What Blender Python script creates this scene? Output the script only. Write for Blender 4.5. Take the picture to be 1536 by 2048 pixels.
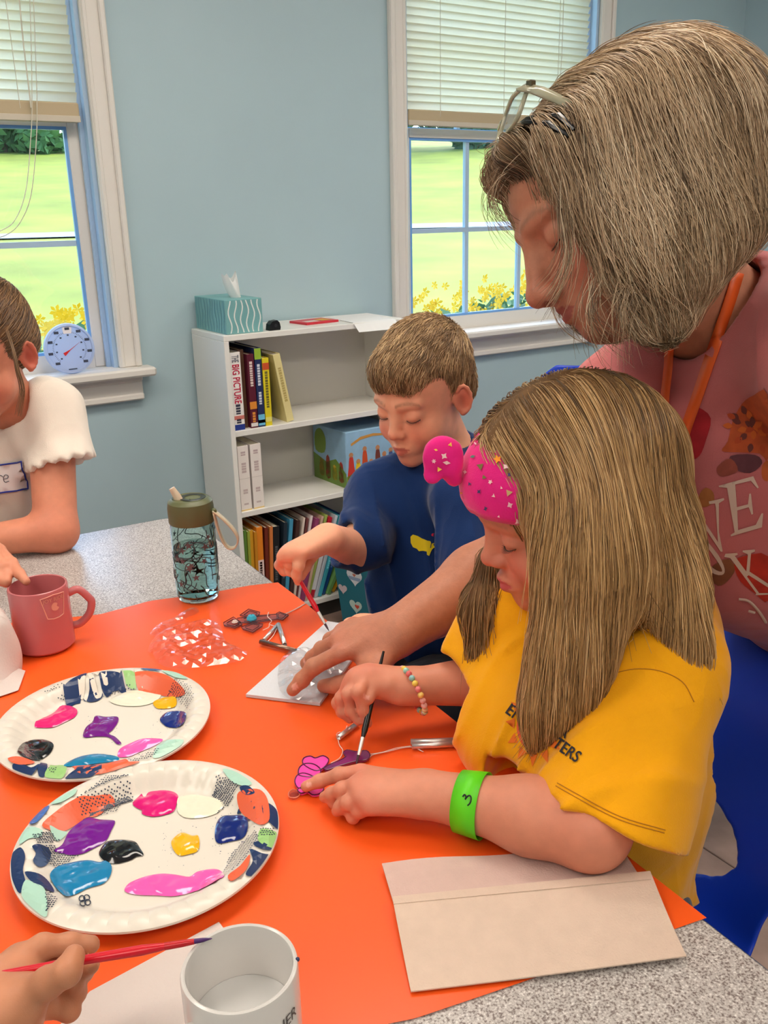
import bpy, bmesh, math, random
import numpy as np
from mathutils import Vector, Matrix
from mathutils.geometry import delaunay_2d_cdt
from mathutils.bvhtree import BVHTree
for o in list(bpy.data.objects): bpy.data.objects.remove(o, do_unlink=True)
SC = bpy.context.scene; COL = SC.collection
random.seed(7); RNG = np.random.default_rng(7)
PI = math.pi
# ---------------------------------------------------------------- camera (calibrated on plates, table, windows)
F = 1800.0; CX, CY = 768.0, 1024.0
TH = 0.72; H = TH + 0.572                       # table height, eye height
_d = np.array([124.0, 5456.0, F]); _d /= np.linalg.norm(_d)   # world down seen in the camera (x right, y down, z forward)
_up = -_d
_fw = np.array([0, 0, 1.0]) - _d * _d[2]; _fw /= np.linalg.norm(_fw)
_rt = np.cross(_fw, _up)
if _rt[0] < 0: _rt = -_rt
_A = math.radians(57.0)
RW = np.array([_rt * math.sin(_A) + _fw * math.cos(_A), -_rt * math.cos(_A) + _fw * math.sin(_A), _up])  # rows X, Y, Z
EYE = np.array([0, 0, H])
def ray(x, y): return RW @ np.array([x - CX, y - CY, F])
def PZ(x, y, z): r = ray(x, y); return EYE + r * ((z - H) / r[2])          # pixel on a level plane
def PY(x, y, Y): r = ray(x, y); return EYE + r * (Y / r[1])                # pixel on a plane along the window wall
def PX(x, y, X): r = ray(x, y); return EYE + r * (X / r[0])
def PD(x, y, d): return EYE + RW @ (np.array([(x - CX) / F, (y - CY) / F, 1.0]) * d)
def CV(x, y, z): v = RW @ np.array([x, -y, -z]); return v / np.linalg.norm(v)   # a direction: right, up, towards the viewer
def WPX(p):
    c = RW.T @ (np.asarray(p, float) - EYE); return np.array([CX + F * c[0] / c[2], CY + F * c[1] / c[2], c[2]])
cam = bpy.data.cameras.new('camera'); camo = bpy.data.objects.new('camera', cam); COL.objects.link(camo)
cam.sensor_fit = 'VERTICAL'; cam.sensor_height = 36.0; cam.lens = 36.0 * F / 2048.0; cam.clip_start = 0.02; cam.clip_end = 400
M3 = Matrix([[RW[i][0], -RW[i][1], -RW[i][2]] for i in range(3)])
camo.matrix_world = Matrix.Translation(Vector(EYE)) @ M3.to_4x4()
SC.camera = camo
# ---------------------------------------------------------------- world, sun, exposure
SC.view_settings.view_transform = 'Standard'; SC.view_settings.look = 'None'
SC.view_settings.gamma = 1.0; SC.view_settings.use_curve_mapping = False
SC.view_settings.exposure = 0.0
W = bpy.data.worlds.new('world'); SC.world = W; W.use_nodes = True
nt = W.node_tree; bg = nt.nodes['Background']
sky = nt.nodes.new('ShaderNodeTexSky'); sky.sky_type = 'NISHITA'; sky.sun_disc = False
sky.sun_elevation = math.radians(48); sky.sun_rotation = math.radians(60); sky.air_density = 1.0; sky.dust_density = 1.5
nt.links.new(sky.outputs[0], bg.inputs[0]); bg.inputs[1].default_value = 1.1
sun = bpy.data.lights.new('sun', 'SUN'); sun.energy = 4.0; sun.angle = 0.01; sun.color = (1.0, 0.96, 0.88)
suno = bpy.data.objects.new('sun', sun); COL.objects.link(suno)
suno.rotation_euler = Vector((-0.62, 0.28, -0.78)).to_track_quat('-Z', 'Y').to_euler()
LAMP_POWER = 10.2        # radiance of the ceiling light panels
# ---------------------------------------------------------------- helpers
def lin(c):
    c = [v / 255.0 for v in c[:3]]
    return tuple(v / 12.92 if v <= 0.04045 else ((v + 0.055) / 1.055) ** 2.4 for v in c)
MATS = {}
def mat(name, col, rough=0.6, metal=0.0, spec=0.5, bump=None, var=None, emit=None, coat=0.0, alpha=None, trans=0.0, ior=1.45, sheen=0.0, sss=0.0, aniso=None, translucent=0.0, attr=None):
    if name in MATS: return MATS[name]
    m = bpy.data.materials.new(name); m.use_nodes = True; MATS[name] = m
    n = m.node_tree.nodes; l = m.node_tree.links; b = n['Principled BSDF']
    c = lin(col) + (1,)
    b.inputs['Base Color'].default_value = c; b.inputs['Roughness'].default_value = rough
    b.inputs['Metallic'].default_value = metal; b.inputs['Specular IOR Level'].default_value = spec
    b.inputs['Coat Weight'].default_value = coat; b.inputs['Coat Roughness'].default_value = 0.08
    b.inputs['Transmission Weight'].default_value = trans; b.inputs['IOR'].default_value = ior
    b.inputs['Sheen Weight'].default_value = sheen; b.inputs['Sheen Roughness'].default_value = 0.4
    if sss:
        b.inputs['Subsurface Weight'].default_value = sss; b.inputs['Subsurface Radius'].default_value = (1.0, 0.35, 0.2); b.inputs['Subsurface Scale'].default_value = 0.012
    if emit: b.inputs['Emission Color'].default_value = lin(col) + (1,); b.inputs['Emission Strength'].default_value = emit
    if alpha is not None: b.inputs['Alpha'].default_value = alpha
    tc = n.new('ShaderNodeTexCoord'); src = None
    if attr:
        a = n.new('ShaderNodeAttribute'); a.attribute_name = attr; src = a.outputs['Color']
        l.new(src, b.inputs['Base Color'])
    if var:   # (scale, amount[, stretch vector])
        tx = n.new('ShaderNodeTexNoise'); tx.inputs['Scale'].default_value = var[0]; tx.inputs['Detail'].default_value = 6
        vec = tc.outputs['Object']
        if len(var) > 2:
            mp = n.new('ShaderNodeMapping'); mp.inputs['Scale'].default_value = var[2]; l.new(vec, mp.inputs[0]); vec = mp.outputs[0]
        l.new(vec, tx.inputs[0])
        rmp = n.new('ShaderNodeMapRange'); rmp.inputs[1].default_value = 0.3; rmp.inputs[2].default_value = 0.7
        rmp.inputs[3].default_value = 1 - var[1]; rmp.inputs[4].default_value = 1 + var[1]
        l.new(tx.outputs[0], rmp.inputs[0])
        mx = n.new('ShaderNodeVectorMath'); mx.operation = 'MULTIPLY'
        if src is not None: l.new(src, mx.inputs[0])
        else: mx.inputs[0].default_value = c[:3]
        l.new(rmp.outputs[0], mx.inputs[1]); l.new(mx.outputs[0], b.inputs['Base Color'])
    if bump:  # (scale, strength[, stretch])
        tx = n.new('ShaderNodeTexNoise'); tx.inputs['Scale'].default_value = bump[0]; tx.inputs['Detail'].default_value = 5
        vec = tc.outputs['Object']
        if len(bump) > 2:
            mp = n.new('ShaderNodeMapping'); mp.inputs['Scale'].default_value = bump[2]; l.new(vec, mp.inputs[0]); vec = mp.outputs[0]
        l.new(vec, tx.inputs[0])
        bn = n.new('ShaderNodeBump'); bn.inputs['Strength'].default_value = bump[1]; bn.inputs['Distance'].default_value = 0.002
        l.new(tx.outputs[0], bn.inputs['Height']); l.new(bn.outputs[0], b.inputs['Normal'])
    if translucent:
        t = n.new('ShaderNodeBsdfTranslucent'); t.inputs[0].default_value = c
        ms = n.new('ShaderNodeMixShader'); ms.inputs[0].default_value = translucent
        l.new(b.outputs[0], ms.inputs[1]); l.new(t.outputs[0], ms.inputs[2]); l.new(ms.outputs[0], n['Material Output'].inputs[0])
    return m
def mat_clear(name, col, gloss=0.12, rough=0.08, tint_amt=1.0):
    """thin clear film or pane: see-through with a reflecting surface"""
    if name in MATS: return MATS[name]
    m = bpy.data.materials.new(name); m.use_nodes = True; MATS[name] = m
    n = m.node_tree.nodes; l = m.node_tree.links; n.remove(n['Principled BSDF'])
    t = n.new('ShaderNodeBsdfTransparent'); t.inputs[0].default_value = lin(col) + (1,)
    g = n.new('ShaderNodeBsdfGlossy'); g.inputs['Roughness'].default_value = rough
    fr = n.new('ShaderNodeLayerWeight'); fr.inputs[0].default_value = 0.5
    pw = n.new('ShaderNodeMath'); pw.operation = 'POWER'; pw.inputs[1].default_value = 5.0; l.new(fr.outputs['Facing'], pw.inputs[0])
    ad = n.new('ShaderNodeMath'); ad.operation = 'MULTIPLY_ADD'; ad.inputs[1].default_value = 0.8; ad.inputs[2].default_value = gloss; ad.use_clamp = True
    l.new(pw.outputs[0], ad.inputs[0])
    ms = n.new('ShaderNodeMixShader'); l.new(ad.outputs[0], ms.inputs[0]); l.new(t.outputs[0], ms.inputs[1]); l.new(g.outputs[0], ms.inputs[2])
    l.new(ms.outputs[0], n['Material Output'].inputs[0])
    return m
class MB:
    def __init__(s): s.v = []; s.f = []
    def add(s, vs, fs):
        k = len(s.v); s.v += [tuple(map(float, p)) for p in vs]; s.f += [tuple(i + k for i in f) for f in fs]; return s
    def box(s, a, b, mtx=None, ch=0.0):
        x0, y0, z0 = a; x1, y1, z1 = b
        if ch:
            c = ch; vs = []; 
            for sx, sy, sz in [(i, j, k) for i in (0, 1) for j in (0, 1) for k in (0, 1)]:
                X = (x0, x1)[sx]; Y = (y0, y1)[sy]; Z = (z0, z1)[sz]; dx = (1, -1)[sx] * c; dy = (1, -1)[sy] * c; dz = (1, -1)[sz] * c
                vs += [(X, Y + dy, Z + dz), (X + dx, Y, Z + dz), (X + dx, Y + dy, Z)]
            bm = bmesh.new()
            for p in vs: bm.verts.new(p)
            bmesh.ops.convex_hull(bm, input=bm.verts); bm.verts.ensure_lookup_table(); bm.verts.index_update()
            vs = [v.co.copy() for v in bm.verts]; fs = [[v.index for v in f.verts] for f in bm.faces]; bm.free()
        else:
            vs = [(x0, y0, z0), (x1, y0, z0), (x1, y1, z0), (x0, y1, z0), (x0, y0, z1), (x1, y0, z1), (x1, y1, z1), (x0, y1, z1)]
            fs = [(0, 3, 2, 1), (4, 5, 6, 7), (0, 1, 5, 4), (1, 2, 6, 5), (2, 3, 7, 6), (3, 0, 4, 7)]
        if mtx is not None: vs = [mtx @ Vector(p) for p in vs]
        return s.add(vs, fs)
    def tube(s, pts, r, n=10, caps=True, closed=False):
        pts = [np.asarray(p, float) for p in pts]; m = len(pts)
        rr = [r] * m if np.isscalar(r) else list(r)
        vs = []; fs = []; nrm = None
        for i, p in enumerate(pts):
            if closed: t = pts[(i + 1) % m] - pts[i - 1]
            else: t = pts[min(i + 1, m - 1)] - pts[max(i - 1, 0)]
            t = t / (np.linalg.norm(t) + 1e-12)
            if nrm is None:
                nrm = np.cross(t, [0, 0, 1.0]); 
                if np.linalg.norm(nrm) < 0.1: nrm = np.cross(t, [1.0, 0, 0])
            nrm = nrm - t * (nrm @ t); nrm /= np.linalg.norm(nrm); b = np.cross(t, nrm)
            for k in range(n):
                a = 2 * PI * k / n; vs.append(p + rr[i] * (math.cos(a) * nrm + math.sin(a) * b))
        for i in range(m if closed else m - 1):
            for k in range(n):
                a = i * n + k; b = i * n + (k + 1) % n; c = ((i + 1) % m) * n
                fs.append((a, b, c + (k + 1) % n, c + k))
        if caps and not closed: fs.append(tuple(range(n - 1, -1, -1))); fs.append(tuple((m - 1) * n + k for k in range(n)))
        return s.add(vs, fs)
    def lathe(s, prof, n=32, c=(0, 0, 0), closed=False):
        vs = []; fs = []; m = len(prof)
        for r, z in prof:
            for k in range(n):
                a = 2 * PI * k / n; vs.append((c[0] + r * math.cos(a), c[1] + r * math.sin(a), c[2] + z))
        for i in range(m if closed else m - 1):
            for k in range(n):
                j = (i + 1) % m
                fs.append((i * n + k, i * n + (k + 1) % n, j * n + (k + 1) % n, j * n + k))
        return s.add(vs, fs)
    def prism(s, poly, t, mtx=None):
        n = len(poly); vs = [(x, y, 0) for x, y in poly] + [(x, y, t) for x, y in poly]
        fs = [tuple(range(n - 1, -1, -1)), tuple(range(n, 2 * n))] + [(i, (i + 1) % n, n + (i + 1) % n, n + i) for i in range(n)]
        if mtx is not None: vs = [mtx @ Vector(p) for p in vs]
        return s.add(vs, fs)
    def sphere(s, c, r, n=12, m=8, sc=(1, 1, 1)):
        prof = [(max(1e-5, math.sin(PI * i / m)) * 1.0, -math.cos(PI * i / m)) for i in range(m + 1)]
        vs = []; fs = []
        for a, z in prof:
            for k in range(n):
                t = 2 * PI * k / n; vs.append((c[0] + r * sc[0] * a * math.cos(t), c[1] + r * sc[1] * a * math.sin(t), c[2] + r * sc[2] * z))
        for i in range(m):
            for k in range(n): fs.append((i * n + k, i * n + (k + 1) % n, (i + 1) * n + (k + 1) % n, (i + 1) * n + k))
        return s.add(vs, fs)
    def grid(s, fn, nu, nv):
        vs = [fn(i / nu, j / nv) for j in range(nv + 1) for i in range(nu + 1)]
        fs = [(j * (nu + 1) + i, j * (nu + 1) + i + 1, (j + 1) * (nu + 1) + i + 1, (j + 1) * (nu + 1) + i) for j in range(nv) for i in range(nu)]
        return s.add(vs, fs)
    def mesh(s, name):
        me = bpy.data.meshes.new(name); me.from_pydata(s.v, [], s.f); me.validate(); me.update(); return me
def fix(me):
    bm = bmesh.new(); bm.from_mesh(me); bmesh.ops.recalc_face_normals(bm, faces=bm.faces); bm.to_mesh(me); bm.free()
def obj(name, mb, m=None, parent=None, smooth=False, recalc=True, **props):
    me = mb.mesh(name) if isinstance(mb, MB) else mb
    if recalc and isinstance(mb, MB): fix(me)
    if m is not None and not len(me.materials): me.materials.append(m)
    if smooth:
        me.polygons.foreach_set('use_smooth', [True] * len(me.polygons))
        if smooth != 2:
            try: me.set_sharp_from_angle(angle=math.radians(38))
            except Exception: pass
    o = bpy.data.objects.new(name, me); COL.objects.link(o)
    if parent is not None: o.parent = parent
    for k, v in props.items(): o[k] = v
    return o
def tag(o, label, cat, group=None, kind=None):
    o['label'] = label; o['category'] = cat
    if group: o['group'] = group
    if kind: o['kind'] = kind
    return o
def thing(name, label, cat, loc=(0, 0, 0), rz=0.0, group=None):
    o = bpy.data.objects.new(name, None); COL.objects.link(o); o.empty_display_size = 0.05
    o.location = loc; o.rotation_euler = (0, 0, rz); return tag(o, label, cat, group)
def struct(name, mb, m, label, cat, parent=None, smooth=False):
    o = obj(name, mb, m, parent, smooth)
    if parent is None: tag(o, label, cat, None, 'structure')
    return o
def copy_tree(o, parent=None):
    c = o.copy(); COL.objects.link(c); c.parent = parent
    for ch in list(o.children): copy_tree(ch, c)
    return c
def text_mesh(body, size, extrude=0.0, sx=1.0, shear=0.0, offset=0.0):
    cu = bpy.data.curves.new('text', 'FONT'); cu.body = body; cu.size = size; cu.extrude = extrude; cu.align_x = 'CENTER'; cu.align_y = 'CENTER'; cu.shear = shear; cu.offset = offset
    to = bpy.data.objects.new('text', cu); COL.objects.link(to)
    me = bpy.data.meshes.new_from_object(to.evaluated_get(bpy.context.evaluated_depsgraph_get()))
    bpy.data.objects.remove(to); 
    if sx != 1.0: me.transform(Matrix.Diagonal((sx, 1, 1, 1)))
    return me
def fill_poly(poly, sp, holes=()):
    """triangulate a 2-D outline with inner points; returns points, triangles, distance to the outline"""
    poly = [tuple(map(float, p)) for p in poly]
    def dens(pl):
        out = []
        for i, p in enumerate(pl):
            q = pl[(i + 1) % len(pl)]; n = max(1, int(math.hypot(q[0] - p[0], q[1] - p[1]) / sp))
            out += [(p[0] + (q[0] - p[0]) * k / n, p[1] + (q[1] - p[1]) * k / n) for k in range(n)]
        return out
    rings = [dens(poly)] + [dens([tuple(map(float, p)) for p in h]) for h in holes]
    ed = []; pts = []
    for r in rings:
        k = len(pts); pts += r; ed += [(k + i, k + (i + 1) % len(r)) for i in range(len(r))]
    B = np.array(pts); x0, y0 = B.min(0); x1, y1 = B.max(0)
    gx, gy = np.meshgrid(np.arange(x0, x1, sp), np.arange(y0, y1, sp)); G = np.c_[gx.ravel() , gy.ravel()]
    G[:, 0] += (np.round((G[:, 1] - y0) / sp) % 2) * sp * 0.5
    def inside(P):
        c = np.zeros(len(P), int)
        for r in rings:
            R_ = np.array(r); S_ = np.roll(R_, -1, 0)
            for (ax, ay), (bx, by) in zip(R_, S_):
                k = (ay > P[:, 1]) != (by > P[:, 1]); t = (P[:, 1] - ay) / ((by - ay) if by != ay else 1e-9)
                c += (k & (P[:, 0] < ax + t * (bx - ax))).astype(int)
        return c % 2 == 1
    def dist(P):
        d = np.full(len(P), 1e9)
        for r in rings:
            R_ = np.array(r); S_ = np.roll(R_, -1, 0)
            for a, b in zip(R_, S_):
                ab = b - a; h = np.clip(((P - a) @ ab) / (ab @ ab + 1e-15), 0, 1); d = np.minimum(d, np.linalg.norm(P - a - h[:, None] * ab, axis=1))
        return d
    if len(G): G = G[inside(G)]
    if len(G): G = G[dist(G) > sp * 0.45]
    allp = [Vector(p) for p in pts] + [Vector(p) for p in G]
    vo, _, fo, _, _, _ = delaunay_2d_cdt(allp, ed, [], 0, 1e-9)
    V2 = np.array([tuple(v) for v in vo]); fo = [tuple(f) for f in fo]
    cen = np.array([V2[list(f)].mean(0) for f in fo]); ok = inside(cen)
    fo = [f for f, k in zip(fo, ok) if k]
    return V2, fo, dist(V2)
def smooth_poly(p, n=3):
    p = np.array(p, float); m = len(p); out = []
    for i in range(m):
        a, b, c, d = p[i - 1], p[i], p[(i + 1) % m], p[(i + 2) % m]
        for k in range(n):
            t = k / n; out.append(0.5 * (2 * b + (c - a) * t + (2 * a - 5 * b + 4 * c - d) * t * t + (3 * b - a - 3 * c + d) * t ** 3))
    return [tuple(q) for q in out]
def catmull(p, n=6):
    p = np.array(p, float); p = np.vstack([2 * p[0] - p[1], p, 2 * p[-1] - p[-2]]); out = []
    for i in range(1, len(p) - 2):
        a, b, c, d = p[i - 1], p[i], p[i + 1], p[i + 2]
        for k in range(n):
            t = k / n; out.append(0.5 * (2 * b + (c - a) * t + (2 * a - 5 * b + 4 * c - d) * t * t + (3 * b - a - 3 * c + d) * t ** 3))
    out.append(p[-2]); return out
def noise3(P, s=1.0, seed=0):
    P = np.asarray(P, float) * s + seed * 17.31; i = np.floor(P).astype(np.int64); f = P - i; f = f * f * (3 - 2 * f)
    def hsh(a):
        n = (a[:, 0] * 374761393 + a[:, 1] * 668265263 + a[:, 2] * 2147483647 + seed * 974711) & 0xffffffff
        n = ((n ^ (n >> 13)) * 1274126177) & 0xffffffff; return ((n ^ (n >> 16)) & 0xffff) / 65535.0
    r = 0
    for dx in (0, 1):
        for dy in (0, 1):
            for dz in (0, 1):
                w = (f[:, 0] if dx else 1 - f[:, 0]) * (f[:, 1] if dy else 1 - f[:, 1]) * (f[:, 2] if dz else 1 - f[:, 2])
                r = r + w * hsh(i + np.array([dx, dy, dz]))
    return r * 2 - 1
# ================================================================= the room
YW = 2.70; XR = 3.62; XL = -2.4; YF = -2.4; ZC = 2.55
WALLM = mat('wall_paint', (174, 198, 206), 0.5, var=(2.0, 0.03), bump=(220, 0.08))
TRIM = mat('trim_paint', (226, 221, 214), 0.4, bump=(60, 0.05))
SASH = mat('sash_sky_glare', (176, 201, 226), 0.35)  # white muntins: blue sky glare painted into their colour
W1 = (-0.06, 0.815); W2 = (1.872, 2.762); WZ = (0.86, 2.22)
b = MB(); xs = [XL, W1[0], W1[1], W2[0], W2[1], XR + 0.1]; T = 0.16
for i in range(5):
    if i in (1, 3):
        b.box((xs[i], YW, 0), (xs[i + 1], YW + T, WZ[0])); b.box((xs[i], YW, WZ[1]), (xs[i + 1], YW + T, ZC))
    else: b.box((xs[i], YW, 0), (xs[i + 1], YW + T, ZC))
struct('wall_back', b, WALLM, 'pale blue grey painted wall with two windows', 'wall')
struct('wall_right', MB().box((XR, YF, 0), (XR + 0.1, YW, ZC)), WALLM, 'pale blue grey side wall past the right window', 'wall')
struct('wall_left', MB().box((XL - 0.1, YF, 0), (XL, YW + T, ZC)), WALLM, 'pale blue grey wall at the left of the room', 'wall')
struct('wall_front', MB().box((XL - 0.1, YF - 0.1, 0), (XR + 0.1, YF, ZC)), WALLM, 'pale blue grey wall behind the viewer', 'wall')
struct('ceiling', MB().box((XL - 0.1, YF - 0.1, ZC), (XR + 0.1, YW + T, ZC + 0.08)), mat('ceiling_white', (236, 234, 228), 0.8), 'white ceiling above the table', 'ceiling')
fl = struct('floor', MB().box((XL - 0.1, YF - 0.1, -0.08), (XR + 0.1, YW, -0.004)), mat('grout', (126, 112, 104), 0.8), 'beige mottled tile floor under the chairs', 'floor')
TILE = mat('floor_tile', (152, 126, 114), 0.35, var=(9.0, 0.28), bump=(30, 0.1))
tm = MB().box((-0.1505, -0.1505, -0.006), (0.1505, 0.1505, 0.0), ch=0.0015).mesh('tile'); tm.materials.append(TILE)
for i in range(12):
    for j in range(15):
        o = bpy.data.objects.new('floor_tile', tm); COL.objects.link(o); o.parent = fl
        o.location = (0.05 + i * 0.305, -1.72 + j * 0.305, 0); o.rotation_euler = (0, 0, (i * 7 + j * 3) % 4 * PI / 2)
bbm = mat('baseboard', (222, 218, 210), 0.45)
struct('baseboard_back', MB().box((XL, YW - 0.014, 0), (XR, YW, 0.09)), bbm, 'white baseboard under the windows', 'baseboard')
struct('baseboard_right', MB().box((XR - 0.014, YF, 0), (XR, YW - 0.014, 0.09)), bbm, 'white baseboard along the right wall', 'baseboard')
# ceiling light panels: the room's lamps (above the frame)
LM = mat('light_diffuser', (255, 244, 230), 0.5, emit=LAMP_POWER)
for k, (x, y) in enumerate([(-1.0, 1.15), (0.85, 1.3), (2.6, 1.0), (-1.0, -0.75), (1.1, -0.75)]):
    t = thing('ceiling_light', ['flat ceiling light panel left of the table', 'flat ceiling light panel above the far end of the table', 'flat ceiling light panel near the right wall', 'flat ceiling light panel behind the viewer on the left', 'flat ceiling light panel behind the viewer on the right'][k], 'ceiling light', (x, y, ZC), group='ceiling light panels')
    f = MB()
    for a, c in (((-0.62, -0.32, -0.03), (0.62, -0.3, 0)), ((-0.62, 0.3, -0.03), (0.62, 0.32, 0)), ((-0.62, -0.3, -0.03), (-0.6, 0.3, 0)), ((0.6, -0.3, -0.03), (0.62, 0.3, 0))): f.box(a, c)
    obj('frame', f, bbm, t); obj('diffuser', MB().box((-0.6, -0.3, -0.02), (0.6, 0.3, -0.012)), LM, t)
# ---------------------------------------------------------------- windows
PANE = mat_clear('window_pane', (240, 248, 250), 0.05, 0.02)
def window(n, x0, x1, label):
    w = bpy.data.objects.new('window_%d' % n, None); COL.objects.link(w); w.location = ((x0 + x1) / 2, YW, WZ[0])
    tag(w, label, 'window', None, 'structure'); inv = Matrix.Translation(-Vector(w.location))
    def part(name, mb, m, p=w, smooth=False):
        me = mb.mesh(name); fix(me)
        me.transform(inv); return obj(name, me, m, p, smooth)
    cw = 0.066; zs = 0.875
    for nm, xa, sg in (('casing_side', x0, -1), ('casing_side', x1, 1)):
        c = MB(); a, d = sorted((xa, xa + sg * cw)); c.box((a, YW - 0.018, zs), (d, YW, WZ[1] + cw), ch=0.003)
        a, d = sorted((xa + sg * (cw - 0.018), xa + sg * cw)); c.box((a, YW - 0.028, zs), (d, YW - 0.016, WZ[1] + cw), ch=0.004)
        a, d = sorted((xa + sg * 0.004, xa + sg * 0.016)); c.box((a, YW - 0.022, zs), (d, YW - 0.016, WZ[1] + cw), ch=0.0025)
        part(nm, c, TRIM)
    part('casing_head', MB().box((x0 - cw, YW - 0.02, WZ[1]), (x1 + cw, YW, WZ[1] + cw), ch=0.003), TRIM)
    s = MB().box((x0 - cw - 0.028, YW - 0.07, zs - 0.026), (x1 + cw + 0.028, YW + 0.002, zs), ch=0.006); s.box((x0, YW, zs - 0.026), (x1, YW + 0.05, zs))
    part('stool', s, TRIM)
    a = MB().box((x0 - cw + 0.004, YW - 0.02, zs - 0.1), (x1 + cw - 0.004, YW, zs - 0.026), ch=0.003); a.box((x0 - cw + 0.004, YW - 0.028, zs - 0.1), (x1 + cw - 0.004, YW - 0.018, zs - 0.08), ch=0.004); a.box((x0 - cw + 0.004, YW - 0.03, zs - 0.045), (x1 + cw - 0.004, YW - 0.018, zs - 0.027), ch=0.005)
    part('apron', a, TRIM)
    j = MB()
    for xa, sg in ((x0, 1), (x1, -1)):
        for q, (d0, d1, t) in enumerate(((0.0, 0.16, 0.012), (0.03, 0.045, 0.024), (0.085, 0.1, 0.024))):
            a_, b_ = sorted((xa, xa + sg * t)); j.box((a_, YW + d0, zs), (b_, YW + d1, WZ[1]))
    part('jamb', j, mat('jamb_sky_glare', (170, 196, 224), 0.35))  # white jamb, its colour tinted with the window's blue daylight cast
    part('jamb_head', MB().box((x0, YW, WZ[1] - 0.02), (x1, YW + T, WZ[1])), TRIM)
    part('outer_sill', MB().box((x0, YW + 0.05, WZ[0]), (x1, YW + T + 0.04, WZ[0] + 0.012)), TRIM)
    for nm, za, zb, yo in (('lower_sash', zs, 1.575, 0.05), ('upper_sash', 1.545, WZ[1] - 0.02, 0.105)):
        f = MB(); st = 0.04; y0 = YW + yo; y1 = y0 + 0.032; xa, xb = x0 + 0.014, x1 - 0.014; br = 0.048 if nm == 'lower_sash' else 0.03
        f.box((xa, y0, za), (xa + st, y1, zb), ch=0.003); f.box((xb - st, y0, za), (xb, y1, zb), ch=0.003)
        f.box((xa + st, y0, za), (xb - st, y1, za + br)); f.box((xa + st, y0, zb - 0.03), (xb - st, y1, zb))
        so = part(nm, f, TRIM); gx0, gx1, gz0, gz1 = xa + st, xb - st, za + br, zb - 0.03
        for k in (1, 2):
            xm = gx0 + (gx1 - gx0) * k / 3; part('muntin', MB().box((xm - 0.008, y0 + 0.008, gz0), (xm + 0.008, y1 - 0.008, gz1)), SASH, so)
        zm = (gz0 + gz1) / 2
        for k in range(3):
            xa_ = gx0 + (gx1 - gx0) * k / 3 + (0.008 if k else 0); xb_ = gx0 + (gx1 - gx0) * (k + 1) / 3 - (0.008 if k < 2 else 0)
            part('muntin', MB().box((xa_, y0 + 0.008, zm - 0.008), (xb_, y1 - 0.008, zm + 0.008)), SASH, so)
            for z0_, z1_ in ((gz0, zm - 0.008), (zm + 0.008, gz1)):
                part('pane', MB().box((xa_, y0 + 0.014, z0_), (xb_, y0 + 0.017, z1_)), PANE, so)
        bd = MB()   # glazing bead round the glass
        for q in (((gx0, gz0), (gx0 + 0.009, gz1)), ((gx1 - 0.009, gz0), (gx1, gz1)), ((gx0 + 0.009, gz0), (gx1 - 0.009, gz0 + 0.009)), ((gx0 + 0.009, gz1 - 0.009), (gx1 - 0.009, gz1))):
            bd.box((q[0][0], y0 + 0.004, q[0][1]), (q[1][0], y0 + 0.014, q[1][1]))
        part('glazing_bead', bd, mat('bead_sky_glare', (120, 172, 232), 0.3), so)  # blue fringe of glare at the glass edge, put into the bead's colour
    return w
window(1, W1[0], W1[1], 'white double hung window at the left, behind the girl in white')
window(2, W2[0], W2[1], 'white double hung window behind the boy and the woman')
SLAT = mat('blind_slat', (232, 228, 206), 0.45, translucent=0.38)
RAIL = mat('blind_rail', (190, 172, 140), 0.45); CORD = mat('blind_cord', (214, 208, 190), 0.7)
def blind(x0, x1, zb, label):
    t = thing('venetian_blind', label, 'window blind', ((x0 + x1) / 2, YW + 0.012, zb), group='half lowered venetian blinds'); hw = (x1 - x0) / 2
    rl = MB().box((-hw, -0.012, 0.0), (hw, 0.012, 0.05), ch=0.004); obj('bottom_rail', rl, RAIL, t)
    obj('rail_lip', MB().box((-hw, -0.0145, 0.0), (hw, -0.0115, 0.016), ch=0.001), mat('blind_lip', (206, 196, 178), 0.45), t)
    sm = MB().grid(lambda u, v: (-hw + 2 * hw * u, (v - 0.5) * 0.014, (v - 0.5) * -0.024 + 0.002 * math.sin(PI * v)), 1, 4).mesh('slat'); sm.materials.append(SLAT); sm.polygons.foreach_set('use_smooth', [True] * len(sm.polygons))
    n = int((WZ[1] - 0.07 - zb - 0.06) / 0.0235)
    for k in range(n + 1):
        s = bpy.data.objects.new('slat', sm); COL.objects.link(s); s.parent = t; s.location = (0, 0, 0.064 + 0.0235 * k)
    top = WZ[1] - 0.022 - zb
    obj('head_rail', MB().box((-hw, -0.02, top - 0.045), (hw, 0.02, top), ch=0.003), RAIL, t)
    for q in (-0.68, 0.0, 0.62):
        obj('ladder_cord', MB().tube([(q * hw, -0.0125, 0.03), (q * hw, -0.0125, top - 0.04)], 0.0011, 5), CORD, t)
    return t, hw
bl1, hw1 = blind(W1[0] + 0.03, W1[1] - 0.027, 1.552, 'venetian blind lowered to half over the left window, cords hanging')
bl2, hw2 = blind(W2[0] + 0.016, W2[1] - 0.04, 1.579, 'venetian blind lowered to half over the window behind the woman')
def pull(t, pts, r=0.0013, nm='pull_cord'):
    obj(nm, MB().tube([np.array(p) - np.array(t.location) for p in catmull(pts, 6)], r, 5), CORD, t, True)
y = YW - 0.012
pull(bl1, [PY(59, -30, y), PY(63, 110, y), PY(64, 210, y), PY(62, 270, y), PY(52, 380, y), PY(30, 440, y), PY(0, 462, y), PY(-30, 468, y)])
pull(bl1, [PY(66, -30, y), PY(71, 110, y), PY(74, 210, y), PY(72, 290, y), PY(62, 390, y), PY(40, 445, y), PY(12, 470, y), PY(-25, 480, y)])
pull(bl1, [PY(36, -30, y), PY(46, 80, y), PY(58, 180, y), PY(62, 215, y)], 0.002, 'tilt_cord')
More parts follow.
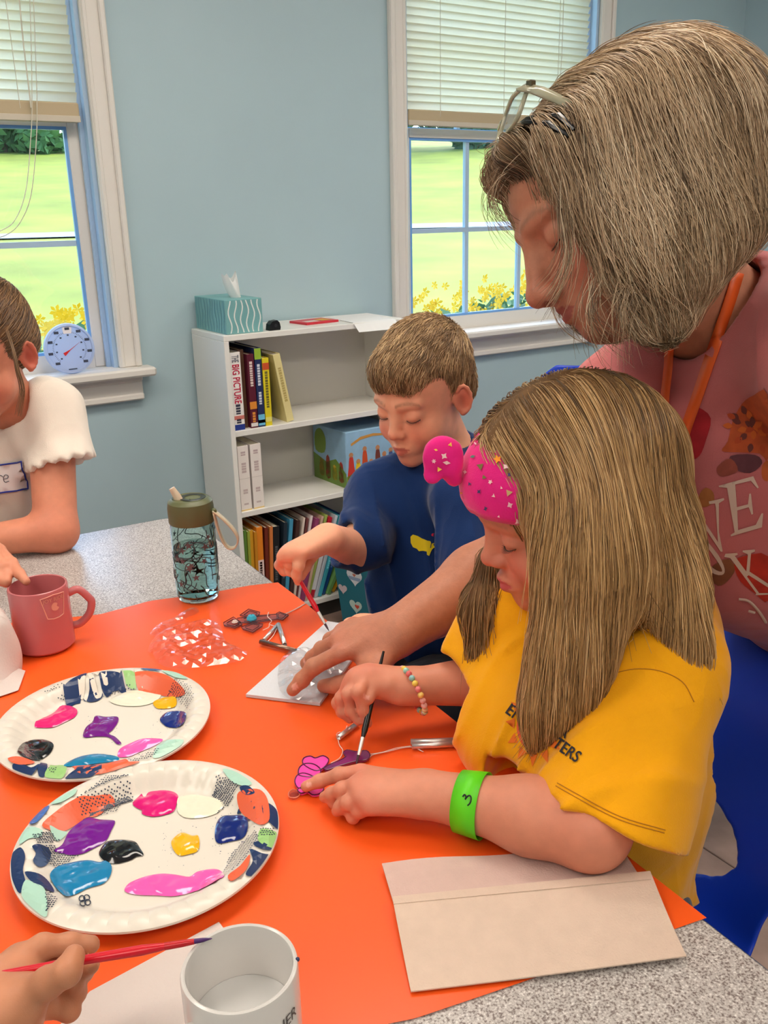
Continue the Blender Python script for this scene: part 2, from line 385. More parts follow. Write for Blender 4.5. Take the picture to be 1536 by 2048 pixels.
pull(bl2, [PY(1128, -20, YW - 0.012), PY(1124, 100, YW - 0.012), PY(1120, 165, YW - 0.012)])
# ---------------------------------------------------------------- outside
GRASS = mat('lawn_grass', (136, 142, 46), 0.9, var=(0.35, 0.25), bump=(3, 0.5))
def zt(r):
    return np.interp(r, [0, 6, 13, 30, 36, 72, 140], [-0.45, -0.42, -0.3, 0.78, 1.0, 6.0, 12.0])
b = MB(); NX, NY = 70, 60
ys_ = [YW + T + 0.01 + 105 * (j / NY) ** 2 for j in range(NY + 1)]
b.grid(lambda u, v: (-45 + 170 * u, YW + T + 0.01 + 105 * v * v, float(zt(math.hypot(-45 + 170 * u, YW + T + 105 * v * v)))), NX, NY)
tag(obj('lawn', b, GRASS, smooth=2), 'sunlit lawn rising beyond the windows', 'lawn', None, 'structure')
rd = MB(); ang = [math.radians(a) for a in range(25, 115, 3)]
vs = []; 
for a in ang:
    for r in (31.0, 34.0): vs.append((r * math.cos(a), r * math.sin(a), float(zt(r)) + 0.05))
rd.add(vs, [(2 * i, 2 * i + 1, 2 * i + 3, 2 * i + 2) for i in range(len(ang) - 1)])
tag(obj('driveway', rd, mat('asphalt', (150, 160, 176), 0.8)), 'grey driveway strip crossing the lawn outside', 'road', None, 'structure')
def leaves(n, cen, rad, size, seed, shell=0.55):
    r = np.random.default_rng(seed); d = r.normal(size=(n, 3)); d /= np.linalg.norm(d, axis=1)[:, None]
    p = np.array(cen) + d * (shell + (1 - shell) * r.random((n, 1))) * np.array(rad)
    a = r.normal(size=(n, 3)); a /= np.linalg.norm(a, axis=1)[:, None]; c = np.cross(a, d + 0.3 * r.normal(size=(n, 3))); c /= np.linalg.norm(c, axis=1)[:, None] + 1e-9
    s = size * (0.6 + 0.8 * r.random((n, 1)))
    V = np.stack([p - a * s, p + c * s * 0.5, p + a * s, p - c * s * 0.5], 1).reshape(-1, 3)
    return V, [(4 * i, 4 * i + 1, 4 * i + 2, 4 * i + 3) for i in range(n)]
LEAF = [mat('tree_leaf_%d' % k, c, 0.8, translucent=0.3) for k, c in enumerate([(74, 112, 70), (86, 126, 72), (66, 106, 76)])]
BARK = mat('bark', (96, 78, 62), 0.9)
trees = [(85, 70, 9, 'tree mass at the far left of the hedge line, seen in the left window'), (78, 72, 7, 'dense green tree seen through the left window, right of the cords'), (71, 74, 7.5, 'broad tree between the two window views'), (65, 72, 6, 'tall tree beyond the wall between the windows'), (57.5, 73, 6.5, 'round green tree seen above the lawn in the first column of panes'), (51.5, 71, 7, 'green tree seen in the middle column of the right window'), (46, 72, 10, 'leafy tree at the right end of the hedge line, behind the woman')]
for k, (az, r, w, lab) in enumerate(trees):
    a = math.radians(az); z0 = float(zt(r)); t = thing('tree', lab, 'tree', (r * math.cos(a), r * math.sin(a), z0), group='trees along the top of the lawn')
    m = MB(); rr = random.Random(k)
    for q in range(9):
        V, Fc = leaves(420, (rr.uniform(-w * .42, w * .42), rr.uniform(-1.2, 1.2), rr.uniform(0.6, 6.5)), (rr.uniform(1.6, 2.4), rr.uniform(1.3, 1.9), rr.uniform(1.3, 2.2)), 0.42, k * 20 + q); m.add(V, Fc)
    obj('foliage', m, LEAF[k % 3], t, recalc=False, kind='stuff'); obj('trunk', MB().tube([(0, 0, -0.3), (0.1, 0, 3), (0, 0.1, 6)], [0.3, 0.22, 0.12], 8), BARK, t)
SHL = mat('shrub_leaf', (70, 112, 74), 0.7, translucent=0.3); FLW = mat('yellow_petal', (226, 176, 20), 0.6, translucent=0.25); STM = mat('shrub_stem', (100, 120, 60), 0.8)
for k, (px, py, Y, w, lab) in enumerate([(150, 640, 4.4, 0.24, 'yellow flowering shrub right of the girl in white, outside the left window'), (55, 655, 5.4, 0.3, 'yellow flowering shrub behind the dial thermometer, outside'), (905, 606, 4.3, 0.3, 'low yellow flowering shrub in the first pane column of the right window'), (985, 575, 5.3, 0.3, 'yellow flowering shrub in the middle of the right window view'), (1075, 560, 4.4, 0.3, 'yellow flowering shrub seen just left of the woman\'s nose')]):
    p = PY(px, py, Y); zb = float(zt(math.hypot(p[0], p[1]))) - 0.02; h = p[2] - zb
    t = thing('flowering_shrub', lab, 'shrub', (p[0], p[1], zb), group='yellow flowering shrubs outside')
    V, Fc = leaves(1500, (0, 0, h * 0.48), (w * 1.15, 0.45, h * 0.5), 0.05, 300 + k, 0.45); obj('foliage', MB().add(V, Fc), SHL, t, recalc=False, kind='stuff')
    m = MB(); rr = random.Random(50 + k)
    for q in range(85):
        fx, fy, fz = rr.uniform(-w * 1.2, w * 1.2), rr.uniform(-0.4, 0.4), h * (0.62 + 0.42 * rr.random() ** 0.8) 
        for s in range(6):
            a0 = s * PI / 3 + rr.random() * .3; rad = 0.034; c = np.array((fx, fy, fz)); e = np.array((math.cos(a0), rr.uniform(-.5, .1), math.sin(a0))); f_ = np.array((-math.sin(a0), 0, math.cos(a0)))
            m.add([c, c + e * rad * .6 + f_ * .009, c + e * rad, c + e * rad * .6 - f_ * .009], [(0, 1, 2, 3)])
    obj('flowers', m, FLW, t, recalc=False, kind='stuff')
    m = MB()
    for q in range(12): m.tube([(rr.uniform(-w, w) * .4, rr.uniform(-.1, .1), -0.02), (rr.uniform(-w, w), rr.uniform(-.25, .25), h * .85)], [0.008, 0.004], 5)
    obj('stems', m, STM, t, kind='stuff')
# ================================================================= bookcase
WHT = mat('bookcase_white', (232, 230, 224), 0.3); BACKP = mat('bookcase_back', (222, 218, 208), 0.6)
BX0, BX1, BY0, BY1 = 1.048, 1.69, 2.44, 2.684; BT = 0.972
bk = thing('bookcase', 'low white three shelf bookcase standing under the wall between the windows', 'bookcase', (BX0, BY0, 0))
def bpart(name, a, c, m=WHT, ch=0.0015):
    o_ = Vector((BX0, BY0, 0)); return obj(name, MB().box(Vector(a) - o_, Vector(c) - o_, ch=ch), m, bk)
bpart('side_panel', (BX0, BY0, 0), (BX0 + 0.016, BY1, BT - 0.017)); bpart('side_panel', (BX1 - 0.016, BY0, 0), (BX1, BY1, BT - 0.017))
bpart('top_panel', (BX0, BY0, BT - 0.017), (BX1, BY1, BT))
for z in (0.672, 0.417, 0.062): bpart('shelf_board', (BX0 + 0.016, BY0 + 0.004, z - 0.002), (BX1 - 0.016, BY1 - 0.006, z + 0.016))
bpart('back_panel', (BX0 + 0.016, BY1 - 0.006, 0.06), (BX1 - 0.016, BY1 - 0.001, BT - 0.017), BACKP, 0)
bpart('kick_board', (BX0 + 0.016, BY0 + 0.03, 0), (BX1 - 0.016, BY0 + 0.045, 0.06), mat('kick_dark', (60, 54, 50), 0.7), 0)
S1, S2, S3 = 0.688, 0.433, 0.078
PAGES = mat('book_pages', (232, 224, 200), 0.8, bump=(400, 0.2, (1, 1, 30)))
def book(x0, w, z0, h, dep, lean, col, label, y0=None, ink=None, group=None, rough=0.45, turn=0.0):
    """a book standing spine out; x0 = lower left corner of the spine; lean is the tilt to the right"""
    y0 = BY0 + 0.014 if y0 is None else y0
    t = thing('book', label, 'book', (x0, y0, z0 + max(0.0, w * math.sin(lean))), turn, group); t.rotation_euler = (0, lean, turn); c = mat('cover_%d_%d_%d' % col, col, rough)
    th = 0.0022 if w > 0.012 else 0.0012
    cv = MB().box((0, 0, 0), (th, dep, h)).box((w - th, 0, 0), (w, dep, h)).box((0, -0.0008, 0), (w, th, h), ch=0.0007)
    obj('cover', cv, c, t); obj('pages', MB().box((th, th, 0.003), (w - th, dep - 0.004, h - 0.003)), PAGES, t)
    if ink:
        for kind, *a in ink:
            if kind == 'band':
                za, zb, cc = a; obj('spine_band', MB().box((0.0004, -0.0014, za * h), (w - 0.0004, -0.0006, zb * h)), mat('ink_%d_%d_%d' % cc, cc, 0.5), t)
            elif kind == 'text':
                s, zc, ln, cc = a; me = text_mesh(s, w * 0.86, 0.0002, offset=0.0004)
                xs_ = [v.co.x for v in me.vertices]; k = ln * h / (max(xs_) - min(xs_))
                me.transform(Matrix.Translation((w / 2, -0.0016, zc * h)) @ Matrix.Rotation(PI / 2, 4, 'Y') @ Matrix.Rotation(PI / 2, 4, 'X') @ Matrix.Diagonal((k, 1, 1, 1)))
                obj('spine_lettering', me, mat('ink_%d_%d_%d' % cc, cc, 0.5), t)
            elif kind == 'line':
                zc, ln, n_, cc = a; m = MB(); rr = random.Random(int(zc * 999))
                z_ = zc * h - ln * h / 2
                while z_ < zc * h + ln * h / 2:
                    q = rr.uniform(0.004, 0.008); m.box((w * 0.3, -0.0014, z_), (w * 0.7, -0.0007, z_ + q)); z_ += q + 0.002
                obj('spine_print', m, mat('ink_%d_%d_%d' % cc, cc, 0.5), t)
    return t
def px2x(px, py, Y=None): return float(PY(px, py, Y or (BY0 + 0.014))[0])
x = px2x(459, 690) + 0.001
RED = (196, 30, 70); DK = (60, 60, 80)
book(1.0655, 0.036, S1, 0.232, 0.2, 0.0, (238, 234, 230), 'thick white storybook with red BIG PICTURE lettering on its spine', ink=[('text', 'BIG PICTURE', 0.60, 0.50, RED), ('text', 'THE', 0.92, 0.09, (120, 120, 130)), ('line', 0.26, 0.10, 1, DK), ('band', 0.14, 0.19, (205, 120, 110)), ('band', 0.0, 0.075, (36, 58, 140)), ('line', 0.11, 0.04, 1, DK)], group='books on the top shelf')
book(1.103, 0.017, S1, 0.236, 0.19, 0.0, (92, 62, 44), 'narrow brown book beside the BIG PICTURE storybook', y0=BY0 + 0.03, group='books on the top shelf')
book(1.122, 0.023, S1, 0.222, 0.18, 0.0, (92, 24, 44), 'maroon book with pale title and orange emblem on its spine', ink=[('line', 0.74, 0.34, 1, (226, 206, 200)), ('band', 0.26, 0.36, (222, 140, 50)), ('line', 0.14, 0.12, 1, (230, 150, 60)), ('band', 0.02, 0.07, (228, 220, 214))], group='books on the top shelf')
book(1.147, 0.022, S1, 0.238, 0.18, 0.0, (34, 46, 92), 'dark blue book with lime green top on the top shelf', ink=[('band', 0.86, 0.995, (150, 186, 54)), ('line', 0.66, 0.26, 1, (214, 218, 230)), ('line', 0.36, 0.14, 1, (214, 218, 230)), ('band', 0.02, 0.16, (110, 190, 226)), ('band', 0.05, 0.09, (236, 240, 240))], group='books on the top shelf')
book(1.171, 0.022, S1, 0.206, 0.17, 0.0, (224, 206, 34), 'yellow paperback with small red and dark spine print', ink=[('band', 0.83, 0.93, (206, 84, 40)), ('line', 0.52, 0.5, 1, (110, 104, 40)), ('band', 0.06, 0.13, (236, 226, 120))], group='books on the top shelf')
book(1.208, 0.009, S1, 0.222, 0.17, -0.10, (38, 40, 40), 'thin black book leaning behind the cream one', y0=BY0 + 0.06, group='books on the top shelf')
book(1.247, 0.024, S1, 0.214, 0.17, -0.17, (226, 212, 150), 'cream book leaning left at the end of the top shelf row', y0=BY0 + 0.02, ink=[('line', 0.55, 0.5, 1, (186, 166, 100))], group='books on the top shelf')
for k, (xx, lab) in enumerate([(1.070, 'white slim set volume next to the bookcase side'), (1.112, 'white slim set volume standing free on the middle shelf')]):
    book(xx, 0.036, S2, 0.205, 0.17, 0.0, (236, 228, 222), lab, ink=[('line', 0.88, 0.05, 1, (190, 170, 170)), ('line', 0.66, 0.14, 1, (196, 178, 176)), ('band', 0.50, 0.505, (200, 188, 184)), ('line', 0.3, 0.07, 1, (196, 178, 176)), ('line', 0.1, 0.02, 1, (196, 178, 176)), ('band', 0.0, 0.02, (226, 196, 130))], group='white set volumes on the middle shelf')
# illustrated box on the middle shelf
pa, pb, pc = PY(641, 945, 2.6), PY(688, 968, 2.47), PY(762, 940, 2.49)
th_ = math.atan2(pc[1] - pb[1], pc[0] - pb[0])
bx = thing('storybook_box', 'illustrated storybook box with robed figures under a blue sky', 'box', (1.455, 2.462, S2), 0.05)
wb, db, hb = 0.20, 0.2, 0.19
obj('carton', MB().box((0, 0, 0), (wb, db, hb), ch=0.002), mat('box_sky', (150, 190, 220), 0.35, var=(14, 0.12)), bx)
def card(name, poly, col, face):
    V2, fs, _ = fill_poly(poly, 0.02)
    vs = [((u, -0.0008, v) if face == 'f' else (-0.0008, u, v)) for u, v in V2]
    obj(name, MB().add(vs, fs), mat('print_%d_%d_%d' % col, col, 0.4), bx, recalc=False)
card('printed_ground', [(0, 0), (wb, 0), (wb, .05), (.15, .06), (.1, .04), (.05, .055), (0, .04)], (126, 158, 60), 'f')
card('printed_ground', [(0, 0), (db, 0), (db, .09), (.12, .07), (.06, .09), (0, .05)], (104, 136, 52), 's')
card('printed_title', [(.02, .15), (.06, .168), (.11, .172), (.16, .165), (.16, .158), (.11, .163), (.06, .158), (.022, .142)], (206, 150, 70), 'f')
fig = [(.02, (206, 60, 50), .13), (.048, (238, 200, 40), .10), (.075, (206, 80, 40), .145), (.10, (240, 200, 50), .09), (.128, (120, 60, 50), .14), (.155, (226, 120, 40), .11), (.182, (70, 90, 150), .12)]
for fx, cc, hh in fig:
    card('printed_figure', smooth_poly([(fx - .016, .02), (fx - .011, hh * .55), (fx - .007, hh * .8), (fx + .007, hh * .8), (fx + .011, hh * .55), (fx + .016, .02)], 2), cc, 'f')
    card('printed_head', [(fx + .009 * math.cos(a * PI / 4), hh * .86 + .009 * math.sin(a * PI / 4)) for a in range(8)], (196, 140, 100), 'f')
for fx, cc, hh in [(.03, (170, 50, 40), .1), (.07, (226, 196, 60), .08), (.11, (150, 60, 50), .11), (.15, (200, 160, 70), .09)]:
    card('printed_figure', smooth_poly([(fx - .016, .02), (fx - .009, hh * .8), (fx + .009, hh * .8), (fx + .016, .02)], 2), cc, 's')
card('printed_tree', smooth_poly([(.13, .1), (.12, .15), (.15, .18), (.185, .16), (.185, .1)], 3), (120, 150, 60), 's')
# bottom shelf row: each thin book on its own
row = [(0.010, (92, 130, 50), 0.29, 0.02, 'thin green picture book first on the bottom shelf'), (0.009, (150, 160, 60), 0.285, 0.02, 'thin olive picture book second on the bottom shelf'), (0.012, (214, 160, 40), 0.285, 0.02, 'mustard yellow picture book on the bottom shelf'), (0.009, (196, 130, 30), 0.28, 0.02, 'narrow ochre picture book on the bottom shelf'), (0.021, (226, 132, 30), 0.29, 0.02, 'orange book with a white spine label on the bottom shelf'), (0.012, (110, 40, 24), 0.285, 0.04, 'dark rust book beside the orange one'), (0.011, (206, 120, 60), 0.285, 0.05, 'tan orange book on the bottom shelf'), (0.022, (24, 26, 30), 0.28, 0.06, 'black book in the bottom shelf row'), (0.013, (30, 44, 56), 0.29, 0.10, 'very dark blue book leaning on the bottom shelf'), (0.014, (70, 150, 186), 0.295, 0.13, 'sky blue picture book leaning on the bottom shelf'), (0.013, (70, 44, 40), 0.29, 0.16, 'dark brown book leaning on the bottom shelf'), (0.008, (220, 204, 190), 0.295, 0.19, 'cream edged thin book leaning on the bottom shelf'), (0.009, (112, 60, 60), 0.29, 0.21, 'wine brown thin book leaning on the bottom shelf'), (0.010, (230, 216, 214), 0.295, 0.23, 'pale pink thin book leaning on the bottom shelf'), (0.014, (150, 66, 110), 0.285, 0.25, 'purple pink book leaning on the bottom shelf'), (0.009, (206, 170, 150), 0.29, 0.27, 'beige thin book leaning on the bottom shelf'), (0.010, (160, 176, 90), 0.292, 0.29, 'pale green thin book leaning on the bottom shelf'), (0.016, (190, 30, 50), 0.28, 0.31, 'red book leaning on the bottom shelf'), (0.010, (190, 200, 210), 0.285, 0.33, 'pale grey thin book leaning on the bottom shelf'), (0.013, (70, 170, 190), 0.28, 0.35, 'turquoise book leaning on the bottom shelf'), (0.015, (30, 80, 150), 0.275, 0.38, 'royal blue book leaning on the bottom shelf'), (0.012, (110, 160, 90), 0.25, 0.50, 'leaf green book slumped low on the bottom shelf'), (0.014, (236, 168, 30), 0.24, 0.62, 'golden yellow book slumped low on the bottom shelf'), (0.014, (40, 44, 100), 0.24, 0.68, 'indigo book slumped low on the bottom shelf'), (0.012, (60, 140, 150), 0.24, 0.74, 'teal book slumped low on the bottom shelf'), (0.010, (226, 230, 230), 0.235, 0.80, 'white edged book slumped at the end of the bottom shelf')]
x = BX0 + 0.018
for w, c, h, ln, lab in row:
    ink = None
    if c == (226, 132, 30): ink = [('band', 0.12, 0.62, (232, 206, 200)), ('line', 0.4, 0.4, 1, (196, 80, 60))]
    elif c == (190, 30, 50): ink = [('band', 0.1, 0.6, (214, 216, 220))]
    elif w > 0.012: ink = [('line', 0.55, 0.4, 1, tuple(min(255, v + 60) for v in c))]
    a = ln
    book(x, w, S3 + 0.0005, h, 0.2, a, c, lab, y0=BY0 + 0.012 + random.uniform(0, 0.012), ink=ink, group='thin picture books on the bottom shelf')
    x += w / math.cos(ln) + 0.0012 + (0.006 if ln > 0.45 else 0.0)
# things on top of the bookcase
tb = thing('tissue_box', 'teal tissue box with wavy white stripes and a tissue pulled out', 'tissue box', (1.066, 2.455, BT))
obj('carton', MB().box((0, 0, 0), (0.117, 0.226, 0.098), ch=0.0015), mat('tissue_teal', (118, 172, 174), 0.5, var=(20, 0.06)), tb)
WV = mat('tissue_wave', (222, 230, 226), 0.5)
for k in range(6):
    x0 = 0.013 + k * 0.0185; pts = [(x0 + 0.0045 * math.sin(i * 0.75 + k * 0.9), -0.0006, 0.003 + i * 0.0092) for i in range(11)]
    m = MB(); m.add([(p[0] - 0.002, p[1], p[2]) for p in pts] + [(p[0] + 0.002, p[1], p[2]) for p in pts], [(i, 11 + i, 12 + i, 1 + i) for i in range(10)]); obj('wave_stripe', m, WV, tb, recalc=False)
for k in range(11):
    y0 = 0.012 + k * 0.02; pts = [(-0.0006, y0 + 0.004 * math.sin(i * 0.75 + k * 0.9), 0.003 + i * 0.0092) for i in range(11)]
    m = MB(); m.add([(p[0], p[1] - 0.0018, p[2]) for p in pts] + [(p[0], p[1] + 0.0018, p[2]) for p in pts], [(i, 11 + i, 12 + i, 1 + i) for i in range(10)]); obj('wave_stripe', m, mat('tissue_wave_side', (96, 150, 166), 0.5), tb, recalc=False)
def tis(u, v):
    a = 2 * PI * u; w = 0.014 + 0.016 * v * (1 + 0.5 * math.sin(3 * a)) * (1 - 0.55 * v)
    return (0.07 - 0.016 * v + w * math.cos(a), 0.075 + 1.5 * w * math.sin(a) * (1 - .5 * v), 0.096 + 0.062 * v * (1 + 0.16 * math.sin(2 * a + 1)) + 0.006 * math.sin(5 * a) * v)
obj('tissue', MB().grid(tis, 36, 10), mat('tissue_white', (240, 240, 238), 0.8, translucent=0.2), tb, 2)
sh = thing('pencil_sharpener', 'small black pencil sharpener on the bookcase beside the tissue box', 'sharpener', (1.222, 2.47, BT))
pr = [(-.018, 0), (.018, 0), (.02, .008), (.017, .022), (.01, .029), (-.006, .027), (-.015, .018)]
obj('body', MB().prism(pr, 0.026, Matrix.Translation((0, 0.013, 0)) @ Matrix.Rotation(PI / 2, 4, 'X')), mat('black_plastic', (22, 22, 24), 0.35), sh)
obj('blade_slot', MB().tube([(0.004, -0.0135, 0.014), (0.004, -0.010, 0.014)], 0.005, 10), mat('slot_dark', (50, 50, 54), 0.3), sh)
rb = thing('red_booklet', 'small red booklet with white and yellow print lying on the bookcase', 'booklet', (1.41, 2.555, BT), 0.12)
obj('cover', MB().box((-0.06, -0.045, 0.0), (0.065, 0.05, 0.007), ch=0.001), mat('booklet_red', (204, 44, 60), 0.4), rb)
obj('printed_panel', MB().box((-0.046, -0.03, 0.0071), (0.0, 0.0, 0.0076)), mat('booklet_white', (226, 214, 206), 0.5), rb)
obj('printed_panel', MB().box((0.01, -0.03, 0.0077), (0.045, 0.016, 0.0082)), mat('booklet_yellow', (222, 172, 60), 0.5), rb)
PAPER = mat('white_paper', (232, 232, 232), 0.75, var=(30, 0.02))
def sheet(name, label, cat, corners, z, t=0.0009, m=PAPER, curl=None, parent=None, n=10, grp=None):
    c = [np.array(p, float) for p in corners]
    def fn(u, v):
        p = c[0] * (1 - u) * (1 - v) + c[1] * u * (1 - v) + c[2] * u * v + c[3] * (1 - u) * v; return p
    m_ = MB(); zz = lambda u, v: z + (curl(u, v) if curl else 0)
    m_.grid(lambda u, v: (*fn(u, v)[:2], zz(u, v) + t), n, n); k = len(m_.v); m_.grid(lambda u, v: (*fn(u, v)[:2], zz(u, v)), n, n)
    R_ = n + 1; rim = [i for i in range(n)] ; fs = []
    for i in range(n):
        fs += [(i, i + 1, k + i + 1, k + i), (n * R_ + i, n * R_ + i + 1, k + n * R_ + i + 1, k + n * R_ + i), (i * R_, (i + 1) * R_, k + (i + 1) * R_, k + i * R_), (i * R_ + n, (i + 1) * R_ + n, k + (i + 1) * R_ + n, k + i * R_ + n)]
    m_.add([], []); m_.f += fs
    o = obj(name, m_, m, parent, True)
    if label: tag(o, label, cat, grp)
    return o
sheet('paper_sheet', 'white printed sheet lying flat on the bookcase top behind the other', 'paper', [(1.50, 2.555), (1.68, 2.545), (1.685, 2.67), (1.52, 2.68)], BT + .0002)
sheet('paper_sheet', 'white sheet drooping over the front edge of the bookcase top', 'paper', [(1.485, 2.405), (1.64, 2.40), (1.65, 2.54), (1.50, 2.55)], BT + 0.0012, curl=lambda u, v: -0.09 * max(0, 0.28 - v) if v < 0.28 else 0.0)
# bin with hearts
bn = thing('waste_bin', 'teal waste bin with white heart prints beside the bookcase', 'bin', (1.43, 2.30, 0), math.radians(18))
m = MB(); a, c_ = 0.062, 0.085; hh = 0.315
m.add([(-a, -a, 0), (a, -a, 0), (a, a, 0), (-a, a, 0), (-c_, -c_, hh), (c_, -c_, hh), (c_, c_, hh), (-c_, c_, hh), (-c_ + .004, -c_ + .004, hh), (c_ - .004, -c_ + .004, hh), (c_ - .004, c_ - .004, hh), (-c_ + .004, c_ - .004, hh), (-a + .004, -a + .004, .004), (a - .004, -a + .004, .004), (a - .004, a - .004, .004), (-a + .004, a - .004, .004)],
      [(0, 3, 2, 1), (0, 1, 5, 4), (1, 2, 6, 5), (2, 3, 7, 6), (3, 0, 4, 7), (4, 5, 9, 8), (5, 6, 10, 9), (6, 7, 11, 10), (7, 4, 8, 11), (8, 9, 13, 12), (9, 10, 14, 13), (10, 11, 15, 14), (11, 8, 12, 15), (12, 13, 14, 15)])
obj('body', m, mat('bin_teal', (30, 110, 128), 0.5), bn)
obj('rim', MB().box((-c_ - .002, -c_ - .002, hh - .018), (c_ + .002, -c_ + .001, hh + .002)).box((-c_ - .002, c_ - .001, hh - .018), (c_ + .002, c_ + .002, hh + .002)).box((-c_ - .002, -c_, hh - .018), (-c_ + .001, c_, hh + .002)).box((c_ - .001, -c_, hh - .018), (c_ + .002, c_, hh + .002)), mat('bin_rim', (226, 224, 216), 0.5), bn)
def heart(s, n=24): return [(s * 16 * math.sin(t) ** 3 / 17, s * (13 * math.cos(t) - 5 * math.cos(2 * t) - 2 * math.cos(3 * t) - math.cos(4 * t)) / 17) for t in [2 * PI * i / n for i in range(n)]]
def onbin(poly, x0, z0, col, off=0.0009, nm='printed_heart'):
    for face in (0, 1):
        V2, fs, _ = fill_poly(poly, 0.02); vs = []
        for u, v in V2:
            z = z0 + v; k = a + (c_ - a) * z / hh + off; p = (x0 + u, -k, z)
            vs.append(p if face == 0 else (-k, -(x0 + u), z))
        obj(nm, MB().add(vs, fs), mat('binprint_%d_%d_%d' % col, col, 0.5), bn, recalc=False)
onbin(heart(.034), 0.005, 0.205, (214, 220, 226)); onbin([(-.026, .0), (.026, .0), (.022, -.012), (-.022, -.012)], 0.005, 0.205, (140, 160, 190), 0.0014, 'printed_band'); onbin(heart(.007), 0.005, .212, (190, 110, 90), 0.0018)
onbin(heart(.028), 0.0, 0.10, (190, 214, 206)); onbin(heart(.010), 0.006, .1, (206, 80, 60), 0.0015); onbin(heart(.02), -0.05, 0.15, (206, 190, 196)); onbin(heart(.008), 0.0, 0.03, (220, 220, 210))
# dial thermometer on the left window sill
tp = PY(140, 697, 2.672)
th = thing('dial_thermometer', 'round white dial thermometer with red needle leaning on the left window sill', 'thermometer', (tp[0], 2.672, 0.8752)); th.rotation_euler = (-0.12, 0, 0)
R0 = 0.070; m = MB().lathe([(0.001, -0.006), (R0, -0.006), (R0 + .002, 0), (R0, 0.009), (R0 - .006, 0.011), (R0 - .008, 0.006), (0.001, 0.006)], 48)
me = m.mesh('case'); me.transform(Matrix.Translation((0, 0, R0 + .002)) @ Matrix.Rotation(PI / 2, 4, 'X')); fix(me)
obj('case', me, mat('thermo_case', (206, 218, 240), 0.35, translucent=0.45), th, True)
tk = mat('thermo_ink', (60, 66, 84), 0.5)
m2 = MB(); m3 = MB()
for k in range(9):
    m = MB()
    a0 = math.radians(225 - k * 33.75)
    for rr_, sx, sz, mm in ((0.056, .0065, .0036, m), (0.038, .0025, .002, m2)):
        cx, cz = rr_ * math.cos(a0), R0 + .002 + rr_ * math.sin(a0); mm.box((cx - sx, -.0075, cz - sz), (cx + sx, -.0066, cz + sz))
    obj('scale_number', m, tk, th)
for k in range(49):
    a0 = math.radians(225 - k * 270 / 48); e = np.array((math.cos(a0), 0, math.sin(a0))); f_ = np.array((-math.sin(a0), 0, math.cos(a0))); c0 = np.array((0, -.007, R0 + .002))
    m3.add([c0 + e * .044 + f_ * .0005, c0 + e * .048 + f_ * .0005, c0 + e * .048 - f_ * .0005, c0 + e * .044 - f_ * .0005], [(0, 1, 2, 3)])
obj('inner_scale', m2, tk, th, kind='stuff'); obj('tick_marks', m3, tk, th, recalc=False, kind='stuff')
a0 = math.radians(33); e = np.array((math.cos(a0), 0, math.sin(a0))); f_ = np.array((-math.sin(a0), 0, math.cos(a0))); c0 = np.array((0, -.009, R0 - 0.002))
obj('needle', MB().add([c0 - e * .022 + f_ * .005, c0 - e * .022 - f_ * .005, c0 + f_ * -.001, c0 + e * .042, c0 + f_ * .001], [(0, 1, 2, 3, 4)]), mat('needle_red', (206, 40, 36), 0.4), th, recalc=False)
obj('top_patch', MB().add([(-.014, -.0072, 2 * R0 - .004), (.014, -.0072, 2 * R0 - .004), (.011, -.0072, 2 * R0 - .026), (-.011, -.0072, 2 * R0 - .026)], [(0, 1, 2, 3)]), mat('thermo_patch', (238, 232, 236), 0.5), th, recalc=False)
obj('maker_line', MB().box((-.012, -.0074, .012), (.012, -.0068, .015)), tk, th)
# ================================================================= table
TR = math.radians(-2.5)
tbl = thing('table', 'speckled grey laminate table with dark blue edge band', 'table', (0.21, 0.75, 0), TR)
def rrect(x0, y0, x1, y1, r, n=6):
    out = []
    for cx, cy, a0 in ((x1 - r, y1 - r, 0), (x0 + r, y1 - r, 90), (x0 + r, y0 + r, 180), (x1 - r, y0 + r, 270)):
        out += [(cx + r * math.cos(math.radians(a0 + 90 * k / n)), cy + r * math.sin(math.radians(a0 + 90 * k / n))) for k in range(n + 1)]
    return out
tx0, tx1, ty0, ty1 = -0.45, 0.362, -1.0, 0.955
LAM = mat('laminate_grey', (178, 172, 170), 0.3, spec=0.6)
n_ = LAM.node_tree.nodes; l_ = LAM.node_tree.links; pb_ = n_['Principled BSDF']
tc = n_.new('ShaderNodeTexCoord'); nz = n_.new('ShaderNodeTexNoise'); nz.inputs['Scale'].default_value = 520; nz.inputs['Detail'].default_value = 2
cr = n_.new('ShaderNodeValToRGB'); l_.new(tc.outputs['Object'], nz.inputs[0]); l_.new(nz.outputs[0], cr.inputs[0])
els = cr.color_ramp.elements; els[0].position = 0.36; els[0].color = lin((118, 106, 102)) + (1,); els[1].position = 0.47; els[1].color = lin((178, 172, 168)) + (1,)
e_ = els.new(0.62); e_.color = lin((196, 190, 186)) + (1,); e_ = els.new(0.68); e_.color = lin((226, 222, 218)) + (1,)
l_.new(cr.outputs[0], pb_.inputs['Base Color'])
obj('tabletop', MB().prism(rrect(tx0 + .002, ty0 + .002, tx1 - .002, ty1 - .002, 0.058), 0.028, Matrix.Translation((0, 0, TH - 0.028))), LAM, tbl)
o_ = rrect(tx0, ty0, tx1, ty1, 0.06); i_ = rrect(tx0 + .0025, ty0 + .0025, tx1 - .0025, ty1 - .0025, 0.058); N_ = len(o_); m = MB()
m.add([(x, y, TH - .029) for x, y in o_] + [(x, y, TH - .0015) for x, y in o_] + [(x, y, TH + .0002) for x, y in i_] + [(x, y, TH - .029) for x, y in i_], [(k * N_ + i, k * N_ + (i + 1) % N_, (k + 1) % 4 * N_ + (i + 1) % N_, (k + 1) % 4 * N_ + i) for k in range(4) for i in range(N_)])
obj('edge_band', m, mat('edge_navy', (30, 50, 84), 0.35), tbl)
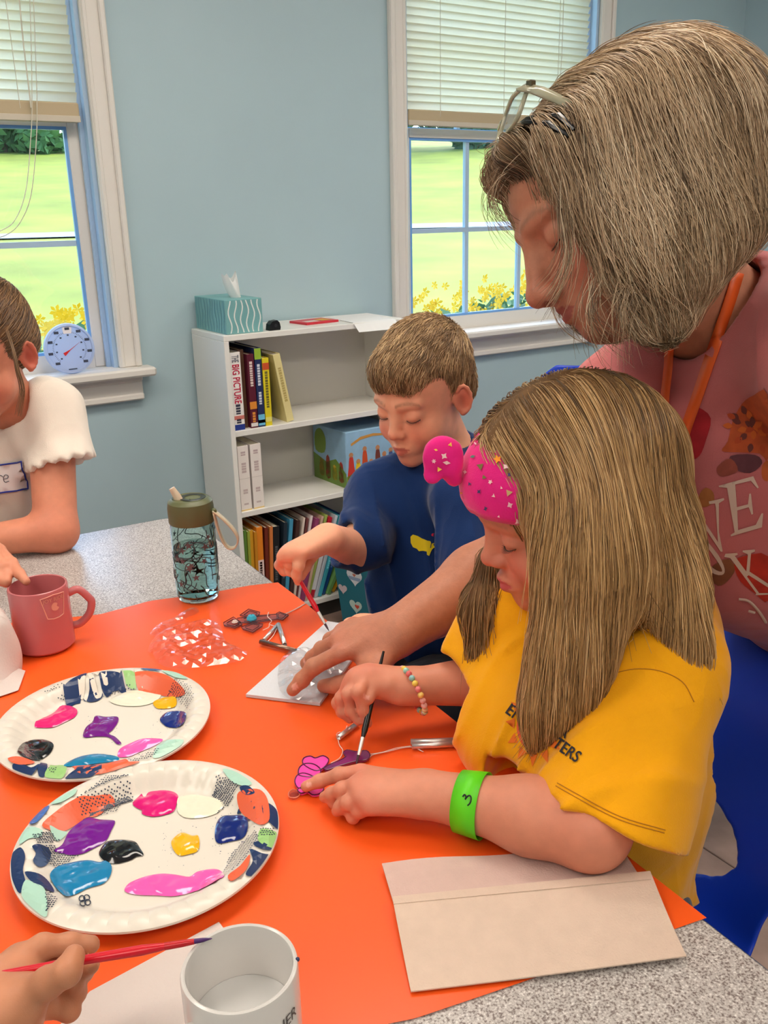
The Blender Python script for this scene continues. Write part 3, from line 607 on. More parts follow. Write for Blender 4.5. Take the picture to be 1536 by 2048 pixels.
CHR = mat('chrome', (206, 206, 210), 0.18, 1.0)
for sx in (tx0 + 0.08, tx1 - 0.12):
    for sy in (ty0 + 0.09, ty1 - 0.15):
        lg = obj('leg', MB().tube([(sx, sy, 0.012), (sx, sy, TH - 0.028)], 0.017, 14), CHR, tbl, True)
        obj('foot_glide', MB().lathe([(0.001, 0), (0.02, 0), (0.021, 0.008), (0.017, 0.014), (0.001, 0.014)], 14, (sx, sy, 0)), mat('black_plastic', (22, 22, 24), 0.35), lg, True)
fr_ = MB(); a_, b_, c_, d_ = tx0 + .05, tx1 - .05, ty0 + .05, ty1 - .05
for p, q in (((a_, c_, TH - .075), (b_, c_ + .02, TH - .03)), ((a_, d_ - .02, TH - .075), (b_, d_, TH - .03)), ((a_, c_, TH - .075), (a_ + .02, d_, TH - .03)), ((b_ - .02, c_, TH - .075), (b_, d_, TH - .03))): fr_.box(p, q)
obj('apron_frame', fr_, mat('apron_dark', (60, 60, 64), 0.5), tbl)
# ---------------------------------------------------------------- orange paper
ORG = mat('orange_paper', (246, 92, 30), 0.34, spec=0.55, var=(3.5, 0.05), bump=(9, 0.12))
bx_ = [PZ(-250, 1285, TH), PZ(0, 1250, TH), PZ(100, 1240, TH), PZ(200, 1230, TH), PZ(300, 1203, TH), PZ(430, 1185, TH), PZ(500, 1172, TH), PZ(556, 1166, TH)]
fx_ = [PZ(-420, 2400, TH), PZ(0, 2240, TH), PZ(400, 2130, TH), PZ(640, 2078, TH), PZ(830, 2040, TH), PZ(1050, 1965, TH), PZ(1250, 1895, TH), PZ(1413, 1838, TH)]
def crease(x, y):
    P = np.array([[x * 7, y * 7, 0.3]]); return float(0.0007 * (noise3(P, 1.0, 3)[0] + 1) + 0.0005 * max(0, noise3(P * 2.3, 1.0, 5)[0]))
def opaper(u, v):
    t = u * (len(bx_) - 1); i = min(int(t), len(bx_) - 2); f = t - i
    p = (bx_[i] * (1 - f) + bx_[i + 1] * f) * v + (fx_[i] * (1 - f) + fx_[i + 1] * f) * (1 - v)
    if u > 0.9: p = p + np.array([0.004, 0, 0]) * 0
    return (p[0], p[1], TH + 0.0007 + crease(p[0], p[1]))
tag(obj('orange_paper', MB().grid(opaper, 90, 90), ORG, smooth=2, recalc=True), 'bright orange paper sheet covering the middle of the table', 'paper')
TP = TH + 0.0026   # resting height on the paper
# ---------------------------------------------------------------- paper plates with paint
def prof(r, R=0.1228):
    """height of the plate surface above its foot"""
    return float(np.interp(r, [0, 0.081, 0.086, 0.092, 0.102, 0.108, 0.116, R], [0.003, 0.003, 0.0046, 0.0100, 0.0185, 0.0204, 0.0200, 0.0168]))
PLATE = mat('plate_white', (220, 213, 201), 0.28, spec=0.5)
def Z5(p): return (p[0] / 2.56, 1300 + p[1] / 2.56)
def plate(cx, cy, label, prints, dots, paints, logo=None):
    t = thing('paper_plate', label, 'plate', (cx, cy, TP), group='paper plates used as paint palettes')
    rs = [0.0005, 0.03, 0.055, 0.07, 0.078, 0.082, 0.086, 0.09, 0.094, 0.098, 0.102, 0.106, 0.110, 0.114, 0.118, 0.1215, 0.1228]; n = 168
    def flu(r, k): return -0.0016 * max(0, math.sin(k * PI / 2 )) * (1 if 0.086 < r < 0.121 else 0)
    m = MB(); vs = []; 
    for sgn in (0, 1):
        for r in rs:
            for k in range(n):
                a = 2 * PI * k / n; vs.append((r * math.cos(a), r * math.sin(a), prof(r) + flu(r, k % 4 if True else 0) - (0.0022 if sgn else 0)))
    M_ = len(rs); fs = []
    for s_ in (0, 1):
        for i in range(M_ - 1):
            for k in range(n):
                q = (s_ * M_ * n + i * n + k, s_ * M_ * n + i * n + (k + 1) % n, s_ * M_ * n + (i + 1) * n + (k + 1) % n, s_ * M_ * n + (i + 1) * n + k); fs.append(q)
    for k in range(n): fs.append(((M_ - 1) * n + k, (M_ - 1) * n + (k + 1) % n, (2 * M_ - 1) * n + (k + 1) % n, (2 * M_ - 1) * n + k))
    m.add(vs, fs); obj('dish', m, PLATE, t, True)
    def loc(p, zz=0.735):
        """photo point on the plate's sloped surface, in plate coordinates"""
        z = TP + 0.003
        for _ in range(12):
            w = PZ(*Z5(p), z); r = math.hypot(w[0] - cx, w[1] - cy); z = TP + prof(min(r, 0.1228))
        q = np.array([w[0] - cx, w[1] - cy]); r = np.linalg.norm(q)
        if r > 0.1222: q *= 0.1222 / r
        return q
    for k, (poly, col) in enumerate(prints):
        V2, f2, _ = fill_poly([loc(p) for p in smooth_poly(poly, 4)], 0.0045)
        obj('printed_shape', MB().add([(x, y, prof(math.hypot(x, y)) + 0.0011 + 0.00006 * (k % 6)) for x, y in V2], f2), mat('plateink_%d_%d_%d' % col, col, 0.3), t, recalc=False)
    m = MB(); rr = random.Random(int(cx * 1e4))
    for poly in dots:
        P = np.array(poly, float); x0, y0 = P.min(0); x1, y1 = P.max(0); st = 12.5
        yy = y0; row_ = 0
        while yy < y1:
            xx = x0 + (row_ % 2) * st / 2
            while xx < x1:
                c = False
                for i in range(len(P)):
                    a, b = P[i], P[(i + 1) % len(P)]
                    if (a[1] > yy) != (b[1] > yy) and xx < a[0] + (yy - a[1]) / (b[1] - a[1]) * (b[0] - a[0]): c = not c
                if c:
                    q = loc((xx + rr.uniform(-2, 2), yy + rr.uniform(-2, 2))); rd_ = 0.00085
                    if np.linalg.norm(q) < 0.121: m.add([(q[0] + rd_ * math.cos(k * PI / 3), q[1] + rd_ * math.sin(k * PI / 3), prof(math.hypot(q[0] + rd_ * math.cos(k * PI / 3), q[1] + rd_ * math.sin(k * PI / 3))) + 0.0015) for k in range(6)], [(0, 1, 2, 3, 4, 5)])
                xx += st
            yy += st * 0.8; row_ += 1
    obj('printed_dots', m, mat('plate_dot_ink', (40, 50, 70), 0.4), t, recalc=False, kind='stuff')
    for nm, poly, col, hgt in paints:
        V2, f2, d2 = fill_poly([loc(p) for p in smooth_poly(poly, 4)], 0.0022)
        nz_ = noise3(np.c_[V2 * 130, np.zeros(len(V2))], 1.0, 11) ; nz2 = noise3(np.c_[V2 * 300, np.zeros(len(V2))], 1.0, 12)
        zz = hgt * (1 - np.exp(-d2 / 0.0035)) * (1 + 0.5 * nz_ + 0.2 * nz2)
        base = np.array([prof(math.hypot(*v)) for v in V2])
        o = obj(nm, MB().add([(x, y, b + 0.0012 + max(0, z)) for (x, y), b, z in zip(V2, base, zz)], f2), mat('paint_%d_%d_%d' % col, col, 0.12, spec=0.6, coat=0.5), t, 2, recalc=False)
        o['label'] = nm.replace('_', ' ') + ' puddle'
    m = MB()
    for (sx, sy, rad, cnt) in (((1180, 940, 150, 70), (890, 1000, 120, 36)) if logo else ((860, 350, 110, 50), (500, 420, 90, 20))):
        for _ in range(cnt):
            q = loc((sx + rr.gauss(0, rad * .5), sy + rr.gauss(0, rad * .5))); rd_ = rr.uniform(.0002, .0006)
            if np.linalg.norm(q) < 0.12: m.add([(q[0] + rd_ * math.cos(k * PI / 3), q[1] + rd_ * math.sin(k * PI / 3), prof(np.linalg.norm(q)) + 0.0017) for k in range(6)], [(0, 1, 2, 3, 4, 5)])
    obj('paint_specks', m, mat('speck_blue', (40, 48, 90), 0.4), t, recalc=False, kind='stuff')
    if logo:
        for a in range(4):
            c0 = np.array(logo); e = np.array([math.cos(a * PI / 2 + .6), math.sin(a * PI / 2 + .6)]) * 17
            pts = [loc(c0 + e + np.array([math.cos(k * PI / 6), math.sin(k * PI / 6)]) * 15) for k in range(12)]
            obj('printed_logo', MB().tube([(p[0], p[1], prof(np.linalg.norm(p)) + .0011) for p in pts], 0.0005, 4, closed=True), mat('plate_dot_ink', (40, 50, 70), 0.4), t)
    return t
NV = (24, 48, 92); CO = (226, 98, 62); MI = (170, 210, 192); GR = (150, 196, 120); CRM = (226, 214, 200)
prF = [([(60, 1050), (105, 1015), (130, 1060), (118, 1130), (132, 1200), (100, 1250), (64, 1180), (56, 1100)], NV), ([(165, 1010), (200, 998), (250, 1020), (262, 1060), (240, 1105), (200, 1115), (170, 1085), (185, 1045)], NV), ([(130, 1140), (200, 1150), (250, 1190), (278, 1245), (200, 1212), (150, 1180)], NV), ([(130, 1185), (180, 1200), (232, 1235), (240, 1370), (170, 1330), (112, 1262)], MI),
       ([(215, 905), (290, 830), (380, 770), (480, 730), (575, 705), (560, 790), (510, 850), (440, 868), (380, 905), (310, 935)], CO), ([(255, 905), (300, 925), (345, 942), (290, 985)], MI), ([(150, 890), (200, 830), (250, 800), (240, 830), (190, 885)], (60, 100, 170)), ([(110, 950), (150, 910), (215, 925), (210, 960), (150, 970), (100, 1000)], MI), ([(260, 790), (330, 745), (390, 715), (380, 745), (310, 785)], MI),
       ([(1140, 615), (1200, 625), (1260, 660), (1290, 690), (1250, 700), (1190, 680)], MI), ([(1215, 745), (1260, 720), (1330, 720), (1370, 770), (1380, 870), (1340, 900), (1290, 880), (1230, 830)], CO), ([(1228, 705), (1270, 700), (1305, 735), (1270, 748), (1240, 735)], NV), ([(1302, 755), (1275, 800), (1215, 845), (1240, 790)], NV), ([(1345, 785), (1395, 800), (1430, 850), (1436, 925), (1400, 905), (1350, 850)], NV), ([(1300, 990), (1340, 985), (1390, 1018), (1372, 1030), (1312, 1012)], NV), ([(1280, 1025), (1340, 1045), (1400, 1065), (1350, 1130), (1300, 1162), (1258, 1152), (1295, 1085)], NV), ([(1340, 920), (1430, 950), (1412, 1020), (1325, 985)], GR), ([(1168, 1160), (1230, 1110), (1280, 1052), (1262, 1130), (1190, 1188)], CO), ([(1300, 770), (1320, 840), (1270, 880), (1255, 850)], (90, 70, 90))]
doF = [[(400, 760), (540, 650), (665, 640), (675, 740), (600, 830), (520, 850), (430, 860)], [(210, 1010), (270, 1000), (340, 1050), (400, 1060), (300, 1130), (240, 1090)], [(1110, 640), (1220, 690), (1180, 790), (1110, 850), (1090, 740)], [(1140, 1150), (1180, 1050), (1300, 930), (1330, 960), (1250, 1080), (1170, 1150)], [(228, 1220), (300, 1280), (240, 1350)], [(170, 950), (250, 930), (310, 985), (200, 1000)], [(1330, 910), (1400, 920), (1410, 960), (1340, 960)]]
paF = [('magenta_paint', [(680, 785), (720, 745), (735, 712), (760, 728), (820, 722), (880, 728), (912, 750), (905, 790), (890, 830), (840, 850), (780, 858), (730, 845), (725, 825), (695, 810)], (216, 14, 116), .0024), ('cream_paint', [(912, 760), (980, 745), (1060, 755), (1120, 770), (1145, 800), (1110, 840), (1040, 862), (960, 865), (915, 840), (908, 800)], (232, 226, 204), .0014),
       ('purple_paint', [(275, 1032), (320, 1000), (350, 940), (400, 890), (450, 862), (510, 872), (570, 875), (590, 885), (570, 930), (540, 985), (480, 1020), (430, 1045), (370, 1055), (310, 1045)], (112, 14, 140), .0022), ('black_paint', [(512, 1030), (550, 985), (620, 975), (690, 985), (718, 1020), (735, 1055), (700, 1062), (670, 1080), (600, 1098), (545, 1090), (512, 1060)], (12, 14, 20), .0026),
       ('teal_paint', [(258, 1150), (300, 1110), (380, 1090), (450, 1080), (510, 1090), (545, 1082), (572, 1112), (565, 1160), (530, 1200), (450, 1225), (390, 1255), (340, 1265), (300, 1235), (270, 1195)], (18, 124, 176), .0022), ('pink_paint', [(640, 1240), (655, 1205), (700, 1180), (760, 1160), (830, 1150), (900, 1155), (970, 1165), (1010, 1140), (1070, 1127), (1120, 1130), (1148, 1160), (1110, 1185), (1060, 1215), (1000, 1240), (900, 1265), (800, 1262), (700, 1258)], (248, 92, 178), .0022),
       ('yellow_paint', [(878, 985), (910, 950), (940, 940), (985, 955), (1015, 955), (1022, 1000), (1010, 1035), (970, 1050), (920, 1058), (890, 1030)], (240, 178, 12), .0026), ('blue_paint', [(1110, 890), (1140, 855), (1190, 850), (1240, 852), (1268, 880), (1265, 930), (1240, 970), (1180, 985), (1120, 995), (1100, 960)], (8, 32, 112), .0026)]
plate(0.1972, 0.7256, 'nearer paper plate with teal and purple paint, floral rim', prF, doF, paF, (435, 1287))
prB = [([(325, 200), (350, 165), (400, 135), (445, 122), (410, 180), (395, 230), (345, 238)], NV), ([(425, 245), (440, 190), (470, 150), (500, 190), (528, 232), (505, 262), (455, 270)], NV), ([(500, 122), (560, 112), (615, 122), (640, 160), (625, 200), (585, 215), (545, 190), (515, 155)], NV), ([(400, 180), (420, 140), (440, 140), (415, 195)], CRM), ([(450, 125), (475, 130), (500, 180), (490, 195), (470, 170)], CRM), ([(480, 118), (520, 120), (550, 140), (535, 148), (500, 135)], CRM),
       ([(690, 118), (760, 112), (850, 130), (920, 180), (948, 225), (900, 245), (850, 235), (790, 212), (740, 190), (700, 150)], CO), ([(722, 145), (735, 175), (755, 205), (705, 200)], MI), ([(625, 112), (680, 112), (690, 150), (640, 140)], GR), ([(840, 470), (940, 465), (905, 515), (850, 545), (785, 557), (800, 510)], MI), ([(370, 603), (450, 595), (580, 585), (715, 575), (640, 605), (520, 640), (420, 640)], CO), ([(330, 672), (390, 615), (460, 595), (535, 592), (490, 640), (420, 678)], NV), ([(65, 590), (110, 585), (160, 605), (200, 588), (150, 655), (80, 635)], NV), ([(195, 592), (245, 590), (222, 660), (200, 650)], NV), ([(255, 602), (340, 600), (312, 668), (232, 655)], GR), ([(42, 558), (100, 550), (180, 580), (110, 592), (60, 580)], CO), ([(720, 98), (790, 100), (830, 108), (760, 108)], (60, 90, 140)), ([(830, 110), (900, 118), (960, 150), (900, 145)], MI)]
doB = [[(640, 130), (690, 150), (725, 200), (640, 205)], [(850, 200), (900, 150), (985, 190), (990, 260), (960, 310), (900, 250)], [(640, 568), (760, 520), (820, 500), (780, 555), (680, 577)], [(225, 215), (330, 185), (330, 225), (230, 225)], [(540, 200), (640, 205), (560, 250), (530, 240)], [(245, 600), (300, 605), (270, 640)]]
paB = [('magenta_paint', [(178, 395), (190, 350), (230, 310), (290, 290), (350, 288), (395, 310), (385, 345), (330, 375), (270, 400), (200, 402)], (224, 30, 116), .0022), ('purple_paint', [(428, 450), (440, 400), (475, 370), (490, 340), (540, 345), (600, 345), (605, 370), (580, 410), (558, 432), (590, 448), (622, 482), (600, 486), (560, 452), (500, 447)], (112, 14, 130), .0022), ('black_paint', [(92, 515), (120, 480), (180, 462), (240, 465), (275, 490), (255, 535), (200, 568), (150, 562), (105, 540)], (12, 14, 20), .0026), ('pink_paint', [(605, 550), (615, 510), (670, 480), (730, 458), (800, 456), (835, 465), (790, 495), (720, 525), (660, 550)], (248, 92, 178), .002),
       ('teal_paint', [(325, 598), (380, 560), (450, 540), (520, 536), (600, 550), (600, 572), (500, 585), (400, 598)], (20, 124, 170), .002), ('cream_paint', [(562, 265), (600, 235), (680, 212), (780, 214), (825, 235), (790, 270), (720, 290), (620, 288)], (234, 228, 208), .0016), ('yellow_paint', [(785, 270), (830, 250), (890, 240), (905, 265), (895, 295), (840, 305), (800, 300)], (238, 176, 14), .0022), ('blue_paint', [(820, 355), (850, 325), (900, 315), (950, 325), (945, 370), (910, 400), (860, 398), (830, 378)], (8, 36, 120), .0028)]
plate(0.2260, 0.9609, 'farther paper plate with navy petals on its far rim', prB, doB, paB)
# ---------------------------------------------------------------- mugs
def mug(t, R, h, m, inner, hdir, hz=(0.02, 0.075), hout=0.03, hr=0.0055, taper=1.0):
    w = 0.0038; Rb = R * taper
    p = [(0.001, 0.0), (Rb - .008, 0.0), (Rb - .003, .0015), (Rb, .005), (Rb + (R - Rb) * .5, h * .5), (R, h - .003), (R - .0006, h - .0008), (R - .002, h), (R - w + .0006, h - .0008), (R - w, h - .004), (Rb - w, .008), (Rb - w - .004, .005), (0.001, .005)]
    obj('body', MB().lathe(p, 64), m, t, True)
    e = np.array([math.cos(hdir), math.sin(hdir), 0]); z0, z1 = hz
    pts = [e * (R - .002) + [0, 0, z1], e * (R + hout * .45) + [0, 0, z1 + .003], e * (R + hout * .9) + [0, 0, z1 - .012], e * (R + hout) + [0, 0, (z0 + z1) / 2 + .004], e * (R + hout * .82) + [0, 0, z0 + .012], e * (R + hout * .35) + [0, 0, z0], e * (Rb - .002) + [0, 0, z0 - .002]]
    obj('handle', MB().tube(catmull(pts, 6), hr, 12), m, t, 2)
PKM = mat('mug_pink', (196, 110, 112), 0.22, spec=0.55)
hd = PZ(175, 1215, 0.77) - np.array([0.2248, 1.2325, 0.77])
pm = thing('pink_mug', 'dusty pink ceramic mug with an outlined badge, a finger over its rim', 'mug', (0.2248, 1.2325, TP)); mug(pm, 0.0398, 0.094, PKM, PKM, math.atan2(hd[1], hd[0]), (0.026, 0.074), 0.028, 0.0055)
EMB = mat('emblem_cream', (228, 160, 140), 0.4)
def wrap(t, a0, zc, R, fn_poly, m, nm):   # polyline drawn on a cylinder wall
    pts = [((R + .0004) * math.cos(a0 + u / R), (R + .0004) * math.sin(a0 + u / R), zc + v) for u, v in fn_poly]
    obj(nm, MB().tube(pts, 0.0007, 5, closed=True), m, t)
def on_cyl(me, a0, zc, R, off=0.0006):
    for v in me.vertices:
        u, w = v.co.x, v.co.y; v.co = ((R + off) * math.cos(a0 + u / R), (R + off) * math.sin(a0 + u / R), zc + w)
    return me
def cyl_angle(cx, cy, R, px, py, zg):
    """angle on a mug wall that a photo point falls on"""
    best = None
    for k in range(720):
        a = 2 * PI * k / 720; n_ = np.array([math.cos(a), math.sin(a)]); p = np.array([cx + R * n_[0], cy + R * n_[1]])
        if n_ @ (np.array([0, 0]) - p) < 0: continue
        for z in np.linspace(zg, zg + 0.095, 39):
            q = WPX((p[0], p[1], z)); e = math.hypot(q[0] - px, q[1] - py)
            if best is None or e < best[0]: best = (e, a, z)
    return best[1], best[2]
aE, zE = cyl_angle(0.2248, 1.2325, 0.0398, 110, 1213, TP); zE -= TP
tr = [(-.018, .014), (0, .0165), (.018, .014), (.012, -.016), (.004, -.018), (-.004, -.018), (-.012, -.016)]
dn = []
for i, p in enumerate(tr):
    q = tr[(i + 1) % len(tr)]; dn += [(p[0] + (q[0] - p[0]) * k / 4, p[1] + (q[1] - p[1]) * k / 4) for k in range(4)]
wrap(pm, aE, zE, 0.0398, dn, EMB, 'badge_outline')
obj('badge_lettering', on_cyl(text_mesh('JOY RIDE', 0.0075, offset=0.00012), aE, zE + .0095, 0.0398), mat('emblem_soft', (214, 144, 126), 0.4), pm)
V2, f2, _ = fill_poly(smooth_poly([(-.004, -.004), (-.005, .002), (-.001, .006), (.004, .004), (.003, 0), (.006, -.003), (.002, -.006)], 3), 0.002)
obj('badge_figure', on_cyl(MB().add([(x, y, 0) for x, y in V2], f2).mesh('fig'), aE, zE - .001, 0.0398), EMB, pm)
WM = mat('mug_white', (214, 210, 206), 0.16, spec=0.55)
NAPZ = TP + 0.0015
hd = PZ(385, 2075, 0.79) - np.array([0.1731, 0.4568, 0.79])
wm = thing('white_mug', 'white ceramic mug with dark lettering in the foreground', 'mug', (0.1731, 0.4568, NAPZ)); mug(wm, 0.0392, 0.0935, WM, WM, math.atan2(hd[1], hd[0]), (0.022, 0.070), 0.03, 0.0055)
aW, zW = cyl_angle(0.1731, 0.4568, 0.0392, 575, 2045, NAPZ); zW -= NAPZ
INK = mat('mug_ink', (54, 48, 46), 0.4)
obj('mug_lettering', on_cyl(text_mesh('THER', 0.0125, sx=0.9), aW - .08, zW + 0.001, 0.0392), INK, wm); obj('mug_lettering', on_cyl(text_mesh('RE', 0.0125, sx=0.9), aW - .02, zW - .014, 0.0392), INK, wm)
for a0, s in ((cyl_angle(.1731, .4568, .0392, 556, 1868, NAPZ)[0], 1), (cyl_angle(.1731, .4568, .0392, 574, 1880, NAPZ)[0], .8)):
    obj('paint_drip', MB().sphere((.0388 * math.cos(a0), .0388 * math.sin(a0), .0925), .0016 * s, 8, 6), mat('drip_blue', (40, 50, 90), 0.3), wm, 2)
obj('water', MB().lathe([(0.0005, 0.05), (0.0352, 0.05)], 40), mat('mug_water', (206, 206, 204), 0.05, spec=0.6), wm)
# ---------------------------------------------------------------- paper towels and napkins
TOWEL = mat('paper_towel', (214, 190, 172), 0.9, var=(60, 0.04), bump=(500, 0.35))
NAPK = mat('napkin_white', (212, 200, 194), 0.85, bump=(350, 0.3))
Q = lambda x, y, z=TP: PZ(x, y, z)[:2]
tw = thing('paper_towel', 'folded beige paper towel lying open at the table corner', 'paper towel', (0.43, 0.45, TP))
def rel(c): return [np.array(p) - np.array([0.43, 0.45]) for p in c]
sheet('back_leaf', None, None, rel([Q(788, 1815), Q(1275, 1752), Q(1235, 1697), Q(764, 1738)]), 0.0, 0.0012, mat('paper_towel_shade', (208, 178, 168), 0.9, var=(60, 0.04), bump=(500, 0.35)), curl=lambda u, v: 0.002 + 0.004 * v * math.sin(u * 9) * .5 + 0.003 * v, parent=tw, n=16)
sheet('front_leaf', None, None, rel([Q(822, 1988), Q(1372, 1922), Q(1300, 1750, TP + .006), Q(786, 1808, TP + .006)]), 0.0, 0.0012, TOWEL, curl=lambda u, v: 0.0015 + 0.0075 * v ** 1.5 + 0.004 * (1 - v) ** 3 * max(0, u - .35), parent=tw, n=16)
sheet('fold_strip', None, None, rel([Q(787, 1812, TP + .008), Q(1302, 1762, TP + .008), Q(1299, 1746, TP + .008), Q(786, 1797, TP + .008)]), 0.0095, 0.0008, TOWEL, parent=tw, n=8)
sheet('napkin', 'white napkin under the white mug in the foreground', 'napkin', [Q(60, 2120), Q(640, 2110), Q(438, 1846), Q(180, 1985)], TP, 0.0012, NAPK, n=10)
sheet('napkin', 'folded white napkin under the woman\'s pointing hand', 'napkin', [Q(492, 1394), Q(640, 1412), Q(748, 1262), Q(655, 1247)], TP, 0.004, mat('napkin_bluish', (206, 208, 214), 0.85, bump=(350, 0.3)), n=10)
def crump(u, v):
    x = -0.06 + 0.055 * v + 0.03 * u; return x
cn = thing('crumpled_napkin', 'crumpled white napkin at the left edge beside the pink mug', 'napkin', (0.135, 1.18, TP))
def cfn(u, v):
    a = 2 * PI * u; r = (0.045 - 0.018 * v) * (1 + 0.12 * math.sin(3 * a + 5 * v)); z = 0.085 * v
    if v > 0.9: r *= (1 - v) * 10 * 0.8 + .2
    return (r * math.cos(a) + 0.016 * v, r * math.sin(a) + .025 * v, z + 0.005 * math.sin(4 * a) * v)
obj('crumple', MB().grid(cfn, 40, 14), NAPK, cn, 2); obj('loose_corner', MB().grid(lambda u, v: (0.012 + 0.035 * u - .02 * v, -0.015 - 0.05 * v + .004 * u, 0.028 * (1 - v) * (1 - u) + 0.0015), 8, 8), NAPK, cn, 2)
# ---------------------------------------------------------------- water bottle
BO = (0.4697, 1.27, TH + 0.0006)
wb_ = thing('water_bottle', 'clear teal kids water bottle with olive lid and carry loop', 'bottle', BO)
OLV = mat('olive_lid', (96, 100, 66), 0.4)
BODYM = mat('bottle_plastic', (210, 230, 228), 0.06, trans=1.0, ior=1.12, spec=0.7)
m = MB().lathe([(0.001, 0.004), (0.026, 0.001), (0.031, 0.003), (0.0335, 0.01), (0.0342, 0.03), (0.0342, 0.115), (0.033, 0.13), (0.031, 0.134), (0.0298, 0.134), (0.0318, 0.128), (0.0328, 0.11), (0.0328, 0.03), (0.032, 0.012), (0.026, 0.0065), (0.001, 0.008)], 48); obj('body', m, BODYM, wb_, True)
obj('water', MB().lathe([(0.001, 0.0085), (0.0255, 0.007), (0.0318, 0.013), (0.0325, 0.03), (0.0325, 0.088), (0.001, 0.088)], 40), mat('bottle_water', (206, 226, 224), 0.05, trans=1.0, ior=1.2), wb_, True)
m = MB().lathe([(0.0345, 0.128), (0.0352, 0.131), (0.0352, 0.152), (0.0338, 0.161), (0.0295, 0.165), (0.027, 0.1662), (0.0255, 0.1645), (0.001, 0.1635)], 48); obj('lid', m, OLV, wb_, True)
obj('lid_recess', MB().lathe([(0.0125, 0.1648), (0.0195, 0.1652), (0.0205, 0.1645)], 24, (0.006, 0.004, 0)), mat('lid_dark', (40, 42, 34), 0.3), wb_, True)
cdir = np.array([0.839, -0.545]); tow = np.array([-0.545, -0.839])    # camera right and towards the viewer, on the table
sp_ = -cdir * 0.017; obj('spout', MB().tube([(sp_[0], sp_[1], 0.162), (sp_[0] - .003 * cdir[0], sp_[1] - .003 * cdir[1], 0.170), (sp_[0] - .009 * cdir[0], sp_[1] - .009 * cdir[1], 0.182)], [0.007, 0.0062, 0.0045], 12), mat('spout_beige', (214, 192, 166), 0.4), wb_, True)
STR = mat('strap_beige', (206, 190, 160), 0.5)
def lp(r, z): return (cdir[0] * r + tow[0] * .01, cdir[1] * r + tow[1] * .01, z)
pts = catmull([lp(.036, .148), lp(.050, .135), lp(.064, .118), lp(.071, .102), lp(.066, .088), lp(.055, .087), lp(.047, .100), lp(.041, .122), lp(.037, .145)], 5)
m = MB(); wd = np.array([tow[0], tow[1], 0]) * 0.006
vs = []
for p in pts: vs += [np.array(p) - wd, np.array(p) + wd]
m.add(vs, [(2 * i, 2 * i + 1, 2 * i + 3, 2 * i + 2) for i in range(len(pts) - 1)])
so = obj('carry_loop', m, STR, wb_, 2); md = so.modifiers.new('thick', 'SOLIDIFY'); md.thickness = 0.0022; md.offset = 0
obj('loop_rivet', MB().sphere(lp(.0375, .147), .0045, 12, 8), OLV, wb_, 2)
PT = mat('bottle_print', (52, 58, 62), 0.5); rr = random.Random(3)
m = MB(); R_ = 0.0344
def seg(pl, r=0.00075): m.tube([(R_ * math.cos(u / R_), R_ * math.sin(u / R_), v) for u, v in pl], r, 4)
for k in range(44):
    u0 = rr.uniform(0, 2 * PI * R_); v0 = rr.uniform(.012, .112); a0 = rr.uniform(0, 6.3); pl = [(u0, v0)]
    for s in range(7):
        a0 += rr.uniform(-.5, .7); u0 += .0055 * math.cos(a0); v0 = min(.126, max(.008, v0 + .0055 * math.sin(a0))); pl.append((u0, v0))
    seg(pl)
m_line = m; obj('printed_vines', m, PT, wb_, kind='stuff')
m = MB()
for k in range(26):
    u0 = rr.uniform(0, 2 * PI * R_); v0 = rr.uniform(.016, .12); a0 = rr.uniform(0, 6.3); s = rr.uniform(.005, .0085)
    pl = [(u0 + s * (1 if j % 2 == 0 else .38) * math.cos(a0 + j * PI / 5), v0 + s * (1 if j % 2 == 0 else .38) * math.sin(a0 + j * PI / 5)) for j in range(10)]
    m.add([((R_ + .0003) * math.cos(u / R_), (R_ + .0003) * math.sin(u / R_), v) for u, v in pl] + [((R_ + .0003) * math.cos(u0 / R_), (R_ + .0003) * math.sin(u0 / R_), v0)], [(j, (j + 1) % 10, 10) for j in range(10)])
obj('printed_leaves', m, mat('bottle_print_leaf', (96, 80, 84), 0.5), wb_, recalc=False, kind='stuff')
# ---------------------------------------------------------------- clear plastic bag, strip, wrap
FILM = mat_clear('plastic_film', (252, 250, 250), 0.15, 0.14)
def film(name, label, outline, hgt, seed, sp=0.006, z=TP):
    V2, f2, d2 = fill_poly([PZ(x, y, z)[:2] for x, y in smooth_poly(outline, 3)], sp)
    c = V2.mean(0); nz_ = np.abs(noise3(np.c_[V2 * 46, np.zeros(len(V2))], 1.0, seed)) + .55 * np.abs(noise3(np.c_[V2 * 105, np.zeros(len(V2))], 1.0, seed + 1))
    zz = hgt * (0.25 + (1 - nz_)) * np.minimum(1, .25 + d2 / 0.02)
    m = MB().add([(x - c[0], y - c[1], 0.0008 + max(0, q)) for (x, y), q in zip(V2, zz)], f2)
    o = obj(name, m, FILM, None, False, recalc=False); o.location = (c[0], c[1], z); return tag(o, label, 'plastic bag')
film('plastic_bag', 'empty clear plastic bag crumpled on the orange paper', [(296, 1300), (330, 1262), (412, 1242), (440, 1255), (452, 1285), (494, 1308), (480, 1325), (440, 1333), (400, 1338), (352, 1342), (318, 1330), (306, 1312)], 0.010, 21)
film('plastic_strip', 'torn narrow clear plastic strip near the water bottle', [(300, 1270), (315, 1252), (345, 1238), (384, 1216), (398, 1226), (370, 1240), (340, 1256), (312, 1272)], 0.005, 23, 0.004)
film('plastic_wrap', 'clear plastic wrap bunched on the folded napkin under the woman\'s fingers', [(556, 1345), (566, 1318), (592, 1302), (640, 1305), (690, 1335), (705, 1350), (680, 1362), (650, 1385), (655, 1400), (625, 1412), (585, 1405), (560, 1385)], 0.012, 25, z=TP + .004)
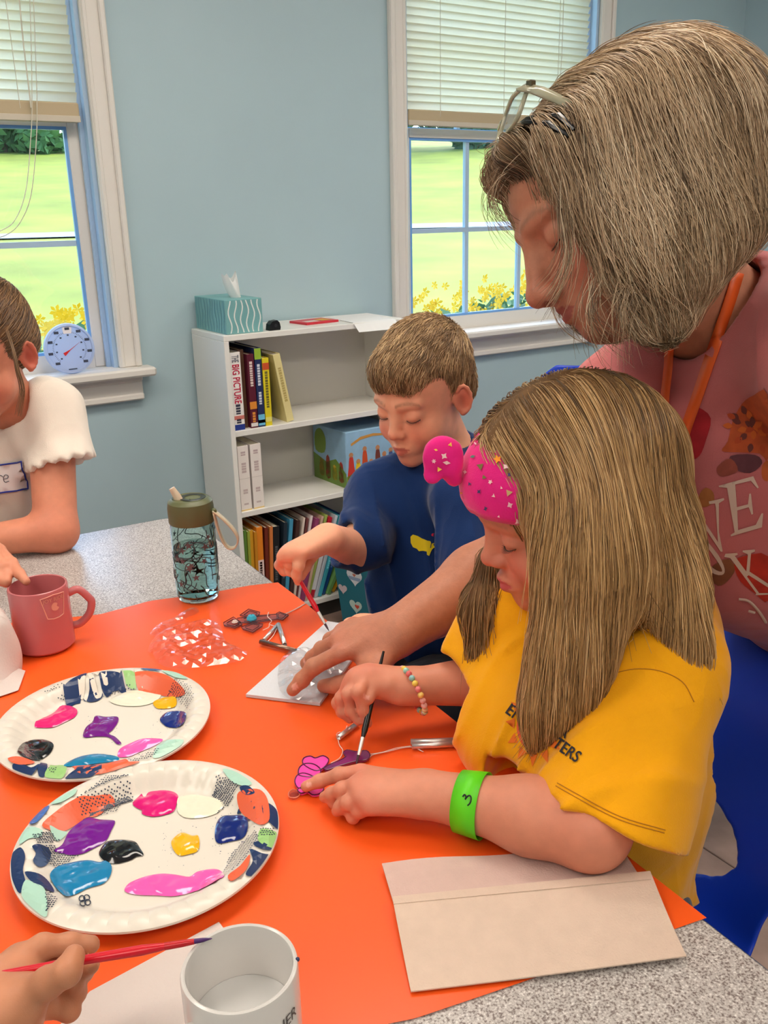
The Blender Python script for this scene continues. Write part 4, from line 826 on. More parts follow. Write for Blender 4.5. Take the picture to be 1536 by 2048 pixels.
# ---------------------------------------------------------------- suncatcher kits with chime tubes
CHM = mat('chime_metal', (222, 218, 214), 0.36, 0.9); LEAD = mat('lead_line', (60, 44, 56), 0.4); STRG = mat('white_string', (236, 214, 206), 0.8)
CLR = mat_clear('clear_acrylic', (236, 226, 232), 0.10, 0.1)
def tube_on(t, a, c, r=0.0032, m=CHM, nm='chime_tube', z=None):
    z = TP + r + .0004 if z is None else z
    p, q = PZ(*a, z), PZ(*c, z); o = np.array(t.location)
    ob = obj(nm, MB().tube([p - o, q - o], r, 12, caps=False), m, t, True); sd = ob.modifiers.new('wall', 'SOLIDIFY'); sd.thickness = 0.0006; sd.offset = -1
    return ob
def Z8(p): return (440 + p[0] / 6.982, 1180 + p[1] / 6.982)
c0 = PZ(*Z8((450, 450)), TP)
sc1 = thing('suncatcher', 'clear hexagon patterned suncatcher with a blue gem, unpainted', 'suncatcher', c0, group='suncatcher craft kits')
hexs = [[(50, 480), (190, 400), (300, 480), (310, 510), (210, 555), (60, 520)], [(280, 375), (400, 290), (560, 335), (555, 360), (500, 400), (380, 400)], [(300, 540), (460, 480), (600, 500), (590, 530), (460, 615), (320, 570)], [(240, 420), (480, 385), (800, 360), (800, 430), (500, 480), (250, 480)], [(790, 350), (830, 330), (960, 375), (880, 440), (800, 430)]]
for k, hx in enumerate(hexs):
    pl = [PZ(*Z8(p), TP)[:2] - c0[:2] for p in hx]; V2, f2, _ = fill_poly(pl, 0.02)
    m = MB().prism([tuple(p) for p in pl], 0.002, Matrix.Translation((0, 0, .0006 + k * .0001))); pa_ = obj('clear_panel', m, CLR, sc1)
    for sc_ in (1.0, 0.66): 
        cc = np.mean(pl, 0); obj('raised_line', MB().tube([(*(cc + (p - cc) * sc_), .003) for p in pl], 0.00055, 6, closed=True), LEAD, pa_)
g = PZ(*Z8((445, 435)), TP) - c0
obj('gem', MB().lathe([(0.001, .0105), (.005, .0095), (.008, .005), (.0075, .0025), (.001, .0025)], 8, g), mat('gem_blue', (60, 176, 206), 0.08, spec=0.8), sc1)
g = PZ(*Z8((210, 480)), TP) - c0; obj('gem', MB().lathe([(0.001, .007), (.003, .0065), (.005, .004), (.001, .0025)], 8, g), mat('gem_clear', (220, 200, 190), 0.08, spec=0.8), sc1)
tube_on(sc1, Z8((800, 490)), Z8((610, 700)), 0.0028); tube_on(sc1, Z8((815, 480)), Z8((905, 765)), 0.0034); tube_on(sc1, Z8((565, 720)), Z8((1055, 850)), 0.0036, mat('chime_brown', (150, 120, 104), 0.3, 0.9))
def string(t, pts, r=0.0006, z=TP + .0012):
    o = np.array(t.location); obj('string', MB().tube([PZ(*p, z) - o for p in catmull(pts, 5)], r, 5), STRG, t)
string(sc1, [Z8(p) for p in ((900, 340), (1050, 270), (1190, 190))], .0009); string(sc1, [Z8(p) for p in ((680, 310), (665, 370), (720, 430), (690, 470), (680, 520), (600, 560))], z=TP + .004); string(sc1, [Z8(p) for p in ((700, 485), (760, 500), (820, 480))], z=TP + .004); string(sc1, [Z8(p) for p in ((800, 520), (740, 640), (650, 735))], z=TP + .002)
def Z9(p): return (570 + p[0] / 3.938, 1440 + p[1] / 3.938)
c1 = PZ(*Z9((300, 420)), TP)
sc2 = thing('suncatcher', 'pink and purple painted suncatcher under the girl\'s finger', 'suncatcher', c1, group='suncatcher craft kits')
PKP = mat('sun_pink', (240, 70, 170), 0.15, spec=0.6, coat=0.4, var=(60, 0.12)); PUP = mat('sun_purple', (120, 40, 100), 0.15, spec=0.6, coat=0.4, var=(50, 0.2))
shp = [('painted_petal', [(140, 360), (150, 320), (200, 305), (240, 320), (300, 302), (345, 330), (330, 370), (300, 400), (250, 420), (190, 400)], PKP), ('painted_petal', [(105, 440), (115, 395), (160, 365), (230, 370), (280, 410), (270, 450), (200, 470), (120, 460)], PKP), ('painted_petal', [(78, 510), (95, 460), (140, 440), (200, 455), (250, 490), (240, 540), (180, 560), (110, 560)], PKP), ('painted_petal', [(100, 570), (150, 545), (220, 540), (290, 535), (305, 570), (270, 605), (215, 610), (180, 585), (130, 600)], PKP), ('painted_wing', [(310, 400), (350, 375), (420, 345), (480, 310), (460, 280), (490, 258), (560, 270), (640, 262), (670, 300), (640, 335), (560, 345), (470, 370), (380, 400), (330, 415)], PUP)]
for k, (nm, pl, mm) in enumerate(shp):
    pp = [PZ(*Z9(p), TP)[:2] - c1[:2] for p in smooth_poly(pl, 3)]
    ob = obj(nm, MB().prism([tuple(p) for p in pp], 0.0026, Matrix.Translation((0, 0, .0005 + k * .00015))), mm, sc2); obj('raised_line', MB().tube([(*p, .0035) for p in pp], 0.00075, 5, closed=True), mat('lead_purple', (88, 20, 70), 0.3), ob)
pp = [PZ(*Z9(p), TP)[:2] - c1[:2] for p in smooth_poly([(30, 590), (60, 562), (105, 575), (115, 605), (80, 628), (35, 620)], 3)]
ob = obj('hanging_tab', MB().prism([tuple(p) for p in pp], 0.002), CLR, sc2); obj('raised_line', MB().tube([(*p, .0022) for p in pp], 0.0007, 5, closed=True), mat('tab_line', (210, 110, 80), 0.3), ob)
tube_on(sc2, Z9((420, 140)), Z9((575, 25)), 0.0034); tube_on(sc2, Z9((990, 172)), Z9((1410, 160)), 0.0034); tube_on(sc2, Z9((1000, 205)), Z9((1385, 188)), 0.0036)
string(sc2, [Z9(p) for p in ((415, 140), (430, 200), (455, 240), (430, 300), (360, 340))], .0005); string(sc2, [Z9(p) for p in ((660, 270), (760, 255), (880, 220), (990, 205))], .0005); string(sc2, [Z9(p) for p in ((665, 300), (690, 275), (800, 250), (985, 212), (1090, 250))], .0005); string(sc2, [Z9(p) for p in ((420, 135), (405, 115), (430, 95), (470, 105), (480, 70), (490, 45))], .0004)
# ================================================================= implicit surfaces: one continuous skin from smoothly joined shapes
A_ = lambda *v: np.array(v, float)
def cone(a, b, ra, rb):
    a = np.asarray(a, float); b = np.asarray(b, float); ab = b - a; L = ab @ ab + 1e-12
    def f(P):
        pa = P - a; h = np.clip(pa @ ab / L, 0, 1); return np.sqrt(((pa - h[:, None] * ab) ** 2).sum(1)) - (ra + (rb - ra) * h)
    return f
def fcone(a, b, ra, rb, n, s):
    """tapered capsule flattened along n by s (<1 thinner)"""
    a = np.asarray(a, float); b = np.asarray(b, float); n = np.asarray(n, float); ax = b - a; n = n - ax * (n @ ax) / (ax @ ax); n = n / np.linalg.norm(n); ab = b - a; L = ab @ ab + 1e-12
    def f(P):
        pa = P - a; h = np.clip(pa @ ab / L, 0, 1); q = pa - h[:, None] * ab; qn = q @ n; q = q + np.outer(qn * (1 / s - 1), n)
        r = ra + (rb - ra) * h; d = np.sqrt((q ** 2).sum(1)); k = np.abs(qn / s) / (d + 1e-9)
        return (d - r) * (1 - k * (1 - s))
    return f
def ell(c, r, R=None):
    c = np.asarray(c, float); r = np.asarray(r, float) * np.ones(3)
    def f(P):
        q = P - c
        if R is not None: q = q @ R
        k0 = np.sqrt(((q / r) ** 2).sum(1)); k1 = np.sqrt(((q / (r * r)) ** 2).sum(1)) + 1e-9; return k0 * (k0 - 1) / k1
    return f
def frame(fn, c, R, s):
    """a shape given in local axes (columns of R), placed at c with scale s"""
    return lambda P: s * fn(((P - c) @ R) / s)
def half(p, n):
    p = np.asarray(p, float); n = np.asarray(n, float); n = n / np.linalg.norm(n); return lambda P: (P - p) @ n
class Field:
    def __init__(s): s.ops = []; s.disp = None
    def add(s, k, *fs):
        for f in fs: s.ops.append((0, k, f))
        return s
    def sub(s, k, *fs):
        for f in fs: s.ops.append((1, k, f))
        return s
    def cut(s, k, f): s.ops.append((2, k, f)); return s      # keep only where f < 0
    def __call__(s, P, skip=None):
        d = np.full(len(P), 1e3)
        for i, (t, k, f) in enumerate(s.ops):
            if skip is not None and skip[i]: continue
            g = f(P)
            if t == 0: h = np.maximum(k - np.abs(d - g), 0); d = np.minimum(d, g) - h * h / (4 * k)
            else:
                if t == 1: g = -g
                h = np.maximum(k - np.abs(d - g), 0); d = np.maximum(d, g) + h * h / (4 * k)
        if s.disp is not None: d = d + s.disp(P)
        return d
    def grad(s, P, e=1e-3):
        g = np.stack([s(P + np.eye(3)[i] * e) - s(P - np.eye(3)[i] * e) for i in range(3)], 1); return g / (np.linalg.norm(g, axis=1)[:, None] + 1e-9)
def polygonize(F_, lo, hi, h, margin=0.0):
    """surface nets on the blocks of the grid that the surface crosses"""
    B = 16; lo = np.asarray(lo, float); hi = np.asarray(hi, float); nb = np.ceil((hi - lo) / (B * h)).astype(int); N = nb * B + 2
    I = np.stack(np.meshgrid(*[np.arange(n) for n in nb], indexing='ij'), -1).reshape(-1, 3)
    cen = lo + (I + 0.5) * B * h; hd = B * h * 0.5 * 3 ** 0.5
    dop = [f(cen) for _, _, f in F_.ops]; dc = np.full(len(cen), 1e3)
    for (t, k, f), g in zip(F_.ops, dop):
        if t == 0: q = np.maximum(k - np.abs(dc - g), 0); dc = np.minimum(dc, g) - q * q / (4 * k)
        else:
            g = -g if t == 1 else g; q = np.maximum(k - np.abs(dc - g), 0); dc = np.maximum(dc, g) + q * q / (4 * k)
    act = np.nonzero(np.abs(dc) < hd * 1.35 + 0.01 + margin)[0]
    ii = np.stack(np.meshgrid(*[np.arange(B + 1)] * 3, indexing='ij'), -1).reshape(-1, 3)
    cor = [(0, 0, 0), (1, 0, 0), (0, 1, 0), (1, 1, 0), (0, 0, 1), (1, 0, 1), (0, 1, 1), (1, 1, 1)]
    edg = [(0, 1), (2, 3), (4, 5), (6, 7), (0, 2), (1, 3), (4, 6), (5, 7), (0, 4), (1, 5), (2, 6), (3, 7)]
    VI, VP, QF = [], [], []
    for b in act:
        base = I[b] * B; P = lo + (base + ii) * h
        skip = [(t == 0 and g[b] > hd * 1.3 + k + 0.012 + margin) or (t == 1 and g[b] > hd * 1.3 + k + 0.012 + margin) or (t == 2 and g[b] < -(hd * 1.3 + k + 0.012 + margin)) for (t, k, f), g in zip(F_.ops, dop)]
        v = F_(P, skip).reshape(B + 1, B + 1, B + 1); s = v < 0
        if s.all() or not s.any(): continue
        c = [s[x:x + B, y:y + B, z:z + B] for x, y, z in cor]; n = sum(q.astype(np.int8) for q in c); m = np.nonzero(((n > 0) & (n < 8)).ravel())[0]
        if len(m):
            ci = np.stack(np.unravel_index(m, (B, B, B)), 1); cv = [v[x:x + B, y:y + B, z:z + B].ravel()[m] for x, y, z in cor]
            acc = np.zeros((len(m), 3)); cnt = np.zeros(len(m))
            for e0, e1 in edg:
                a, bb = cv[e0], cv[e1]; k = (a < 0) != (bb < 0); t = np.where(k, a / np.where(k, a - bb, 1), 0)
                pt = np.array(cor[e0]) + t[:, None] * (np.array(cor[e1]) - np.array(cor[e0])); acc += np.where(k[:, None], pt, 0); cnt += k
            gi = base + ci; VI.append((gi[:, 0] * N[1] + gi[:, 1]) * N[2] + gi[:, 2]); VP.append(lo + (gi + acc / cnt[:, None]) * h)
        for ax in range(3):
            sl0 = [slice(0, B)] * 3; sl1 = [slice(0, B)] * 3; sl1[ax] = slice(1, B + 1)
            a = s[tuple(sl0)]; k = np.nonzero((a != s[tuple(sl1)]).ravel())[0]
            if not len(k): continue
            pi_ = np.stack(np.unravel_index(k, (B, B, B)), 1) + base; fl = a.ravel()[k]; u = (ax + 1) % 3; w = (ax + 2) % 3
            q = []
            for du, dw in ((-1, -1), (0, -1), (0, 0), (-1, 0)):
                g = pi_.copy(); g[:, u] += du; g[:, w] += dw; q.append((g[:, 0] * N[1] + g[:, 1]) * N[2] + g[:, 2])
            q = np.stack(q, 1); q[~fl] = q[~fl][:, ::-1]; QF.append(q)
    VI = np.concatenate(VI); VP = np.concatenate(VP); QF = np.concatenate(QF); o = np.argsort(VI); VI = VI[o]; VP = VP[o]
    ix = np.searchsorted(VI, QF); ix[ix >= len(VI)] = 0; ok = (VI[ix] == QF).all(1); return VP, ix[ok]
def sdf_obj(name, F_, lo, hi, h, m, parent=None, color=None, margin=0.0, relax=1, **props):
    V, Q_ = polygonize(F_, lo, hi, h, margin)
    me = bpy.data.meshes.new(name); nf = len(Q_)
    if relax:      # one light smoothing pass takes off the grid's stair marks
        for _ in range(relax):
            acc = np.zeros_like(V); cnt = np.zeros(len(V))
            for a, b in ((0, 1), (1, 2), (2, 3), (3, 0)):
                np.add.at(acc, Q_[:, a], V[Q_[:, b]]); np.add.at(acc, Q_[:, b], V[Q_[:, a]]); np.add.at(cnt, Q_[:, a], 1); np.add.at(cnt, Q_[:, b], 1)
            V = V * 0.5 + 0.5 * acc / np.maximum(cnt, 1)[:, None]
    off = np.array(parent.location) if parent is not None else np.zeros(3)
    me.vertices.add(len(V)); me.vertices.foreach_set('co', (V - off).ravel()); me.loops.add(nf * 4); me.loops.foreach_set('vertex_index', Q_.ravel().astype(np.int32))
    me.polygons.add(nf); me.polygons.foreach_set('loop_start', np.arange(0, nf * 4, 4, dtype=np.int32)); me.polygons.foreach_set('loop_total', np.full(nf, 4, np.int32)); me.polygons.foreach_set('use_smooth', np.ones(nf, bool))
    me.update(calc_edges=True); me.validate()
    if color is not None:
        at = me.color_attributes.new('Col', 'FLOAT_COLOR', 'POINT'); c = np.ones((len(V), 4)); c[:, :3] = color(V); at.data.foreach_set('color', c.ravel())
    me.materials.append(m); o = bpy.data.objects.new(name, me); COL.objects.link(o)
    if parent is not None: o.parent = parent
    for k, v in props.items(): o[k] = v
    o['_n'] = 0; del o['_n']
    o_cache[o.name] = (V, Q_); return o
o_cache = {}
def bvh_of(o): V, Q_ = o_cache[o.name]; return BVHTree.FromPolygons([tuple(v) for v in V], [tuple(int(i) for i in q) for q in Q_])
def decal(name, poly, tree, m, parent, off=0.0008, sp=6.0, holes=(), smooth_n=0):
    """outline in photo pixels laid onto a surface along the line of sight"""
    if smooth_n: poly = smooth_poly(poly, smooth_n)
    V2, f2, _ = fill_poly(poly, sp, holes); vs = []; ok = []
    for x, y in V2:
        r = Vector(ray(x, y)).normalized(); p, n, i, d = tree.ray_cast(Vector(EYE), r)
        if p is None: vs.append((0, 0, 0)); ok.append(False)
        else:
            if n.dot(r) > 0: n = -n
            vs.append(tuple(p + n * off)); ok.append(True)
    f2 = [f for f in f2 if all(ok[i] for i in f) and max((Vector(vs[f[0]]) - Vector(vs[j])).length for j in f) < 0.03]
    if not f2: return None
    o = np.array(parent.location) if parent is not None else np.zeros(3); used = sorted({i for f in f2 for i in f}); mp = {j: i for i, j in enumerate(used)}
    return obj(name, MB().add([np.array(vs[j]) - o for j in used], [tuple(mp[i] for i in f) for f in f2]), m, parent, 2, recalc=False)
def strands_mesh(paths, rad, taper=0.35, sides=3):
    """paths: (n, k, 3) -> thin tubes"""
    n, k, _ = paths.shape; t = np.gradient(paths, axis=1); t /= np.linalg.norm(t, axis=2)[:, :, None] + 1e-9
    ref = np.zeros_like(t); ref[:, :] = RNG.normal(size=(n, 1, 3)); nn = np.cross(t, ref); nn /= np.linalg.norm(nn, axis=2)[:, :, None] + 1e-9; bb = np.cross(t, nn)
    w = np.linspace(0, 1, k); prof_ = np.clip(np.minimum(1, 0.4 + w * 4), 0, 1) * (1 - (1 - taper) * w ** 2)
    rr = (np.asarray(rad).reshape(-1, 1) * np.ones((n, 1))) * prof_[None]
    V = np.stack([paths + rr[:, :, None] * (math.cos(2 * PI * s / sides) * nn + math.sin(2 * PI * s / sides) * bb) for s in range(sides)], 2)
    base = (np.arange(n)[:, None] * k + np.arange(k - 1)[None]).reshape(-1); q = []
    for s in range(sides):
        s2 = (s + 1) % sides; q.append(np.stack([base * sides + s, base * sides + s2, (base + 1) * sides + s2, (base + 1) * sides + s], 1))
    return V.reshape(-1, 3), np.concatenate(q)
def flow_strands(F_, roots, flow, n, step, off0, off1, jit=0.25, lift=None, grav=None):
    """strands combed over an implicit hair volume"""
    P = roots.copy(); m = len(P); out = [P.copy()]; o0 = off0; rdir = RNG.normal(size=(m, 3)) * jit
    for i in range(n):
        d = flow(P, i / n) + rdir; g = F_.grad(P); d = d - g * (d * g).sum(1)[:, None] * 0.96; d /= np.linalg.norm(d, axis=1)[:, None] + 1e-9
        P = P + d * step[:, None]; w = (i + 1) / n; tgt = o0 * (1 - w) + off1 * w
        e = F_(P) - tgt; g = F_.grad(P); P = P - g * (e * (0.75 if grav is None else grav))[:, None]; out.append(P.copy())
    return np.stack(out, 1)
def surf_points(o, n, mask=None):
    V, Q_ = o_cache[o.name]; a = V[Q_]; ar = np.linalg.norm(np.cross(a[:, 1] - a[:, 0], a[:, 3] - a[:, 0]), axis=1); c = a.mean(1)
    if mask is not None: ar = ar * mask(c)
    k = RNG.choice(len(Q_), n, p=ar / ar.sum()); u = RNG.random((n, 2)); return a[k, 0] + (a[k, 1] - a[k, 0]) * u[:, :1] + (a[k, 3] - a[k, 0]) * u[:, 1:]
def raw_obj(name, V, Q_, m, parent, color=None, smooth=True, **props):
    off = np.array(parent.location) if parent is not None else np.zeros(3); me = bpy.data.meshes.new(name); nf, kk = Q_.shape
    me.vertices.add(len(V)); me.vertices.foreach_set('co', (V - off).ravel()); me.loops.add(nf * kk); me.loops.foreach_set('vertex_index', Q_.ravel().astype(np.int32))
    me.polygons.add(nf); me.polygons.foreach_set('loop_start', np.arange(0, nf * kk, kk, dtype=np.int32)); me.polygons.foreach_set('loop_total', np.full(nf, kk, np.int32)); me.polygons.foreach_set('use_smooth', np.full(nf, smooth)); me.update(calc_edges=True)
    if color is not None:
        at = me.color_attributes.new('Col', 'FLOAT_COLOR', 'POINT'); c = np.ones((len(V), 4)); c[:, :3] = color; at.data.foreach_set('color', c.ravel())
    me.materials.append(m); o = bpy.data.objects.new(name, me); COL.objects.link(o)
    if parent is not None: o.parent = parent
    for k, v in props.items(): o[k] = v
    return o
def strand_colors(n, k, sides, cols, seed=0, tipmix=None):
    r = np.random.default_rng(seed); C = np.array([lin(c) for c in cols]); i = r.integers(0, len(C), n); c = C[i] * (0.75 + 0.5 * r.random((n, 1)))
    c = np.repeat(c[:, None, :], k, 1)
    if tipmix is not None: w = np.linspace(0, 1, k)[None, :, None]; c = c * (1 - w * 0.5) + np.array(lin(tipmix)) * w * 0.5
    return np.repeat(c.reshape(-1, 3), sides, 0)
def clump_colors(roots, k, sides, cols, freq, seed=0, shine=0.0):
    """strand colours that change lock by lock (cols from dark to light)"""
    r = np.random.default_rng(seed); C = np.array([lin(c) for c in cols]); n = len(roots)
    t = np.clip(0.5 + 0.55 * noise3(roots, freq, seed + 1) + 0.28 * noise3(roots, freq * 2.7, seed + 2) + r.normal(size=n) * 0.13, 0, 0.999) * (len(C) - 1); i = t.astype(int); f = (t - i)[:, None]
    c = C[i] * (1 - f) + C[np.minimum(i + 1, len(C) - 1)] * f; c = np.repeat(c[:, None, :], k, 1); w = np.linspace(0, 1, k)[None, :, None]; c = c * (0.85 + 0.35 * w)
    return np.repeat(c.reshape(-1, 3), sides, 0)
# ---------------------------------------------------------------- heads
def head_ops(F_, c, R, s, child=True, ear=(1, 1), jaw=1.0, bulge=False):
    L = lambda fn: frame(fn, c, R, s); E = lambda ce, r: L(ell(ce, r)); K = lambda a, b, ra, rb: L(cone(a, b, ra, rb))
    cz = 0.008 if child else 0.0
    if child: F_.add(.02 * s, E((0, -.018, .034 + cz), (.074, .092, .080 + cz * .5)))
    else: F_.add(.02 * s, E((0, -.028, .024), (.074, .090, .076)))
    if bulge: F_.add(.025 * s, E((0, .045, .036), (.056, .053, .048)))
    F_.add(.03 * s, E((0, .03, .03), (.059, .052, .062 if child else .052)), E((0, .026, -.035), (.056, .058, .062)))
    F_.add(.025 * s, K((0, .026, -.06), (0, .056, -.088), .044 * jaw, .022))
    F_.add(.016 * s, E((0, .070, -.0915), (.020, .016, .016)))
    ck = .029 if child else .025
    F_.add(.018 * s, E((.034, .05, -.042), (ck, ck, ck)), E((-.034, .05, -.042), (ck, ck, ck)))
    F_.sub(.014 * s, E((.031, .102, -.001), (.019, .021, .0125)), E((-.031, .102, -.001), (.019, .021, .0125)))
    F_.add(.012 * s, K((.012, .083, .017), (.044, .070, .017), .0075, .006), K((-.012, .083, .017), (-.044, .070, .017), .0075, .006))
    F_.add(.0035 * s, E((.031, .0695 if child else .0665, -.004), (.0160, .0145, .0140)), E((-.031, .0695 if child else .0665, -.004), (.0160, .0145, .0140)))
    if child:
        F_.add(.012 * s, K((0, .080, .006), (0, .0955, -.029), .0075, .0095)); F_.add(.006 * s, E((0, .0985, -.0325), (.0098, .0095, .0088)))
        F_.add(.006 * s, E((.0105, .0905, -.036), (.0068, .0085, .0064)), E((-.0105, .0905, -.036), (.0068, .0085, .0064))); F_.sub(.003 * s, E((.0052, .0965, -.0425), (.003, .0045, .003)), E((-.0052, .0965, -.0425), (.003, .0045, .003)))
    else:
        F_.add(.012 * s, K((0, .083, .006), (0, .101, -.036), .0085, .0115)); F_.add(.007 * s, E((0, .1045, -.0395), (.0115, .011, .0105)))
        F_.add(.006 * s, E((.0125, .0955, -.044), (.0082, .0105, .0078)), E((-.0125, .0955, -.044), (.0082, .0105, .0078))); F_.sub(.0035 * s, E((.0078, .099, -.0515), (.0052, .0075, .0052)), E((-.0078, .099, -.0515), (.0052, .0075, .0052)))
    F_.add(.015 * s, E((0, .072, -.063), (.027, .0195, .021)))
    up = .0050 if child else .0038
    for q in (1, -1):
        F_.add(.005 * s, K((q * .0165, .0845, -.0625), (q * .003, .0925, -.0595), .0028, up)); F_.add(.005 * s, K((q * .0150, .0845, -.0675), (0, .0905, -.0705), .0032, up + .0012))
    F_.sub(.0025 * s, K((-.0185, .0885, -.0648), (0, .0985, -.0648), .0011, .0013), K((.0185, .0885, -.0648), (0, .0985, -.0648), .0011, .0013))
    for q, on in ((1, ear[0]), (-1, ear[1])):
        if not on: continue
        ec = A_(q * .0765, -.010, -.010); th = q * 0.42; Re = np.array([[math.cos(th), -math.sin(th), 0], [math.sin(th), math.cos(th), 0], [0, 0, 1.0]])
        F_.add(.008 * s, L(ell(ec + A_(-q * .002, 0, 0), (.0050, .0165, .0250), Re)))
        pts = []
        for a in np.linspace(-1.9, 2.3, 9): pts.append(ec + Re @ A_(q * .0035, -.0155 * math.cos(a) * (1 if math.cos(a) > 0 else .8), .0245 * math.sin(a) + .002))
        for a, b in zip(pts[:-1], pts[1:]): F_.add(.002 * s, K(a, b, .0034, .0034))
        F_.sub(.003 * s, L(ell(ec + Re @ A_(q * .0052, .003, -.002), (.0062, .0085, .0135), Re))); F_.add(.004 * s, L(ell(ec + Re @ A_(q * .001, .0035, -.0235), (.0045, .006, .0065), Re)))
def head_color(V, c, R, s, base, lip, red, brow, browmix=0.6, lid=None, child=True):
    p = ((V - c) @ R) / s; base = np.array(lin(base)); out = np.repeat(base[None], len(V), 0)
    def mix(w, col): nonlocal out; w = np.clip(w, 0, 1)[:, None]; out = out * (1 - w) + np.array(lin(col)) * w
    g = lambda ce, r: np.exp(-(((p - np.array(ce)) / np.array(r)) ** 2).sum(1))
    near = (np.abs(p) < .16).all(1)
    blot = 1 + 0.25 * noise3(V * 60, 1, 4)
    for q in (1, -1): mix(near * .55 * g((q * .036, .066, -.040), (.024, .04, .022)) * blot, red)
    mix(near * .5 * g((0, .1, -.036), (.014, .02, .012)), red); mix(near * .35 * g((0, .08, -.095), (.02, .03, .016)), red)
    for q in (1, -1): mix(near * .75 * g((q * .08, -.012, -.01), (.014, .03, .035)), red); mix(near * .5 * g((q * .078, -.006, -.012), (.006, .008, .012)), (130, 50, 40))
    for q in (1, -1): mix(near * .8 * (g((q * .0055, .0965, -.0425), (.0035, .005, .003)) if child else g((q * .0085, .099, -.0505), (.005, .007, .004))), (96, 40, 34))
    zl = p[:, 2] + .0648; hw = np.clip(1 - (np.abs(p[:, 0]) / .0185) ** 2, 0, 1); lw = ((zl < .0075 * hw) & (zl > -.0092 * hw) & (p[:, 1] > .07) & near)
    wlip = lw * 1.0; mix(.85 * wlip, lip)
    for q in (1, -1):
        x = q * p[:, 0]; zb = .0185 + .004 * np.sin(np.clip((x - .010) / .04, 0, 1) * PI) - .1 * np.clip(x - .035, 0, 1); wb = np.exp(-((p[:, 2] - zb) / .0030) ** 2) * (x > .009) * (x < .05) * (p[:, 1] > .05); mix(browmix * wb * near * np.clip(1.2 + noise3(V * 900, 1, 8), 0, 1), brow)
        mix(.35 * near * g((q * .031, .085, -.013), (.016, .012, .003)), (120, 60, 50)); mix(.25 * near * g((q * .031, .082, .004), (.018, .014, .004)), red)
    return out
def lashes(c, R, s, q, m, parent, n=16, y0=.0695, ll=.0062):
    M_ = MB()
    for i in range(n):
        t = -1 + 2 * i / (n - 1); a = A_(q * .031 + t * .0145, y0 + .0148 * math.sqrt(max(0.05, 1 - (t * .9) ** 2)) - .0015, -.0125 + .0035 * t * t)
        e = A_(t * .5, 1.0, -.75 + .3 * abs(t)); e /= np.linalg.norm(e); ln = ll * (1 - .3 * abs(t)); b = a + e * ln * .5 + A_(0, 0, -.0004); d = a + e * ln + A_(0, 0, .0006)
        W = lambda v: c + R @ (v * s) - np.array(parent.location); M_.tube([W(a), W(b), W(d)], [.00035 * s * 1.3, .00028 * s, .0001], 4)
    pts = [c + R @ (A_(q * .031 + t * .0155, y0 + .0150 * math.sqrt(max(0.03, 1 - (t * .9) ** 2)) - .0012, -.0128 + .0038 * t * t) * s) - np.array(parent.location) for t in np.linspace(-1, 1, 12)]
    M_.tube(pts, .0006 * s, 5); obj('eyelashes', M_, m, parent, kind='stuff')
def finger(F_, pts, r, k=.0035):
    for i in range(len(pts) - 1): F_.add(k, cone(pts[i], pts[i + 1], r[i], r[i + 1]))
def hand(F_, wrist, mcp, fingers, thumb, r, wr, n, kp=.012):
    """wrist point, knuckles, finger chains (joints beyond the knuckle), thumb chain; r = finger radius, n = back of the hand"""
    mc = np.mean(mcp, 0); w = np.asarray(wrist, float)
    for q in mcp: F_.add(kp, fcone(w + (q - w) * .12, q, wr * .72, r * 1.28, n, .8))
    F_.add(kp, fcone(w, w + (mc - w) * .85, wr, wr * .9, n, .62)); F_.add(kp, fcone(w + (thumb[0] - w) * .3, thumb[0], wr * .7, r * 1.5, n, .85))
    F_.add(.010, fcone(thumb[0], mc, r * 1.5, r * 1.35, n, .75))
    for q, ch in zip(mcp, fingers):
        pts = [q] + list(ch); m = len(pts); rr = [r * (1.12 - .30 * i / (m - 1)) for i in range(m)]
        G = Field(); finger(G, pts, rr); 
        for i in range(1, m - 1): G.add(.003, ell(pts[i], rr[i] * 1.06))
        F_.add(.0016, G)
    G = Field(); m = len(thumb); finger(G, thumb, [r * (1.5, 1.28, 1.14, .92)[i] for i in range(m)]); F_.add(.004, G)
SKIN = mat('skin', (225, 170, 145), 0.48, spec=0.4, sss=0.12, attr='Col', bump=(900, 0.08), var=(70, 0.05))
SKINOLD = mat('skin_mature', (205, 150, 125), 0.5, spec=0.4, sss=0.1, attr='Col', bump=(420, 0.22), var=(120, 0.07))
HAIRM = mat('hair_strand', (140, 105, 75), 0.38, spec=0.6, attr='Col')
HAIRB = mat('hair_mass', (90, 66, 46), 0.7, spec=0.2, attr='Col')
LASH = mat('eyelash', (60, 40, 30), 0.6)
# ================================================================= people
CAMN = CV(0, 0, 1)      # towards the viewer
DOWN = A_(0, 0, -1)
def bbox(pts, m): P = np.array(pts); return P.min(0) - m, P.max(0) + m
def skin_fn(hc, HR, s, base, lip, red, brow, bm, spots=(), child=True, nails=()):
    def f(V):
        c = head_color(V, hc, HR, s, base, lip, red, brow, bm, child=child); rd = np.array(lin(red))
        for p, r, w in spots:
            k = (w * np.exp(-((V - p) ** 2).sum(1) / r ** 2))[:, None]; c = c * (1 - k) + rd * k
        nc = np.array(lin((236, 176, 160)))
        for p, r in nails:
            k = (.75 * (((V - p) ** 2).sum(1) < r * r))[:, None]; c = c * (1 - k) + nc * k
        return c
    return f
def person(label, loc): return thing('person', label, 'person', loc)
def clothing(name, F_, lo, hi, h, m, root, wr=(0.0, 1.0), **kw):
    amp, sc = wr
    if amp: F_.disp = lambda P: amp * (noise3(P * np.array([1.0, 1.0, 0.45]), sc, 2) + 0.5 * noise3(P * np.array([1, 1, .6]), sc * 2.1, 6))
    return sdf_obj(name, F_, lo, hi, h, m, root, margin=amp * 2, **kw)
